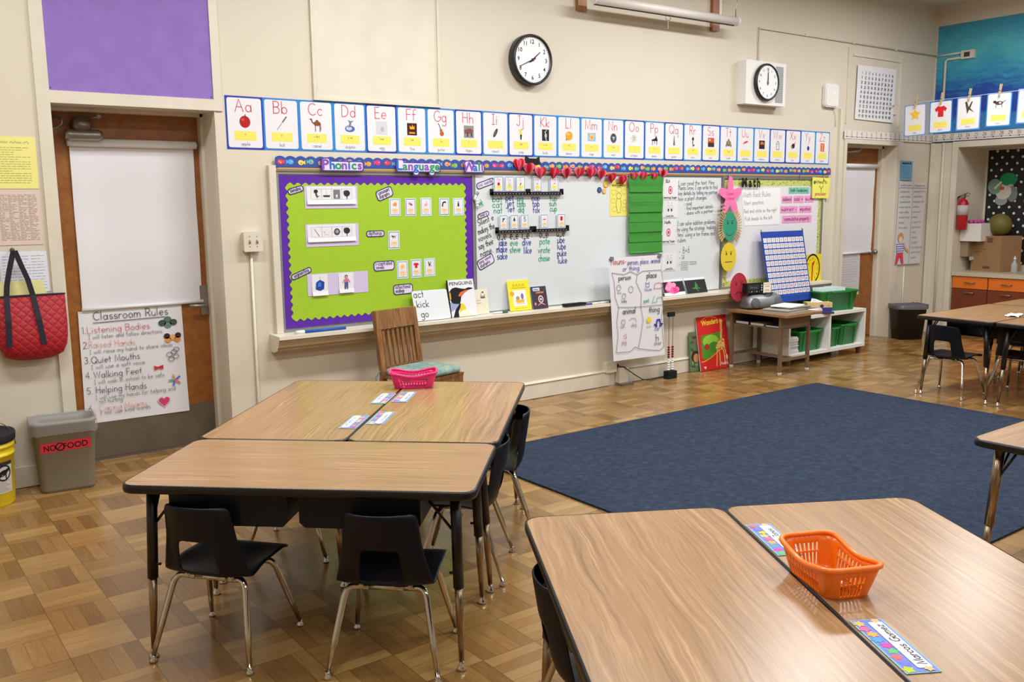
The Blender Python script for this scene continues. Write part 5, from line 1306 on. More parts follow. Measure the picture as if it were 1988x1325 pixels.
# red bag on a hook
t = thing('hook', 'small wall hook holding the red bag', 'hook', FW(.806, 1.352, -.002)); b = MB(); b.tube(((0, .012, 0), (0, .004, .03), (0, -.006, .05), (0, .008, .06)), .004, STEEL, 8); b.build('hook_wire', t); b = MB(); b.lathe(((.012, 0), (.012, .004)), STEEL, 12); b.build('hook_plate', t)
t = thing('tote_bag', 'red quilted tote bag with black straps hanging on the wall', 'bag', FW(.86, .92, -.012))
b = MB(); N = 28; rowz = [(-.187, .02), (-.178, .06), (-.15, .085), (-.1, .1), (-.04, .1), (.03, .09), (.1, .07), (.178, .045)]
wid = [.09, .125, .15, .172, .18, .183, .183, .185]
R_ = []
for (z, th), wx in zip(rowz, wid):
    r = []
    for k in range(N):
        a = 2 * PI * k / N; ca, sa = math.cos(a), math.sin(a)
        r.append(b.pt((wx * math.copysign(abs(ca) ** .6, ca), z + (.012 * (ca * ca) if z < -.15 else 0), th / 2 + .004 + th / 2 * math.copysign(abs(sa) ** .8, sa))))
    R_.append(r)
for p, q in zip(R_, R_[1:]):
    for k in range(N): b.face((p[k], p[(k + 1) % N], q[(k + 1) % N], q[k]), QUILT, True)
b.face(R_[0][::-1], QUILT); b.build('bag_body', t)
strapm = mat('black_webbing', (30, 26, 40), .8)
b = MB(); tr = [Vector(b.v[i]) for i in R_[-1]] if False else None
ring = []
for k in range(N):
    a = 2 * PI * k / N; ca, sa = math.cos(a), math.sin(a); ring.append((.186 * math.copysign(abs(ca) ** .6, ca), .178, .0265 + .0235 * math.copysign(abs(sa) ** .8, sa)))
b.tube(ring + [ring[0]], .004, strapm, 6); b.build('rim_binding', t)
b = MB()
def strap(pts, w):
    L_ = [(b.pt((x - w / 2, z, y)), b.pt((x + w / 2, z, y))) for x, z, y in pts]
    for p, q in zip(L_, L_[1:]): b.face((p[0], p[1], q[1], q[0]), strapm)
    L_ = [(b.pt((x - w / 2, z, y - .003)), b.pt((x + w / 2, z, y - .003))) for x, z, y in pts]
    for p, q in zip(L_, L_[1:]): b.face((q[0], q[1], p[1], p[0]), strapm)
strap(((-.052, .432, .058), (-.03, .36, .056), (.0, .27, .054), (.018, .18, .056), (.03, .05, .104), (.045, -.09, .112)), .028)
strap(((-.058, .43, .056), (-.085, .33, .054), (-.105, .24, .052), (-.112, .18, .054), (-.12, .05, .102), (-.128, -.09, .108)), .028)
b.build('strap', t)['label'] = 'black webbing straps'
# light switch with conduit
t = thing('light_switch', 'cream double light switch box beside the left door', 'switch', FW(2.165, 1.353, 0))
b = MB(); b.prism(rrect(-.058, -.06, .058, .06, .006), 0, .045, TRIM); b.prism(rrect(-.062, -.064, .062, .064, .006), .045, .051, TRIM); b.build('switch_box', t)
for s in (-.024, .024):
    b = MB(); b.hull8(((s - .005, -.012, .05), (s + .005, -.012, .05), (s + .005, .012, .05), (s - .005, .012, .05)), ((s - .004, -.012, .056), (s + .004, -.012, .056), (s + .004, -.003, .066), (s - .004, -.003, .066)), mat('old_toggle', (150, 130, 100), .4)); b.build('toggle', t)
    for z in (.032, -.032):
        b = MB(); b.disc(s, z, .004, .004, STEEL, .0514, 10); b.build('screw', t)
b = MB(); b.tube(((0, -.064, .012), (-.004, -1.05, .012), (-.006, -1.345, .012)), .009, TRIM, 10)
tag(b.build('conduit', None, FW(2.16, 1.353, 0)), 'thin cream conduit running down from the light switch', 'conduit')
# rules poster on the door
t = thing('poster', 'handwritten Classroom Rules poster on the left door', 'poster', FW(1.48, .6, .292))
b = sheet('', '', '', ((-.31, .352), (.31, .35), (.318, -.356), (-.318, -.352)), None, WHITEP, .004, nseg=12); b.build('poster_paper', t)
b = MB(); hh = .006
RULES = [('Classroom Rules', -.227, .293, .455, .05, 0, MARKK), ('1.', -.296, .215, None, .04, 0, MARKK), ('Listening Bodies', -.267, .214, .375, .042, 0, MARKP), ('I will listen and follow directions', -.262, .177, .442, .026, 0, MARKK),
 ('2.', -.296, .123, None, .04, 0, MARKK), ('Raised Hands', -.265, .124, .277, .042, -.02, RAISED), ('I will raise my hand to share ideas', -.263, .084, .501, .026, 0, MARKK), ('3.', -.296, .029, None, .04, 0, MARKK), ('Quiet Mouths', -.257, .026, .291, .042, 0, MARKK), ('I will use a soft voice', -.26, -.011, .321, .026, 0, MARKK),
 ('4.', -.296, -.065, None, .04, 0, MARKK), ('Walking Feet', -.25, -.069, .29, .042, 0, MARKK), ('I will walk in school to be safe', -.25, -.107, .426, .026, 0, MARKK), ('5.', -.296, -.164, None, .04, 0, MARKK), ('Helping Hands', -.245, -.164, .307, .042, -.02, MARKK), ('I will use my hands for helping and', -.25, -.206, .49, .026, 0, MARKK), ('not hurting', -.232, -.23, .142, .026, 0, MARKK),
 ('6.', -.296, -.276, None, .04, 0, MARKK), ('Caring Hearts', -.234, -.279, .291, .042, -.02, RAISED), ('I will use kind words', -.23, -.303, .305, .026, 0, MARKK)]
for tx, x, z, wd, s, an, m in RULES: hand(b, tx, x, z, s, m, s * .07, hh, an, width=wd)
b.ribbon(((-.23, .276), (.2, .28)), .004, MARKK, hh)
for px, pz, c in ((-.035, 0, (70, 80, 80)), (0, .02, (90, 120, 110)), (.035, 0, (70, 84, 74)), (0, -.015, (110, 130, 130))): b.disc(.216 + px, .241 + pz, .024, .02, ink(c), hh)
for px, pz, c in ((-.035, .01, (60, 44, 40)), (.0, 0, (236, 170, 110)), (.035, .01, (60, 44, 40)), (-.03, -.015, (226, 150, 80)), (.03, -.015, (220, 140, 80))): b.disc(.24 + px, .143 + pz, .02, .018, ink(c), hh)
for px, pz in ((-.02, 0), (.01, .015), (.02, -.015), (-.01, -.03), (.025, .03)): b.ribbon(el(.233 + px, .032 + pz, .018, .014) + [el(.233 + px, .032 + pz, .018, .014)[0]], .004, MARKGR, hh)
b.poly(((.11, -.03), (.135, -.04), (.17, -.03), (.168, -.06), (.14, -.05), (.115, -.062)), ink((206, 50, 60)), hh)
for k, c in enumerate(((90, 110, 210), (230, 150, 100), (110, 170, 120), (90, 110, 210), (220, 120, 90))): b.ribbon(((.237, -.139), (.237 + .036 * math.cos(k * 1.26 + .6), -.139 + .036 * math.sin(k * 1.26 + .6))), .011, ink(c), hh + .0002 * k)
b.poly(heart(.16, -.27, .044, 24), ink((226, 200, 210)), hh); b.poly(heart(.16, -.27, .037, 24), ink((206, 70, 110)), hh + .0004)
b.build('lettering', t)['label'] = 'marker lettering and small stickers'

# clocks
def clock(name, label, M, R, depth, mins, hrs, rim, big):
    t = thing(name, label, 'clock', M)
    b = MB(); b.lathe(((R * .96, 0), (R, .01), (R, depth * .8), (R * .97, depth), (R * .9, depth), (R * .885, depth * .7)), rim, 40); b.build('case', t)
    b = MB(); b.disc(0, 0, R * .89, R * .89, mat('clock_face', (234, 236, 236), .5), depth * .8, 40); b.build('face', t)
    b = MB()
    for i in range(1, 13):
        a = PI / 2 - i * PI / 6; font(b, str(i), R * .70 * math.cos(a), R * .70 * math.sin(a) - R * .075, R * (.17 if big else .13), BLACK, depth * .8 + .0012, .01)
    for i in range(60):
        a = i * PI / 30; l = .05 if i % 5 else .07
        if big or i % 5 == 0: b.ribbon(((R * .83 * math.cos(a), R * .83 * math.sin(a)), (R * (.83 + l * .6) * math.cos(a), R * (.83 + l * .6) * math.sin(a))), R * .012, BLACK, depth * .8 + .001)
    b.build('numerals', t)
    def hnd(nm, a, l, w, h, m):
        b = MB(); a = PI / 2 - a; d = Vector((math.cos(a), math.sin(a))); n = Vector((-d.y, d.x))
        b.prism([tuple(d * -R * .15 + n * w), tuple(d * -R * .15 - n * w), tuple(d * l - n * w * .5), tuple(d * l + n * w * .5)], h, h + .0015, m); b.build(nm, t)
    hnd('hour_hand', hrs, R * .5, R * .025, depth * .8 + .004, BLACK); hnd('minute_hand', mins, R * .74, R * .02, depth * .8 + .007, BLACK)
    b = MB(); b.lathe(((R * .06, depth * .8 + .004), (R * .05, depth * .8 + .012), (0, depth * .8 + .0125)), ink((120, 40, 40)) if big else STEEL, 14); b.build('hub', t)
    return t
CB = mat('clock_black', (26, 24, 24), .4)
clock('wall_clock', 'round black wall clock with large numerals, alone high over the whiteboard', FW(4.43, 2.655, -.001), .19, .075, math.radians(246), math.radians(50), CB, True)
t = thing('speaker_box', 'square white wall speaker box behind the smaller clock', 'speaker', FW(7.195, 2.655, 0))
b = MB(); b.prism(rrect(-.30, -.195, .285, .2, .004), 0, .1, WHITEL); b.build('box', t)
b = MB(); b.prism(rrect(.13, -.165, .245, .17, .004), .1, .102, mat('grille', (176, 178, 178), .6)); 
for i in range(20): b.rect(.134, -.16 + .0165 * i, .241, -.152 + .0165 * i, mat('grille_slot', (140, 142, 142), .7), .1024)
b.build('grille', t)
clock('wall_clock', 'smaller black rimmed clock on the white speaker box', FW(7.165, 2.665, -.101), .17, .04, 0.01, 0.0, CB, False)
b = MB(); b.tube(((7.175, 2.86, .012), (7.175, 3.172, .012), (10.345, 3.178, .012)), .008, TRIM, 8)
for x in (7.9, 8.7, 9.5): b.box(x - .012, 3.165, 0, x + .012, 3.19, .022, TRIM)
tag(b.build('conduit', None, FW(0, 0, 0)), 'thin cream conduit rising from the speaker box and running to the corner', 'conduit')
t = thing('wireless_router', 'small rounded white wireless unit right of the speaker box', 'router', FW(8.325, 2.62, 0))
b = MB(); b.prism(rrect(-.115, -.115, .115, .115, .035, 6), .004, .04, WHITEL); b.prism(rrect(-.105, -.105, .105, .105, .035, 6), .04, .048, WHITEL); b.build('housing', t)
led = bpy.data.materials.new('status_light'); led.use_nodes = True; led.node_tree.nodes['Principled BSDF'].inputs['Emission Color'].default_value = (.2, .9, .7, 1); led.node_tree.nodes['Principled BSDF'].inputs['Emission Strength'].default_value = 1.0
b = MB(); b.disc(.03, .03, .008, .008, led, .0485, 12); b.build('status_light', t)
b = MB(); b.tube(((.07, -.112, .012), (.1, -.16, .012), (.12, -.2, .014), (.122, -.3, .014)), .004, TRIM, 6); b.build('cable', t)

# projection screen
t = thing('projection_screen', 'rolled white projection screen on brackets at the top of the wall', 'screen', FW(5.77, 3.13, 0))
tubem = mat('screen_tube', (226, 222, 214), .35)
b = MB(); b.tube(((-.84, 0, .21), (.84, .01, .21)), .036, tubem, 18); b.build('roller_tube', t)
b = MB(); b.tube(((-.84, -.035, .205), (.81, -.026, .205)), .008, mat('slat_black', (50, 44, 40), .5), 8); b.build('bottom_slat', t)
for s in (-1, 1):
    b = MB(); b.tube(((s * .84, .01 * (s > 0), .21), (s * .856, .01 * (s > 0), .21)), .038, WHITEL, 18); b.build('end_cap', t)
    b = MB(); x = -.81 if s < 0 else .775
    b.box(x - .045, -.05, 0, x + .045, .75, .035, WOODB); b.build('wood_strip', t)['label'] = 'brown wooden mounting strip'
    b = MB(); x += .05 * (1 if s > 0 else .4)
    b.box(x - .015, .06, .035, x + .015, .26, .04, WHITEL); b.tube(((x, .24, .04), (x, .24, .22)), .008, WHITEL, 8); b.tube(((x, .24, .22), (x + .004, .17, .22), (x - .004, .12, .215), (x, .04, .21)), .004, STEEL, 6); b.build('bracket', t)
b = MB(); b.tube([( -.02 + .03 * math.cos(a), -.052 + .02 * math.sin(a), .205) for a in [i * PI / 6 for i in range(13)]], .003, STEEL, 6); b.build('pull_ring', t)
b = MB(); b.tube(((-.02, -.07, .205), (-.018, -.14, .205)), .002, WHITEP, 5); b.build('pull_cord', t)

# number chart, number lines
t = thing('number_chart', 'white number chart hanging high over the right door', 'chart', FW(9.155, 2.685, -.016))
b = sheet('', '', '', ((-.362, .279), (.371, .287), (.353, -.286), (-.375, -.274)), None, WHITEP, .003, nseg=6); b.build('chart_paper', t)
b = MB()
for r in range(10):
    for c in range(10):
        tx = str(r * 10 + c + 1); b_x = -.275 + .0635 * c - .003 * r; b_z = .205 - .049 * r
        hand(b, tx, b_x, b_z - .013, .026, MARKK, .0038, .005, align='c', sp=.05)
b.build('numerals', t)
def numline(label, M, n0, n1, L_, size):
    b = MB(); n = n1 - n0 + 1
    b.rect(0, 0, L_, .085, ink((226, 218, 208)), 0)
    b.prism(((0, 0), (L_, 0), (L_, .085), (0, .085)), -.0008, -.0001, ink((226, 218, 208)))
    b.ribbon(((.01, .02), (L_ - .01, .02)), .003, MARKK, .0006)
    for i in range(n):
        x = (i + .5) * L_ / n; b.disc(x, .02, .0075, .0075, MARKK, .001, 10); hand(b, str(n0 + i), x, .038, size, MARKK if (n0 + i) % 5 else MARKGR, .004, .0006, align='c')
    tag(b.build('number_line', None, M), label, 'number line')
numline('paper number line from 1 to 19 over the right door', FW(8.60, 2.205, -.018), 1, 19, 1.74, .036)
numline('paper number line continuing from 20 along the right wall', RW(-.03, 2.215, 10.325), 20, 55, 3.3, .036)
# string with pegged cards (parallel to the right wall)
SX = 9.4
b = MB(); b.tube(((SX, 0, 2.575), (SX, -.6, 2.585), (SX, -1.4, 2.6), (SX, -3.0, 2.63), (SX, -8.9, 2.7)), .002, WHITEP, 5)
tag(b.build('clothesline', None), 'thin string stretched across the right end of the room carrying picture cards', 'string')
t = thing('hook', 'small beige clip fixing the string beside the number chart', 'hook', FW(SX + .13, 2.55, 0)); b = MB(); b.box(-.03, -.06, 0, .03, .06, .02, TRIM); b.build('clip_plate', t); b = MB(); b.tube(((-.02, .03, .02), (-.08, .03, .05), (-.13, .025, .06)), .004, STEEL, 6); b.build('clip_arm', t)
for i, (yy, wd, lb) in enumerate(((-.33, 'star', 'a yellow star, nearest the front wall'), (-.61, 'shirt', 'a red shirt'), (-.90, 'stick', 'brown sticks'), (-1.20, 'cow', 'a small cow'), (-1.495, 'boy', 'a boy in orange'))):
    zz = 2.40 + .012 * i
    letter_card('hanging_card', 'blue edged card pegged to the string showing ' + lb, 'Z', wd, Matrix.Translation((SX + .004, yy, zz)) @ RW(0, 0, 0) @ Matrix.Rotation(.03 - .012 * i, 4, 'Z'), .243, .33, BORD[0] if i % 2 else ink((110, 150, 216)), 'picture cards on the string', letters=False)
    c = copy_tree(pin0, Matrix.Translation((SX - .006, yy - .01, zz + .185)) @ RW(0, 0, 0) @ Matrix.Rotation(PI / 2 - .15, 4, 'Z') @ Matrix.Scale(1.6, 4), 'wooden clothespin on the string holding the card with ' + lb.split(',')[0])
    c['group'] = 'clothespins on the string'

# right end papers
b = MB(); bp_ = ink((112, 168, 196)); b.prism(((-.125, -.108), (.127, -.105), (.13, .108), (-.13, .108)), 0, .001, bp_)
b.rect(-.085, .072, .05, .09, ink((40, 72, 92)), .0016); b.rect(.062, .07, .1, .092, ink((40, 72, 92)), .0016)
for i in range(7): b.ribbon(((-.1, .04 - .02 * i), (.09 - .02 * (i % 3), .04 - .02 * i)), .004, ink((84, 134, 166)), .0015)
tag(b.build('notice', None, FW(9.825, 1.885, -.016)), 'blue note beside the right door above the two-column list', 'paper')
t = thing('poster', 'tall two-column handwritten list with a drawn boy beside the right door', 'poster', FW(9.97, 1.295, -.02))
b = sheet('', '', '', ((-.28, .473), (.30, .46), (.25, -.475), (-.30, -.468)), None, ink((216, 214, 216)), .004); b.build('chart_paper', t)
b = MB(); rd = random.Random(5)
b.ribbon(((-.28, .40), (.29, .395)), .004, MARKGR, .0055); b.ribbon(((.01, .46), (.0, -.46)), .004, MARKGR, .0055)
scrawl(b, -.25, -.02, .415, .034, MARKGR, .0035, .0055, 1); scrawl(b, .04, .27, .412, .034, MARKGR, .0035, .0055, 2)
wl = range(8); wr = range(14)
for i, w_ in enumerate(wl): scrawl(b, -.26, -.26 + rd.uniform(.12, .25), .345 - .058 * i, .034, ink((120, 150, 130)), .0035, .0055, i)
for i, w_ in enumerate(wr): scrawl(b, .03, .03 + rd.uniform(.1, .24), .345 - .058 * i, .034, ink((140, 134, 160)), .0035, .0055, i + 20)
b.disc(-.2, -.16, .06, .055, ink((206, 150, 100)), .0056); b.disc(-.2, -.185, .04, .035, ink((236, 206, 180)), .006)
b.poly(((-.26, -.33), (-.14, -.33), (-.12, -.22), (-.28, -.22)), ink((214, 214, 232)), .0056)
for i in range(4): b.ribbon(((-.272, -.235 - .026 * i), (-.128, -.235 - .026 * i)), .011, ink((110, 110, 180)), .006)
b.ribbon(((-.13, -.24), (-.07, -.3), (-.03, -.32)), .03, ink((226, 170, 140)), .0058)
b.poly(((-.262, -.33), (-.138, -.33), (-.115, -.46), (-.155, -.462), (-.195, -.37), (-.25, -.462), (-.29, -.46)), ink((216, 70, 90)), .0056)
b.build('drawing', t)
b = MB(); b.tube(((0, .8, .01), (0, .14, .01)), .009, TRIM, 8); tag(b.build('conduit', None, FW(9.9, 0, 0)), 'short cream conduit under the two-column list', 'conduit')
notice('white handwritten sheet taped low on the right door', ((-.19, -.235), (.17, -.23), (.175, .0), (.165, .235), (-.19, .235)), FW(9.16, .73, .197), (208, 206, 210), 14, seed=21, head='Class Jobs')

# ledge things
LZ = .742
def lean(x, y, z, tilt, rot=0.0): return FW(x, z, y, 0) @ Matrix.Rotation(rot, 4, 'Y') @ Matrix.Rotation(-tilt, 4, 'X')
t = thing('lap_whiteboard', 'small white board reading act kick go standing on the ledge', 'whiteboard', lean(3.466, -.105, LZ, .28))
b = MB(); b.prism(rrect(-.15, 0, .148, .222, .016), 0, .004, WHITEB); b.build('panel', t)
b = MB()
for i, w_ in enumerate(('act', 'kick', 'go')): hand(b, w_, -.138 + .013 * i + (.01 if i == 2 else 0), .172 - .073 * i, .052, MARKK, .005, .0045)
b.build('handwriting', t)
t = thing('picture_book', 'tall white penguin book standing on the ledge against the lime board', 'book', lean(3.747, -.085, LZ, .2))
b = MB(); b.box(-.115, 0, 0, .115, .278, .005, WHITEP); b.box(-.113, .002, -.008, .113, .276, 0, ink((230, 228, 220))); b.build('cover', t)
b = MB(); k = .0056
b.poly(((-.112, .19), (-.085, .215), (-.05, .222), (-.01, .212), (.03, .205), (.06, .215), (.09, .212), (.105, .205), (.06, .195), (.02, .175), (-.01, .15), (-.02, .115), (-.03, .095), (-.07, .09), (-.1, .11), (-.112, .14)), BLACK, k)
b.poly(((-.035, .16), (-.01, .185), (.03, .195), (.065, .2), (.02, .178), (-.01, .155), (-.03, .15)), ink((226, 100, 50)), k + .0004)
b.poly(((-.114, .13), (-.1, .135), (-.1, .19), (-.112, .18)), ink((206, 160, 50)), k + .0004)
b.poly(((-.114, .04), (-.114, .115), (-.08, .1), (-.03, .095), (-.06, .065)), ink((150, 160, 196)), k + .0002)
b.poly(((-.1, 0), (-.05, 0), (-.05, .04), (-.03, .07), (-.02, .1), (-.035, .095), (-.075, .055)), BLACK, k + .0006)
b.poly(((-.035, .06), (-.02, .1), (0, .095), (.02, .07), (.015, .05), (-.01, .05), (-.04, .03)), ink((244, 196, 40)), k + .0004)
b.poly(((-.045, .0), (-.04, .04), (0, .055), (.04, .04), (.045, 0)), ink((240, 238, 200)), k + .0003)
font(b, 'PENGUINS', 0, .238, .026, BLACK, k, 0.012, width=.205); b.build('cover_art', t)
b = MB(); b.box(-.118, 0, -.01, -.113, .278, .005, ink((28, 28, 34))); b.build('spine', t)
t = thing('greeting_card', 'cream card with a small stamp beside the penguin book', 'card', lean(3.938, -.055, LZ, .15)); cr = ink((226, 220, 196))
b = MB(); b.box(-.06, 0, 0, .058, .19, .002, cr); b.build('card', t)
b = MB(); b.disc(.01, .14, .022, .022, ink((160, 156, 140)), .0025); b.disc(.01, .15, .014, .012, cr, .0028); b.disc(.012, .165, .008, .006, BLACK, .0029); b.rect(-.012, .12, .032, .13, ink((90, 90, 84)), .0028)
scrawl(b, -.05, -.005, .1, .014, MARKGR, .0016, .0025, 1); scrawl(b, -.05, -.01, .08, .014, MARKGR, .0016, .0025, 2); b.build('print', t)
t = thing('picture_book', 'bright yellow book with a framed picture on the ledge', 'book', lean(4.29, -.07, LZ, .2))
b = MB(); ye = ink((240, 220, 50)); b.box(-.104, 0, 0, .106, .238, .005, ye); b.box(-.102, .002, -.008, .104, .236, 0, WHITEP); b.build('cover', t)
b = MB(); b.rect(-.066, .035, .064, .16, ink((236, 232, 232)), .0056); font(b, 'JULIUS', -.0, .19, .022, ink((150, 140, 40)), .0056, 0, width=.12); b.ribbon(((-.07, .178), (.07, .178)), .005, ink((180, 160, 40)), .0056)
b.disc(-.07, .135, .019, .019, ink((236, 160, 40)), .006); b.poly(((-.045, .085), (.045, .085), (.035, .06), (-.035, .06)), ink((226, 180, 60)), .006); b.disc(-.02, .098, .018, .016, ink((170, 150, 100)), .0062); b.disc(.025, .11, .014, .024, ink((130, 110, 160)), .0062); b.ribbon(((-.045, .053), (.045, .053)), .004, ink((220, 150, 140)), .006)
b.ribbon(((-.06, .018), (.06, .018)), .004, ink((190, 170, 60)), .0056); b.build('cover_art', t)
t = thing('picture_book', 'small dark book with white creature on its cover on the ledge', 'book', lean(4.484, -.075, LZ, .22))
b = MB(); b.box(-.075, 0, 0, .076, .178, .005, ink((58, 58, 76))); b.box(-.073, .002, -.01, .074, .176, 0, WHITEP); b.build('cover', t)
b = MB(); b.poly(rrect(-.04, .008, .055, .16, .01), ink((86, 44, 58)), .0056); b.poly(rrect(-.06, .142, .01, .168, .006), ink((200, 210, 220)), .006); scrawl(b, -.05, 0, .148, .016, ink((40, 50, 70)), .003, .0064, 3); scrawl(b, -.03, .045, .122, .022, ink((210, 170, 90)), .004, .006, 5)
b.ribbon(el(.01, .075, .022, .026) + [el(.01, .075, .022, .026)[0]], .008, ink((220, 214, 210)), .006); b.disc(.01, .075, .01, .01, ink((220, 214, 210)), .0062); b.ribbon(_A(.01, .02, .035, .02, 20, 160), .005, ink((200, 190, 180)), .006); b.disc(-.05, .04, .01, .012, ink((220, 130, 150)), .006)
b.build('cover_art', t)
def pen(label, x0, x1, y, m1, m2, frac, r=.008, z=LZ, grp='markers on the ledge', name='marker'):
    t = thing(name, label, 'marker', FW(x0, z + r - .003, y), grp); L_ = x1 - x0
    b = MB(); b.tube(((0, 0, 0), (L_ * frac, 0, 0)), r, m1, 10); b.build('barrel', t)
    b = MB(); b.tube(((L_ * frac, 0, 0), (L_, 0, 0)), r * .97, m2, 10); b.build('cap', t)
pen('white marker with green cap on the ledge beside the cream card', 4.0, 4.135, -.1, WHITEP, ink((40, 110, 70)), .62)
pen('white marker with black cap on the ledge right of the eraser', 5.08, 5.23, -.11, WHITEP, ink((30, 30, 32)), .7)
pen('white marker with blue cap lying right next to the eraser', 4.93, 5.07, -.12, ink((80, 84, 160)), WHITEP, .4)
t = thing('board_eraser', 'long black felt eraser lying on the ledge', 'eraser', FW(4.80, LZ - .004, -.115)); b = MB(); b.prism(rrect(-.11, .012, .11, .028, .006), -.025, .025, ink((28, 28, 30))); b.build('grip', t); b = MB(); b.prism(rrect(-.105, 0, .105, .012, .002), -.024, .024, ink((60, 60, 64))); b.build('felt_pad', t)
t = thing('pointer_rod', 'long blue pointer rod with white end lying on the left end of the ledge', 'pointer', FW(2.40, LZ + .007, -.1)); b = MB(); b.tube(((.06, 0, 0), (.36, 0, .0)), .010, ink((44, 90, 176)), 10); b.build('rod', t); b = MB(); b.tube(((0, 0, 0), (.06, 0, 0)), .013, WHITEP, 10); b.build('white_end', t)
def photo(label, x, w, h, M, kind):
    t = thing('photo_card', label, 'photo', M, 'photo cards on the ledge'); b = MB(); b.prism(((-w / 2, 0), (w / 2, 0), (w / 2, h), (-w / 2, h)), 0, .001, WHITEP); b.build('card', t)
    b = MB(); rd = random.Random(2); dk = ink((44, 42, 44)); b.rect(-w / 2 + .002, .002 if kind == 's' else .03, w / 2 - .002, h - .022, dk, .0015)
    if kind == 's':
        gr = ink((60, 130, 66)); b.poly(((-.02, .055), (0, .11), (.025, .075), (.02, .05), (.05, .052), (.045, .042), (0, .04), (-.055, .045), (-.05, .055)), gr, .002); b.ribbon(((0, .04), (.02, .02)), .005, ink((120, 140, 120)), .002)
    else:
        for q in range(26):
            a, r = rd.uniform(0, 6.28), rd.uniform(0, .055); b.disc(-.02 + r * math.cos(a) * 1.2, .07 + r * math.sin(a) * .8, .028, .022, ink(rd.choice(((238, 100, 160), (224, 60, 130), (246, 150, 190)))), .0018 + .0001 * q, 10)
    b.build('picture', t)
photo('photo card of a pink flower standing on the ledge', 0, .27, .15, lean(6.005, -.1, LZ, .35), 'f')
photo('photo card of a green seedling on dark soil on the ledge', 0, .28, .15, lean(6.295, -.1, LZ, .35), 's')

# floor-level things at the wall
t = thing('wall_outlet', 'cream outlet box with plugged cord on the baseboard under the nouns chart', 'outlet', FW(5.29, .17, 0)); b = MB(); b.prism(rrect(-.06, -.05, .06, .045, .005), 0, .04, TRIM); b.build('outlet_box', t); b = MB(); b.lathe(((.018, 0), (.016, .02), (.008, .028)), ink((60, 50, 40)), 12, (.066, 0.0, .02), 'x'); b.build('plug', t)
b = MB(); b.tube(((.09, .17, .02), (.16, .155, .06), (.24, .09, .09), (.34, .03, .1), (.45, .008, .09), (.6, .007, .06), (.8, .007, .04)), .0045, ink((50, 44, 38)), 8); tag(b.build('power_cord', None, FW(5.26, 0, 0)), 'brown power cord drooping from the outlet to the floor', 'cord')
t = thing('floor_outlet', 'small metal floor box in front of the baseboard', 'outlet', T(5.42, -.055, 0)); b = MB(); b.box(-.07, -.05, 0, .07, .03, .02, STEEL); b.build('floor_plate', t); b = MB(); b.box(-.055, .0, .02, .055, .05, .15, TRIM); b.build('riser_box', t)
t = thing('bead_counter', 'standing bead counter with red and white beads on black foot', 'bead counter', T(5.93, -.12, 0)); b = MB(); b.box(-.055, -.03, 0, .055, .03, .07, ink((26, 26, 28))); b.build('foot', t)
b = MB()
for s in (-.025, .025): b.tube(((s, 0, .07), (s, .0, .58)), .0025, ink((70, 60, 50)), 6)
b.box(-.04, -.01, .56, .04, .01, .60, ink((30, 30, 32))); b.build('frame', t)
for s in (-.025, .025):
    for i in range(10):
        b = MB(); b.ball((s, 0, .083 + .0215 * i + (.008 if i > 4 else 0)), .0125, ink((236, 236, 234)) if i < 5 else ink((130, 24, 30)), 12, 1, 1, .8); b.build('bead', t)
t = thing('big_book', 'large red giraffe book leaning on the wall beside the desk', 'book', lean(6.575, -.095, .004, .16)); rdm = ink((208, 40, 34))
b = MB(); b.box(-.205, 0, 0, .205, .505, .006, rdm); b.box(-.203, .002, -.012, .203, .503, 0, WHITEP); b.build('cover', t)
b = MB(); k = .0066
b.poly([(-.18 + .3 * i / 12, .12 + .13 * (1 - math.cos(PI * i / 12)) / 2 - .05 * math.sin(PI * i / 12)) for i in range(13)] + [(.1, .345), (-.165, .33)], ink((84, 140, 44)), k)
b.disc(-.04, .27, .11, .06, ink((140, 196, 60)), k + .0003); b.disc(.0, .21, .08, .05, ink((70, 130, 44)), k + .0006); b.disc(-.1, .22, .035, .03, ink((170, 50, 40)), k + .0008)
b.ribbon([(-.19 + .34 * i / 10, .085 + .14 * (i / 10) ** 1.6) for i in range(11)], .006, ink((240, 200, 70)), k + .0009)
gf = ink((226, 180, 100)); b.ribbon(((.125, .43), (.12, .36), (.105, .27)), .026, gf, k + .001); b.poly(((.1, .45), (.12, .47), (.15, .455), (.145, .43), (.11, .43)), gf, k + .0012)
b.poly(((.115, .29), (.15, .27), (.15, .18), (.03, .17), (.02, .21), (.06, .25)), gf, k + .001)
for x0, x1 in ((.035, .01), (.065, .06), (.12, .13), (.142, .165)): b.ribbon(((x0, .19), ((x0 + x1) / 2 + .005, .12), (x1, .03)), .012, gf, k + .001)
rd = random.Random(4)
for i in range(16): b.disc(rd.uniform(.03, .145), rd.uniform(.175, .27), .006, .006, ink((150, 90, 44)), k + .0016, 6)
for i in range(6): b.disc(.118 + rd.uniform(-.006, .006), .29 + .022 * i, .006, .006, ink((150, 90, 44)), k + .0016, 6)
for i, ch in enumerate('Wonders'): pass
font(b, 'Wonders', -.03, .425, .052, ink((246, 214, 60)), k + .0016, .02, width=.23, ang=.05); b.ribbon(_A(-.03, .44, .125, .06, 15, 165), .005, ink((240, 190, 70)), k + .0004)
font(b, 'Reading', .125, .035, .026, WHITEP, k + .0018, .01, width=.1); b.disc(.165, .1, .018, .022, ink((236, 200, 190)), k + .0014); b.poly(heart(-.15, .03, .016), WHITEP, k + .0014)
b.build('cover_art', t)
t = thing('big_book', 'large green leafy book leaning half behind the red giraffe book', 'book', lean(6.34, -.05, .004, .09)); b = MB(); b.box(-.07, 0, 0, .13, .37, .006, ink((92, 120, 84))); b.build('cover', t)
b = MB()
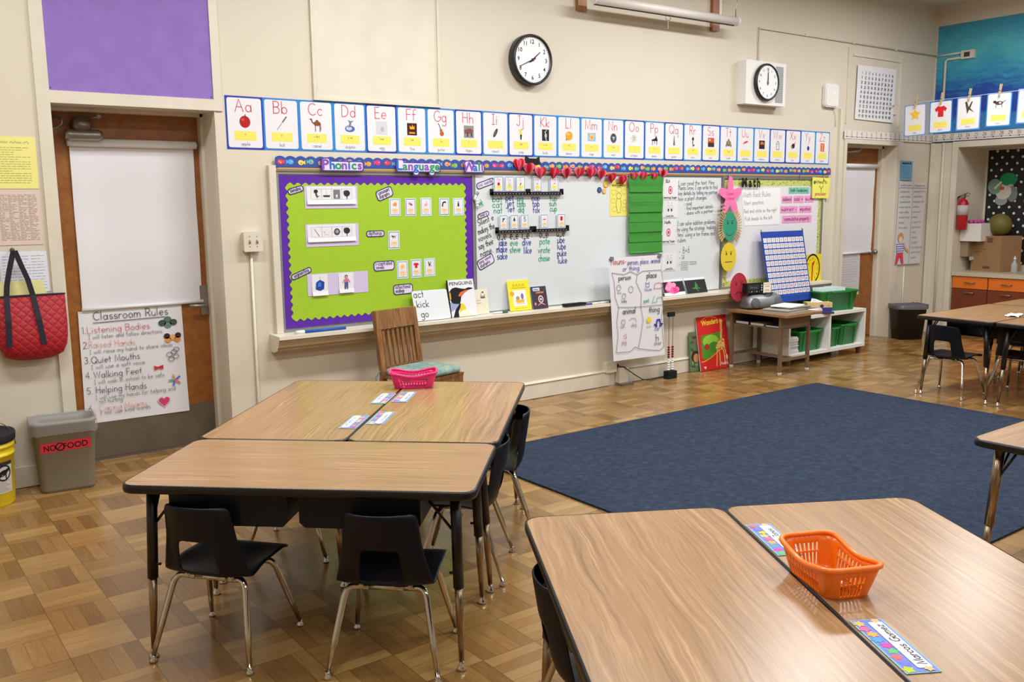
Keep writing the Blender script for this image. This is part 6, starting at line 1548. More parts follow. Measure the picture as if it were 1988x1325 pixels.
for i in range(14): b.poly(el(rd.uniform(-.055, .02), rd.uniform(.03, .33), .03, .013, 10, rd.uniform(0, 3)), ink(rd.choice(((60, 100, 60), (120, 150, 96), (44, 80, 56), (170, 70, 70)))), .0066 + .0001 * i)
b.disc(.0, .14, .05, .055, ink((60, 40, 30)), .0085); b.disc(.015, .125, .04, .042, ink((196, 130, 90)), .0088); b.build('cover_art', t)

# ================================================================== FLOOR, DESK AND SHELF GROUPS
# rug
b = MB(); b.prism(((3.06, -3.815), (6.68, -3.815), (6.70, -1.10), (3.06, -1.06)), .0, .012, RUG)
tag(b.build('rug', None), 'large plain blue-grey rug in the middle of the floor', 'rug')
# waste cans
t = thing('wastebasket', 'grey plastic wastebasket with a red NO FOOD label and clear liner', 'wastebasket', T(.955, -.145, 0, math.radians(-7)))
gp = mat('grey_plastic', (132, 124, 108), .5)
def rr_ring(b, hx, hy, r, z, n=5): return [b.pt((p[0], p[1], z)) for p in rrect(-hx, -hy, hx, hy, r, n)]
def skin(b, rings, m):
    for p, q in zip(rings, rings[1:]):
        for i in range(len(p)): b.face((p[i], p[(i + 1) % len(p)], q[(i + 1) % len(p)], q[i]), m, True)
b = MB(); R_ = [rr_ring(b, .135, .092, .04, .0), rr_ring(b, .14, .096, .045, .02), rr_ring(b, .165, .118, .05, .385), rr_ring(b, .171, .124, .052, .39), rr_ring(b, .171, .124, .052, .405), rr_ring(b, .16, .113, .05, .405), rr_ring(b, .135, .09, .04, .012)]
skin(b, R_, gp); b.face(R_[0][::-1], gp); b.face(R_[-1], gp); b.build('bin_body', t)
lm = bpy.data.materials.new('clear_liner'); lm.use_nodes = True; p_ = lm.node_tree.nodes['Principled BSDF']; p_.inputs['Base Color'].default_value = (.55, .54, .53, 1); p_.inputs['Roughness'].default_value = .3; p_.inputs['Alpha'].default_value = .26
b = MB(); rd = random.Random(6)
def lring(dx, z, amp):
    return [b.pt((p[0], p[1], z + rd.uniform(-amp, amp))) for p in rrect(-.171 - dx, -.124 - dx, .171 + dx, .124 + dx, .05, 8)]
skin(b, [lring(.004, .335, .006), lring(.006, .35, .003), lring(.004, .39, .003), lring(.004, .412, .004), lring(-.012, .414, .004), lring(-.02, .36, .004), lring(-.03, .2, .004)], lm); b.build('bin_liner', t)['label'] = 'clear plastic liner folded over the rim'
b = MB(); lw = .118
def onface(x, z): 
    f = (z - .02) / .365; return (x, -(.096 + (.118 - .096) * f) - .0012, z)
lr = ink((204, 50, 56)); b.face([b.pt(onface(*p)) for p in ((-.125, .235), (.13, .245), (.13, .30), (-.125, .29))], lr)
b2 = MB(); font(b2, 'NO', -.078, 0, .034, BLACK, 0, .012, width=.06); font(b2, 'FOOD', .052, 0, .034, BLACK, 0, .012, width=.125)
off = len(b.v); b.v += [tuple(Vector(onface(v[0], .25 + v[1] + v[0] * .04)) - Vector((0, .0006, 0))) for v in b2.v]
for f in b2.f: b.face([i + off for i in f], BLACK)
rg = [(-.026 + .021 * math.cos(a), .266 + .021 * math.sin(a)) for a in [i * PI / 10 for i in range(21)]]
b3 = MB(); b3.ribbon(rg, .006, BLACK); b3.ribbon(((-.04, .252), (-.012, .28)), .005, BLACK); off = len(b.v); b.v += [tuple(Vector(onface(v[0], v[1])) - Vector((0, .0009, 0))) for v in b3.v]
for f in b3.f: b.face([i + off for i in f], BLACK)
b.build('warning_label', t)['label'] = 'red sticker with black letters'
t = thing('bucket', 'yellow plastic bucket with black lid and wire handle beside the grey wastebasket', 'bucket', T(.545, -.2, 0))
yb = mat('yellow_plastic', (228, 202, 30), .4)
b = MB(); b.lathe(((.132, 0), (.136, .006), (.147, .27), (.153, .272), (.153, .283), (.148, .285), (.149, .315), (.156, .318), (.156, .33), (.15, .333), (.151, .36)), yb, 40); b.build('bucket_body', t)
b = MB(); b.lathe(((.158, .345), (.162, .35), (.165, .385), (.16, .395), (.15, .39), (.14, .38), (0, .382)), ink((40, 38, 42)), 40); b.build('lid', t)
b = MB(); b.tube([(.158 * math.cos(a), -.02 - .06 * math.sin(a), .31 + .17 * math.sin(a)) for a in [i * PI / 12 for i in range(13)]], .0025, STEEL, 6); b.build('wire_handle', t)
b = MB()
def cyl(a, z, dr=.0): r = .136 + (.147 - .136) * z / .27 + .0012 + dr; return (r * math.cos(a), r * math.sin(a), z)
def band(a0, a1, z0, z1, m, dr=0):
    n = 12
    for i in range(n):
        p, q = a0 + (a1 - a0) * i / n, a0 + (a1 - a0) * (i + 1) / n
        b.face([b.pt(cyl(p, z0, dr)), b.pt(cyl(q, z0, dr)), b.pt(cyl(q, z1, dr)), b.pt(cyl(p, z1, dr))], m)
a0, a1 = -1.9, -.62
band(a0, a1, .075, .245, ink((196, 190, 180))); band(a0, a1, .225, .245, ink((50, 44, 44)), .0004)
for i in range(7): band(a0 + .1, a1 - .1 - .1 * (i % 3), .085 + .009 * i, .088 + .009 * i, ink((150, 146, 140)), .0004)
b2 = MB(); b2.ribbon(el(0, 0, .04, .04) + [(.04, 0)], .008, BLACK); b2.poly(el(-.005, 0, .026, .016, 14, .3), BLACK, 0); b2.poly(el(.022, .012, .011, .009), BLACK, .0); b2.ribbon(((-.02, -.01), (-.03, -.03)), .007, BLACK); b2.ribbon(((.01, -.01), (.012, -.032)), .007, BLACK)
off = len(b.v); b.v += [cyl(-1.0 + v[0] / .14, .185 + v[1], .0009) for v in b2.v]
for f in b2.f: b.face([i + off for i in f], BLACK)
b.build('paper_label', t)['label'] = 'white label with a black animal emblem'
t = thing('wastebasket', 'black plastic wastebasket in the corner by the right door', 'wastebasket', T(9.70, -.20, 0, math.radians(-28)))
bk = mat('black_plastic', (26, 24, 26), .45)
b = MB(); R_ = [rr_ring(b, .145, .105, .05, .0), rr_ring(b, .175, .13, .055, .37), rr_ring(b, .182, .137, .055, .375), rr_ring(b, .182, .137, .055, .39), rr_ring(b, .17, .125, .05, .39), rr_ring(b, .145, .1, .05, .01)]
skin(b, R_, bk); b.face(R_[0][::-1], bk); b.face(R_[-1], bk); b.build('bin_body', t)
b = MB(); skin(b, [[b.pt((p[0], p[1], z + rd.uniform(-.006, .006))) for p in rrect(-.182 - d, -.137 - d, .182 + d, .137 + d, .055, 8)] for d, z in ((.003, .345), (.004, .39), (-.012, .395), (-.03, .3))], mat('dark_liner', (96, 94, 98), .35)); b.build('bin_liner', t)['label'] = 'grey plastic liner'

# wooden chair
t = thing('wooden_chair', 'old oak slat-back chair with a teal seat cushion under the ledge', 'chair', T(3.13, -.462, 0, math.radians(12.8)))
# local +x is the chair's right as seen from the front, -y is forward
b = MB()
b.hull8(((-.205, -.20, .415), (.205, -.20, .415), (.19, .20, .415), (-.19, .20, .415)), ((-.21, -.205, .44), (.21, -.205, .44), (.19, .20, .44), (-.19, .20, .44)), CHAIRW); b.build('seat', t)
for s in (-1, 1):
    b = MB(); b.hull8(((s * .185 - .018, -.195, 0), (s * .185 + .018, -.195, 0), (s * .185 + .018, -.16, 0), (s * .185 - .018, -.16, 0)), ((s * .185 - .02, -.20, .415), (s * .185 + .02, -.20, .415), (s * .185 + .02, -.16, .415), (s * .185 - .02, -.16, .415)), CHAIRW); b.build('front_leg', t)
    b = MB(); y0, y1, y2 = .235, .185, .25
    for (ya, za, yb_, zb) in ((y0, 0, y1, .43), (y1, .43, y2, .86)):
        b.hull8(((s * .172 - .02, ya - .016, za), (s * .172 + .02, ya - .016, za), (s * .172 + .02, ya + .016, za), (s * .172 - .02, ya + .016, za)), ((s * .172 - .02, yb_ - .016, zb), (s * .172 + .02, yb_ - .016, zb), (s * .172 + .02, yb_ + .016, zb), (s * .172 - .02, yb_ + .016, zb)), CHAIRW)
    b.build('back_post', t)
    b = MB(); b.box(s * .185 - .012, -.17, .2, s * .185 + .012, .2, .225, CHAIRW); b.build('side_stretcher', t)
b = MB(); b.box(-.17, -.198, .36, .17, -.175, .415, CHAIRW); b.build('apron', t)
def byz(z): return .185 + (.25 - .185) * (z - .43) / .43
b = MB(); b.hull8(((-.192, byz(.74) - .018, .74), (.192, byz(.74) - .018, .74), (.192, byz(.74) + .012, .74), (-.192, byz(.74) + .012, .74)), ((-.187, byz(.865) - .018, .865), (.187, byz(.865) - .018, .865), (.187, byz(.865) + .012, .865), (-.187, byz(.865) + .012, .865)), CHAIRW); b.build('top_rail', t)
b = MB(); b.box(-.155, byz(.47) - .014, .455, .155, byz(.47) + .014, .49, CHAIRW); b.build('lower_rail', t)
for i in range(7):
    x = -.129 + .043 * i; b = MB(); b.hull8(((x - .011, byz(.485) - .006, .485), (x + .011, byz(.485) - .006, .485), (x + .011, byz(.485) + .006, .485), (x - .011, byz(.485) + .006, .485)), ((x - .011, byz(.745) - .008, .745), (x + .011, byz(.745) - .008, .745), (x + .011, byz(.745) + .004, .745), (x - .011, byz(.745) + .004, .745)), CHAIRW); b.build('slat', t)
t = thing('seat_cushion', 'teal mottled tie-on cushion on the wooden chair', 'cushion', T(3.13, -.462, .441, math.radians(12.8)))
b = MB(); R_ = [[b.pt((p[0] * k, p[1] * k - .01, z)) for p in rrect(-.205, -.2, .205, .17, .06, 5)] for k, z in ((.86, 0), (.97, .006), (1.0, .022), (.98, .036), (.88, .046), (.6, .052), (.2, .054))]
skin(b, R_, CUSHION); b.face(R_[0][::-1], CUSHION); b.face(R_[-1], CUSHION, True); b.build('pad', t)
b = MB()
for s in (-1, 1):
    b = MB(); b.tube(((s * .14, .165, .02), (s * .2, .2, .015), (s * .215, .215, -.03), (s * .21, .21, -.1)), .005, CUSHION, 6); b.build('tie', t)

# baskets with real slots
def basket(name, label, M, rgb):
    t = thing(name, label, 'basket', M, 'desk baskets')
    m = mat('basket_%02x%02x' % rgb[:2], rgb, .3)
    bm = bmesh.new()
    hz = .078; nz = [0, .008, .022, .036, .040, .054, .0585, .078]
    def ring(z, n_pts):
        f = z / hz; hx, hy = .094 + .022 * f, .055 + .018 * f
        return [(p[0], p[1], z) for p in n_pts(hx, hy)]
    def outline(hx, hy, r=.026):
        pts = []
        nxs, nys = 22, 14
        for i in range(nxs + 1): pts.append((-hx + r + (2 * hx - 2 * r) * i / nxs, -hy))
        for a in (-67.5, -45, -22.5): pts.append((hx - r + r * math.cos(math.radians(a)), -hy + r + r * math.sin(math.radians(a))))
        for i in range(nys + 1): pts.append((hx, -hy + r + (2 * hy - 2 * r) * i / nys))
        for a in (22.5, 45, 67.5): pts.append((hx - r + r * math.cos(math.radians(a)), hy - r + r * math.sin(math.radians(a))))
        for i in range(nxs + 1): pts.append((hx - r - (2 * hx - 2 * r) * i / nxs, hy))
        for a in (112.5, 135, 157.5): pts.append((-hx + r + r * math.cos(math.radians(a)), hy - r + r * math.sin(math.radians(a))))
        for i in range(nys + 1): pts.append((-hx, hy - r - (2 * hy - 2 * r) * i / nys))
        for a in (202.5, 225, 247.5): pts.append((-hx + r + r * math.cos(math.radians(a)), -hy + r + r * math.sin(math.radians(a))))
        return pts
    def dip(x, z): return z + (z / hz) ** 2 * (.018 * (1 - math.cos(2 * PI * (x / .124 + 1) / 2)) / -2 + .004)
    rings = []
    for z in nz:
        rings.append([bm.verts.new((p[0], p[1], dip(p[0], p[2]))) for p in ring(z, outline)])
    n = len(rings[0])
    long1 = set(range(0, 22)); s1 = set(range(26, 40)); long2 = set(range(44, 66)); s2 = set(range(70, 84))
    for k in range(len(nz) - 1):
        for i in range(n):
            j = (i + 1) % n
            hole = k in (2, 4) or (k == 1 and False)
            if k in (1, 2, 4, 5):
                for st in (long1, s1, long2, s2):
                    if i in st and (i - min(st)) % 2 == 1 and 1 <= i - min(st) < len(st) - 1 and k in ((1, 2, 4, 5)):
                        if k in (1, 2) or k in (4, 5): break
                else: st = None
                if st: continue
            bm.faces.new((rings[k][i], rings[k][j], rings[k + 1][j], rings[k + 1][i]))
    bm.faces.new(rings[0][::-1])
    for f in bm.faces: f.smooth = True
    me = bpy.data.meshes.new('basket_wall'); bm.to_mesh(me); bm.free(); me.materials.append(m)
    o = bpy.data.objects.new('basket_wall', me); COL.objects.link(o); o.parent = t
    md = o.modifiers.new('thickness', 'SOLIDIFY'); md.thickness = .003; md.offset = 1
    b = MB(); rim = [(p[0], p[1], dip(p[0], hz)) for p in outline(.119, .076, .03)]; b.tube(rim + [rim[0]], .0068, m, 8, False); b.build('rim', t)
    return t
GAP1 = math.atan2(.735, .678)
basket('basket', 'pink plastic basket at the far end of the left tables', T(2.345, -1.70, TABLE_Z, -.54), (232, 40, 118))
t = basket('basket', 'orange plastic basket on the right foreground table', T(1.886, -4.458, TABLE_Z, math.radians(65)), (254, 126, 20))
# small things inside the orange basket
for i, (dx, dy, r, L_, rgb, lb) in enumerate(((-.05, .0, .5, .06, (120, 70, 50), 'brown pencil stub lying in the orange basket'), (-.02, .02, -.4, .05, (60, 70, 60), 'dark crayon stub lying in the orange basket'), (-.06, -.02, 1.2, .05, (170, 40, 40), 'red crayon stub lying in the orange basket'), (-.035, -.01, .1, .045, (210, 200, 190), 'white chalk stub lying in the orange basket'))):
    b = MB(); b.tube(((-L_ / 2, 0, .005), (L_ / 2 - .008, 0, .005), (L_ / 2, 0, .005)), (.005, .005, .0015), ink(rgb), 8)
    x, y = 1.886 + dx * math.cos(1.08) - dy * math.sin(1.08), -4.458 + dx * math.sin(1.08) + dy * math.cos(1.08)
    tag(b.build('crayon', None, T(x, y, TABLE_Z + .004, r)), lb, 'crayon', 'crayon stubs in the orange basket')
# name tags
def nametag(label, x, y, rz, tx, seed, L_=.235, W_=.075):
    b = MB(); rd = random.Random(seed)
    b.prism(((-L_ / 2, -W_ / 2), (L_ / 2, -W_ / 2), (L_ / 2, W_ / 2), (-L_ / 2, W_ / 2)), 0, .0008, ink((140, 196, 206)))
    b.rect(-L_ / 2 + .003, -W_ / 2 + .003, L_ / 2 - .003, W_ / 2 - .004, ink((120, 140, 220)), .0011)
    for i in range(9):
        cx = -L_ / 2 + (i + .6) * L_ / 9.4; cz = W_ / 2 - .018 + rd.uniform(-.006, .006); c = ((240, 110, 150), (250, 190, 120), (190, 206, 50), (120, 130, 220), (236, 110, 120), (110, 190, 120), (216, 80, 170), (90, 160, 220), (250, 170, 90))[(i + seed) % 9]
        b.poly(star(cx, cz, .015, .009, rd.choice((5, 6, 7)), rd.uniform(0, 90)), ink(c), .0014 + .00008 * i)
    b.poly(rrect(-L_ / 2 + .016, -W_ / 2 + .008, L_ / 2 - .016, W_ / 2 - .034, .006), WHITEP, .0024)
    if tx: hand(b, tx, 0, -W_ / 2 + .014, .019, MARKK, .0022, .0028, align='c', width=min(L_ * .75, text_w(tx, .022)), slant=.15)
    else: scrawl(b, -L_ * .3, L_ * .3, -W_ / 2 + .014, .018, MARKGR, .0022, .0028, seed)
    for s in (-1, 1): b.poly(star(s * (L_ / 2 - .012), -W_ / 2 + .02, .012, .007, 5), ink((250, 190, 130)), .0026)
    tag(b.build('name_tag', None, T(x, y, TABLE_Z + .0012, rz)), label, 'name tag', 'name tags on the tables')
GA2 = math.atan2(-.868, -.497)
nametag('colourful name tag near the orange basket, in the lower right foreground', 1.714, -4.732, math.atan2(.868, .497), 'Marcos Gomez', 2)
nametag('colourful name tag partly behind the orange basket', 2.02, -4.195, math.atan2(.868, .497), 'Jacob Jones', 5)
v1 = math.atan2(.735, .678)
nametag('name tag left of the table gap, nearer the pink basket', 2.078, -1.862, v1 + PI, None, 3)
nametag('name tag right of the table gap, just below the pink basket', 2.174, -1.897, v1, None, 6)
nametag('name tag left of the table gap, farther from the pink basket', 1.747, -2.205, v1 + PI, None, 7)
nametag('name tag right of the table gap, farther from the pink basket', 1.871, -2.214, v1, None, 1)
b = MB(); R_ = [[b.pt((-.1 + .04 * i, -.05 + .025 * j, .0015 + .012 * abs(math.sin(i * 1.3 + j)))) for j in range(5)] for i in range(6)]
for p, q in zip(R_, R_[1:]):
    for j in range(4): b.face((p[j], q[j], q[j + 1], p[j + 1]), WHITEP)
tag(b.build('paper_sheet', None, T(7.46, -2.36, TABLE_Z + .001, .2)), 'crumpled white paper lying on the far table', 'paper')

# student desk with an open front
DX = 6.955; DY = -.41
t = thing('student_desk', 'brown metal student desk with open storage beside the white shelf', 'desk', T(DX, DY, 0))
dm = mat('tan_metal', (128, 106, 84), .45, .3); dt = mat_wood('desk_top', (128, 92, 60), (160, 120, 82), 1)
b = MB(); b.prism(rrect(-.275, -.385, .255, .315, .02), .543, .565, dt); b.build('desk_top', t)
b = MB()
b.box(-.22, -.29, .425, .21, .27, .432, dm); b.box(-.22, -.29, .43, .21, -.283, .543, dm); b.box(-.22, .263, .43, .21, .27, .543, dm); b.box(.203, -.29, .43, .21, .27, .543, dm); b.build('book_shelf', t)
for sx, sy in ((-1, -1), (1, -1), (-1, 1), (1, 1)):
    x, y = (-.21 if sx < 0 else .195), (-.275 if sy < 0 else .275)
    b = MB(); b.box(x - .014, y - .014, .012, x + .014, y + .014, .543, dm); leg = b.build('leg', t)
    b = MB(); b.lathe(((.02, 0), (.02, .03), (.016, .034)), ink((190, 180, 160)), 10, (x, y, 0)); b.build('foot_cap', leg)
for y in (-.275, .275):
    b = MB(); b.box(-.21, y - .01, .13, .195, y + .01, .155, dm); b.build('stretcher', t)
b = MB(); b.box(-.02, -.275, .132, .005, .275, .152, dm); b.build('cross_stretcher', t)
for i, (y0, y1, z0, z1, rgb, lb) in enumerate(((-.25, -.1, .433, .452, (70, 60, 60), 'dark book lying inside the desk, front of the three'), (-.08, .07, .433, .458, (150, 130, 110), 'tan book lying inside the desk, between the dark ones'), (.09, .24, .433, .462, (44, 46, 66), 'navy book lying inside the desk, nearest the wall'))):
    t2 = thing('desk_book', lb, 'book', T(DX, DY, 0), 'books inside the desk'); b = MB(); b.box(-.2, y0, z0, .0, y1, z1, ink(rgb)); b.build('cover', t2); b = MB(); b.box(-.2012, y0 + .004, z0 + .004, -.19, y1 - .004, z1 - .004, ink((206, 200, 190))); b.build('pages', t2)
# boombox
t = thing('cd_radio', 'silver rounded portable stereo on the student desk', 'radio', T(7.0, -.265, .565, math.radians(-14)))
sl = mat('silver_plastic', (128, 130, 134), .38, .35)
b = MB(); pr = [(-.085, .0), (.09, 0), (.10, .03), (.09, .085), (.06, .12), (0, .135), (-.05, .115), (-.085, .07), (-.095, .03)]
secs = [(-.2, .6), (-.185, .85), (-.14, 1), (.14, 1), (.185, .85), (.2, .6)]
R_ = [[b.pt((x, p[0] * k, .012 + p[1] * k)) for p in pr] for x, k in secs]
for p, q in zip(R_, R_[1:]):
    for i in range(len(pr)): b.face((p[i], q[i], q[(i + 1) % len(pr)], p[(i + 1) % len(pr)]), sl, True)
b.face(R_[0], sl); b.face(R_[-1][::-1], sl); b.build('housing', t)
b = MB(); b.tube([(.04 + .06 * math.cos(a), -.01 + .06 * math.sin(a), .1455) for a in [i * PI / 10 for i in range(21)]], .008, ink((70, 72, 76)), 8); b.box(-.01, -.02, .14, .09, -.005, .15, ink((80, 82, 86))); b.build('disc_lid', t)
for s in (-1, 1):
    b = MB(); b.lathe(((.05, 0), (.045, .006), (.01, .007)), ink((90, 92, 96)), 20, (s * .13, 0, 0)); o = b.build('speaker_grille', t); o.rotation_euler = (PI / 2 - .25, 0, 0); o.location = (0, -.088, .06)
for x in (-.15, .15):
    b = MB(); b.lathe(((.015, 0), (.015, .014)), BLACK, 8, (x, 0, 0)); b.build('rubber_foot', t)
t = thing('clock_radio', 'small black digital device standing on top of the silver stereo', 'clock radio', T(6.93, -.265, .713, math.radians(-10)))
bb = ink((24, 22, 24))
b = MB(); b.box(-.15, -.03, 0, .15, .03, .095, bb); b.build('case', t)
b = MB(); b.M = T(0, -.0305, 0) @ Matrix(((1, 0, 0, 0), (0, 0, -1, 0), (0, 1, 0, 0), (0, 0, 0, 1)))
b.poly(rrect(-.135, .035, .0, .085, .006), ink((50, 50, 54)), 0); scrawl(b, -.11, -.02, .045, .03, ink((120, 124, 124)), .003, .0005, 9)
for i in range(5): b.disc(-.12 + .03 * i, .018, .007, .006, ink((180, 180, 180)) if i % 2 else ink((90, 90, 90)), .0005, 10)
for i in range(3): b.disc(.03, .03 + .022 * i, .007, .007, ink((200, 200, 200)), .0005, 10)
b.build('display', t)
t = thing('label_card', 'white note card stuck on the black device over the stereo', 'card', T(7.015, -.318, .713, math.radians(-10))); b = MB(); b.M = Matrix(((1, 0, 0, 0), (0, 0, -1, 0), (0, 1, 0, 0), (0, 0, 0, 1))); b.prism(rrect(-.05, 0, .045, .098, .004), 0, .0012, ink((236, 228, 206))); scrawl(b, -.035, .035, .055, .022, MARKR, .003, .0017, 4); b.rect(-.05, .08, .045, .084, ink((206, 120, 90)), .0017); scrawl(b, -.03, .02, .02, .022, MARKR, .003, .0017, 6); b.build('card', t)
# paper stack on the desk
def sheets(label, x, y, z, w, d, h, rz, rgb, n=1, name='paper_stack'):
    b = MB(); rd = random.Random(int(x * 100) + int(z * 1000))
    for i in range(n):
        dx, dy = rd.uniform(-.008, .008), rd.uniform(-.008, .008); z0 = h * i / n; z1 = h * (i + 1) / n - .0004
        b.box(-w / 2 + dx, -d / 2 + dy, z0, w / 2 + dx, d / 2 + dy, z1, ink(tuple(min(255, c - 6 * (i % 2)) for c in rgb)))
    return tag(b.build(name, None, T(x, y, z, rz)), label, 'papers')
sheets('grey paper stack at the bottom of the pile on the desk', 6.96, -.57, .565, .36, .26, .03, .12, (170, 164, 156), 3)
sheets('thin brown folder with sheets on the grey stack', 7.03, -.575, .596, .3, .22, .014, -.05, (150, 140, 128), 2, 'folder')
sheets('white paper sheets topmost on the desk pile', 7.0, -.565, .611, .28, .2, .01, .2, (236, 238, 242), 2)
# white shelf
t = thing('storage_shelf', 'low white two-cubby shelf unit against the front wall', 'shelf', T(7.825, -.235, 0))
hw, y0, y1 = .635, -.215, .205
b = MB(); b.box(-hw, y0, .435, hw, y1, .465, WHITEL); b.build('top_board', t)
b = MB(); b.box(-hw, y0, .075, hw, y1, .105, WHITEL); b.build('bottom_board', t)
b = MB(); b.box(-hw + .002, y1 - .012, .105, hw - .002, y1, .435, ink((196, 192, 184))); b.build('back_board', t)
for s in (-1, 1):
    b = MB(); b.box(s * hw - (.024 if s > 0 else 0), y0, .105, s * hw + (.024 if s < 0 else 0), y1, .435, WHITEL); b.build('side_board', t)
b = MB(); b.box(.005, y0, .105, .035, y1 - .012, .435, WHITEL); b.build('divider', t)
lg = mat('brown_leg', (104, 74, 54), .5)
for sx in (-1, 1):
    for y in (y0 + .04, y1 - .04):
        b = MB(); x = sx * (hw - .05); b.hull8(((x - .014, y - .014, 0), (x + .014, y - .014, 0), (x + .014, y + .014, 0), (x - .014, y + .014, 0)), ((x - .022, y - .022, .075), (x + .022, y - .022, .075), (x + .022, y + .022, .075), (x - .022, y + .022, .075)), lg); b.build('leg', t)
# green bins
gb = mat('green_bin_plastic', (30, 128, 52), .4)
def bin_(label, x, y, z, hx, hy, h, rz=0.0):
    t = thing('storage_bin', label, 'bin', T(x, y, z, rz), 'green plastic bins')
    b = MB(); R_ = [[b.pt((p[0], p[1], zz)) for p in rrect(-hx * k, -hy * k, hx * k, hy * k, .02, 3)] for k, zz in ((.84, 0), (.96, h * .9), (1.0, h * .91), (1.02, h), (.98, h), (.95, h * .9), (.82, .006))]
    skin(b, R_, gb); b.face(R_[0][::-1], gb); b.face(R_[-1], gb); b.build('bin_body', t)
    b = MB()
    for s in (-.62, .62): b.hull8(((s * hx - .006, -hy * .86 - .003, .01), (s * hx + .006, -hy * .86 - .003, .01), (s * hx + .006, -hy * .84, .01), (s * hx - .006, -hy * .84, .01)), ((s * hx - .006, -hy * .965 - .003, h * .88), (s * hx + .006, -hy * .965 - .003, h * .88), (s * hx + .006, -hy * .94, h * .88), (s * hx - .006, -hy * .94, h * .88)), gb)
    b.build('rib', t)
    b = MB(); b.tube(((-hx * .5, -hy * 1.02, h * .97), (-hx * .45, -hy * 1.02 - .012, h * .93), (hx * .45, -hy * 1.02 - .012, h * .93), (hx * .5, -hy * 1.02, h * .97)), .006, gb, 8); b.build('handle_lip', t)
    return t
bin_('green bin in the left cubby of the white shelf', 7.62, -.24, .105, .19, .17, .205)
bin_('narrow green bin in the right cubby, beside the divider', 7.985, -.24, .105, .105, .17, .20)
bin_('green bin in the right cubby, at the outer end', 8.262, -.24, .105, .15, .17, .215)
bin_('large green bin on top of the white shelf holding papers', 8.10, -.22, .465, .26, .19, .205, math.radians(-10))
sheets('white papers stacked in the left cubby beside the green bin', 7.32, -.27, .105, .17, .26, .16, .05, (214, 212, 208), 14)
b = MB()
for i in range(5): b.hull8(((-.16, -.11 + .04 * i, 0), (.16, -.11 + .04 * i, 0), (.16, -.108 + .04 * i, 0), (-.16, -.108 + .04 * i, 0)), ((-.165, -.085 + .04 * i, .215), (.165, -.085 + .04 * i, .215), (.165, -.083 + .04 * i, .215), (-.165, -.083 + .04 * i, .215)), ink((206, 224, 226)))
tag(b.build('file_papers', None, T(8.12, -.21, .473, math.radians(-10))), 'pale blue papers standing in the large green bin', 'papers')
b = MB(); b.box(-.07, -.005, 0, .07, .005, .24, ink((176, 170, 170))); b.box(-.06, .02, 0, .07, .03, .22, ink((150, 146, 150))); tag(b.build('file_papers', None, T(7.985, -.2, .113)), 'grey papers standing in the narrow green bin', 'papers')
t = thing('tissue_box', 'tan and blue tissue box with a tissue sticking out on the shelf', 'tissue box', T(7.79, -.335, .485, math.radians(-35)))
b = MB(); b.box(-.125, -.06, 0, .125, .06, .035, ink((60, 60, 130))); b.box(-.125, -.06, .035, .125, .06, .085, ink((216, 188, 130))); b.M = T(0, -.0605, 0) @ Matrix(((1, 0, 0, 0), (0, 0, -1, 0), (0, 1, 0, 0), (0, 0, 0, 1))); b.disc(.02, .05, .02, .015, ink((60, 50, 90)), 0); b.disc(.09, .05, .01, .008, ink((190, 150, 70)), 0); b.build('box', t)
b = MB(); P_ = [(-.07, 0, .084), (-.05, .03, .12), (-.02, -.01, .115), (.02, .02, .10), (.06, 0, .085)]
for i in range(4):
    p, q = P_[i], P_[i + 1]; b.face([b.pt((p[0], p[1] - .03, .084)), b.pt((q[0], q[1] - .03, .084)), b.pt(q), b.pt(p)], WHITEP, True); b.face([b.pt(p), b.pt(q), b.pt((q[0], q[1] + .03, .084)), b.pt((p[0], p[1] + .03, .084))], WHITEP, True)
b.build('tissue', t)
sheets('dark blue binder lying under the tissue box', 7.72, -.325, .465, .36, .22, .019, math.radians(-30), (60, 58, 110), 1, 'binder')
b = MB(); b.tube(((-.13, 0, .028), (.13, .0, .028)), .028, WHITEP, 16); b.box(-.13, -.03, .0, .13, .09, .003, WHITEP); tag(b.build('paper_roll', None, T(7.62, -.39, .465, math.radians(-2))), 'white rolled paper lying on the front edge of the shelf', 'papers')

# ================================================================== RIGHT WALL
b = MB(); b.box(0.02, 2.2, 0, 3.6, 3.5, .004, MURAL); tag(b.build('ocean_mural', None, RW(0, 0)), 'painted blue and turquoise ocean mural high on the right wall', 'mural')
t = thing('conduit_box', 'small cream junction box with conduits on the ocean mural', 'junction box', RW(-.385, 3.15, 10.346)); b = MB(); b.prism(rrect(-.075, -.045, .075, .045, .004), 0, .035, TRIM); b.build('box', t); b = MB(); b.rect(-.04, -.025, .025, .025, ink((60, 66, 60)), .0356); b.build('cover_plate', t)
b = MB(); b.tube(((.005, 3.175, .014), (.31, 3.178, .014)), .011, TRIM, 8); tag(b.build('conduit', None, RW(0, 0, 10.346)), 'upper cream conduit from the corner to the junction box on the mural', 'conduit')
b = MB(); b.tube(((.31, 3.125, .014), (.15, 3.125, .014), (.13, 3.1, .014), (.13, 2.32, .014)), .013, TRIM, 8); b.tube(((.165, 2.2, .014), (.165, .02, .014)), .012, TRIM, 8); tag(b.build('conduit', None, RW(0, 0, 10.346)), 'cream conduit dropping from the junction box down beside the recess', 'conduit')
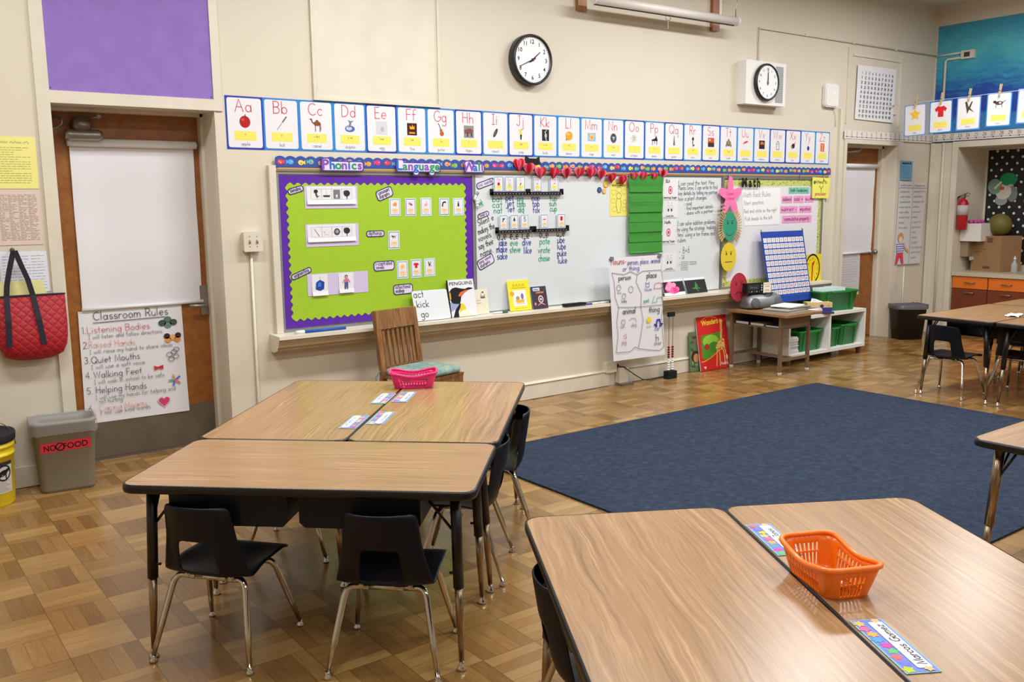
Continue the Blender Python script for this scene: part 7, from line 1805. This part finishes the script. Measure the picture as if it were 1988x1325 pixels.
# recess: cabinets and counter
orange, brown = mat('orange_laminate', (226, 116, 34), .4), mat('brown_laminate', (118, 54, 30), .45, noise=.06)
cab0 = None
for k in range(3):
    ya = -.342 - .41 * k
    lb = 'base cabinet with orange drawer at the %s' % ('corner end of the counter, behind the far table', 'middle of the counter, second orange drawer', 'third position along the counter, mostly hidden')[k]
    if cab0 is None:
        t = thing('base_cabinet', lb, 'cabinet', RW(ya, 0, 10.38), 'base cabinets under the counter')
        b = MB(); b.box(0, .06, -.55, .408, .685, 0, brown); b.box(.01, 0, -.5, .398, .06, -.05, ink((50, 36, 30))); b.build('cabinet_body', t)
        b = MB(); b.prism(rrect(.006, .548, .402, .68, .004), 0, .016, orange); d = b.build('drawer', t); d['label'] = 'orange drawer front'
        hm = mat('handle_steel', (150, 130, 110), .35, .7)
        b = MB(); b.tube(((.15, .615, .016), (.155, .615, .034), (.255, .615, .034), (.26, .615, .016)), .006, hm, 8); b.build('handle', d)
        b = MB(); b.prism(rrect(.006, .21, .402, .542, .004), 0, .016, brown); d = b.build('door', t)
        b = MB(); b.tube(((.15, .50, .016), (.155, .50, .034), (.255, .50, .034), (.26, .50, .016)), .006, hm, 8); b.build('handle', d)
        b = MB(); b.prism(rrect(.006, .066, .402, .204, .004), 0, .016, orange); b.build('lower_drawer', t)
        cab0 = t
    else: copy_tree(cab0, RW(ya, 0, 10.38), lb)
b = MB(); b.box(.338, .688, -.65, 3.39, .735, .0, mat('counter_laminate', (196, 184, 160), .4)); b.box(.338, .735, -.65, 3.39, .80, -.635, mat('counter_laminate', (196, 184, 160), .4))
tag(b.build('countertop', None, RW(0, 0, 10.345)), 'beige countertop running through the recess', 'countertop')
b = MB(); b.box(.36, .80, 0, 3.38, 2.12, .003, DOTS); tag(b.build('backing_paper', None, RW(0, 0, 10.998)), 'black paper with white polka dots covering the back of the recess', 'paper')
t = thing('fire_extinguisher', 'red fire extinguisher hanging at the left edge of the recess', 'extinguisher', RW(-.395, 1.21, 10.40)); rx = mat('extinguisher_red', (176, 24, 34), .3)
b = MB(); b.lathe(((.0, 0), (.05, .002), (.058, .012), (.058, .30), (.045, .335), (.02, .35), (.02, .37)), rx, 24); o = b.build('cylinder', t); o.rotation_euler = (-PI / 2, 0, 0)
b = MB(); b.lathe(((.0588, .17), (.0588, .28)), ink((196, 190, 186)), 24); o = b.build('label_band', t); o.rotation_euler = (-PI / 2, 0, 0)
b = MB(); b.box(-.02, .365, -.02, .02, .40, .02, STEEL); b.tube(((0, .40, 0), (.05, .42, .0), (.075, .405, 0)), .007, STEEL, 8); b.tube(((0, .39, 0), (.06, .385, 0)), .006, STEEL, 8); b.build('valve', t)
b = MB(); b.tube(((-.02, .385, .0), (-.06, .37, .01), (-.07, .3, .015), (-.068, .12, .015)), .009, BLACK, 8); b.build('hose', t)
b = MB(); b.box(.0, .1, -.062, .03, .3, -.056, STEEL); b.build('wall_bracket', t)
# things on the counter
t = thing('towel_dispenser', 'beige paper towel dispenser on the recess side wall', 'dispenser', T(10.62, -.395, .90)); b = MB(); b.box(-.10, -.03, 0, .10, .058, .18, ink((150, 130, 106))); b.build('housing', t); b = MB(); b.box(-.09, -.05, -.04, .09, -.046, .0, ink((206, 196, 180))); b.build('paper_end', t)
t = thing('paper_box', 'white cardboard box on the towel dispenser in the recess', 'box', T(10.64, -.46, 1.08)); b = MB(); b.box(-.16, -.12, 0, .16, .12, .20, WHITEL); b.build('box', t); b = MB(); b.box(-.15, -.11, .20, .15, .11, .203, ink((206, 200, 200))); b.build('lid', t)
b = MB()
for i in range(9): b.ball((-.1 + .026 * i, .03 * math.sin(i * 2.1), .012), .026, ink((206, 80, 160)), 8, 1, 1, .8)
tag(b.build('pink_bow', None, T(10.62, -.44, 1.29)), 'magenta crumpled bow on top of the white box', 'decoration')
t = thing('cardboard_box', 'large brown cardboard box on the counter', 'box', T(10.76, -.63, .736, math.radians(-12))); cb = mat('cardboard', (158, 120, 82), .8, noise=.05, nscale=6)
b = MB(); b.box(-.17, -.19, 0, .17, .19, .40, cb); b.build('carton', t)
b = MB(); k = ink((110, 80, 54))
b.M = T(-.1706, .19, 0) @ Matrix(((0, 0, -1, 0), (-1, 0, 0, 0), (0, 1, 0, 0), (0, 0, 0, 1)))
for (x0, z0, x1, z1) in ((.05, .345, .08, .375), (.12, .345, .15, .375), (.2, .33, .27, .385), (.03, .25, .2, .256), (.03, .225, .14, .23), (.03, .21, .12, .215), (.16, .03, .25, .06)): b.rect(x0, z0, x1, z1, k, .0)
b.build('printed_marks', t)
b = MB(); b.box(-.168, -.03, .40, .168, .03, .4012, mat('packing_tape', (176, 146, 104), .3)); b.box(-.17, -.19, .4, .17, -.002, .403, cb); b.build('top_flap', t)
b = MB(); b.ball((0, 0, .125), .125, mat('ball_rubber', (110, 104, 44), .55), 28); tag(b.build('ball', None, T(10.79, -.64, 1.14)), 'olive yellow rubber ball resting on the cardboard box', 'ball')
t = thing('paper_craft', 'green and white paper craft pinned on the polka dot paper', 'decoration', RW(-.56, 1.66, 10.992))
b = MB()
for cx, cz, rx_, rz_, c in ((.05, .12, .1, .075, (30, 140, 90)), (-.1, .04, .08, .09, (120, 150, 130)), (.0, -.02, .09, .09, (200, 196, 186)), (.1, -.05, .06, .09, (120, 126, 124)), (-.02, -.12, .07, .06, (150, 156, 150))): b.prism(el(cx, cz, rx_, rz_, 18), .001 + cz * .005 + .002, .005 + cz * .005 + .002, ink(c))
b.build('paper_shapes', t)
b = MB(); b.disc(-.02, .02, .03, .02, ink((190, 90, 60)), .0085); b.ribbon(((-.1, .02), (-.03, .09)), .02, ink((220, 214, 200)), .0085); b.disc(.08, .05, .03, .015, ink((200, 150, 150)), .0088); b.build('paper_details', t)
t = thing('bottle', 'small clear bottle on the counter beside the cardboard box', 'bottle', T(10.56, -.935, .735)); gl = mat('bottle_plastic', (214, 220, 222), .15, 0, trans=.6)
b = MB(); b.lathe(((.03, 0), (.033, .01), (.033, .1), (.015, .13), (.012, .15)), gl, 18); b.build('bottle_body', t); b = MB(); b.lathe(((.015, .15), (.015, .17), (.006, .172), (.006, .19)), ink((220, 220, 224)), 12); b.build('cap', t)
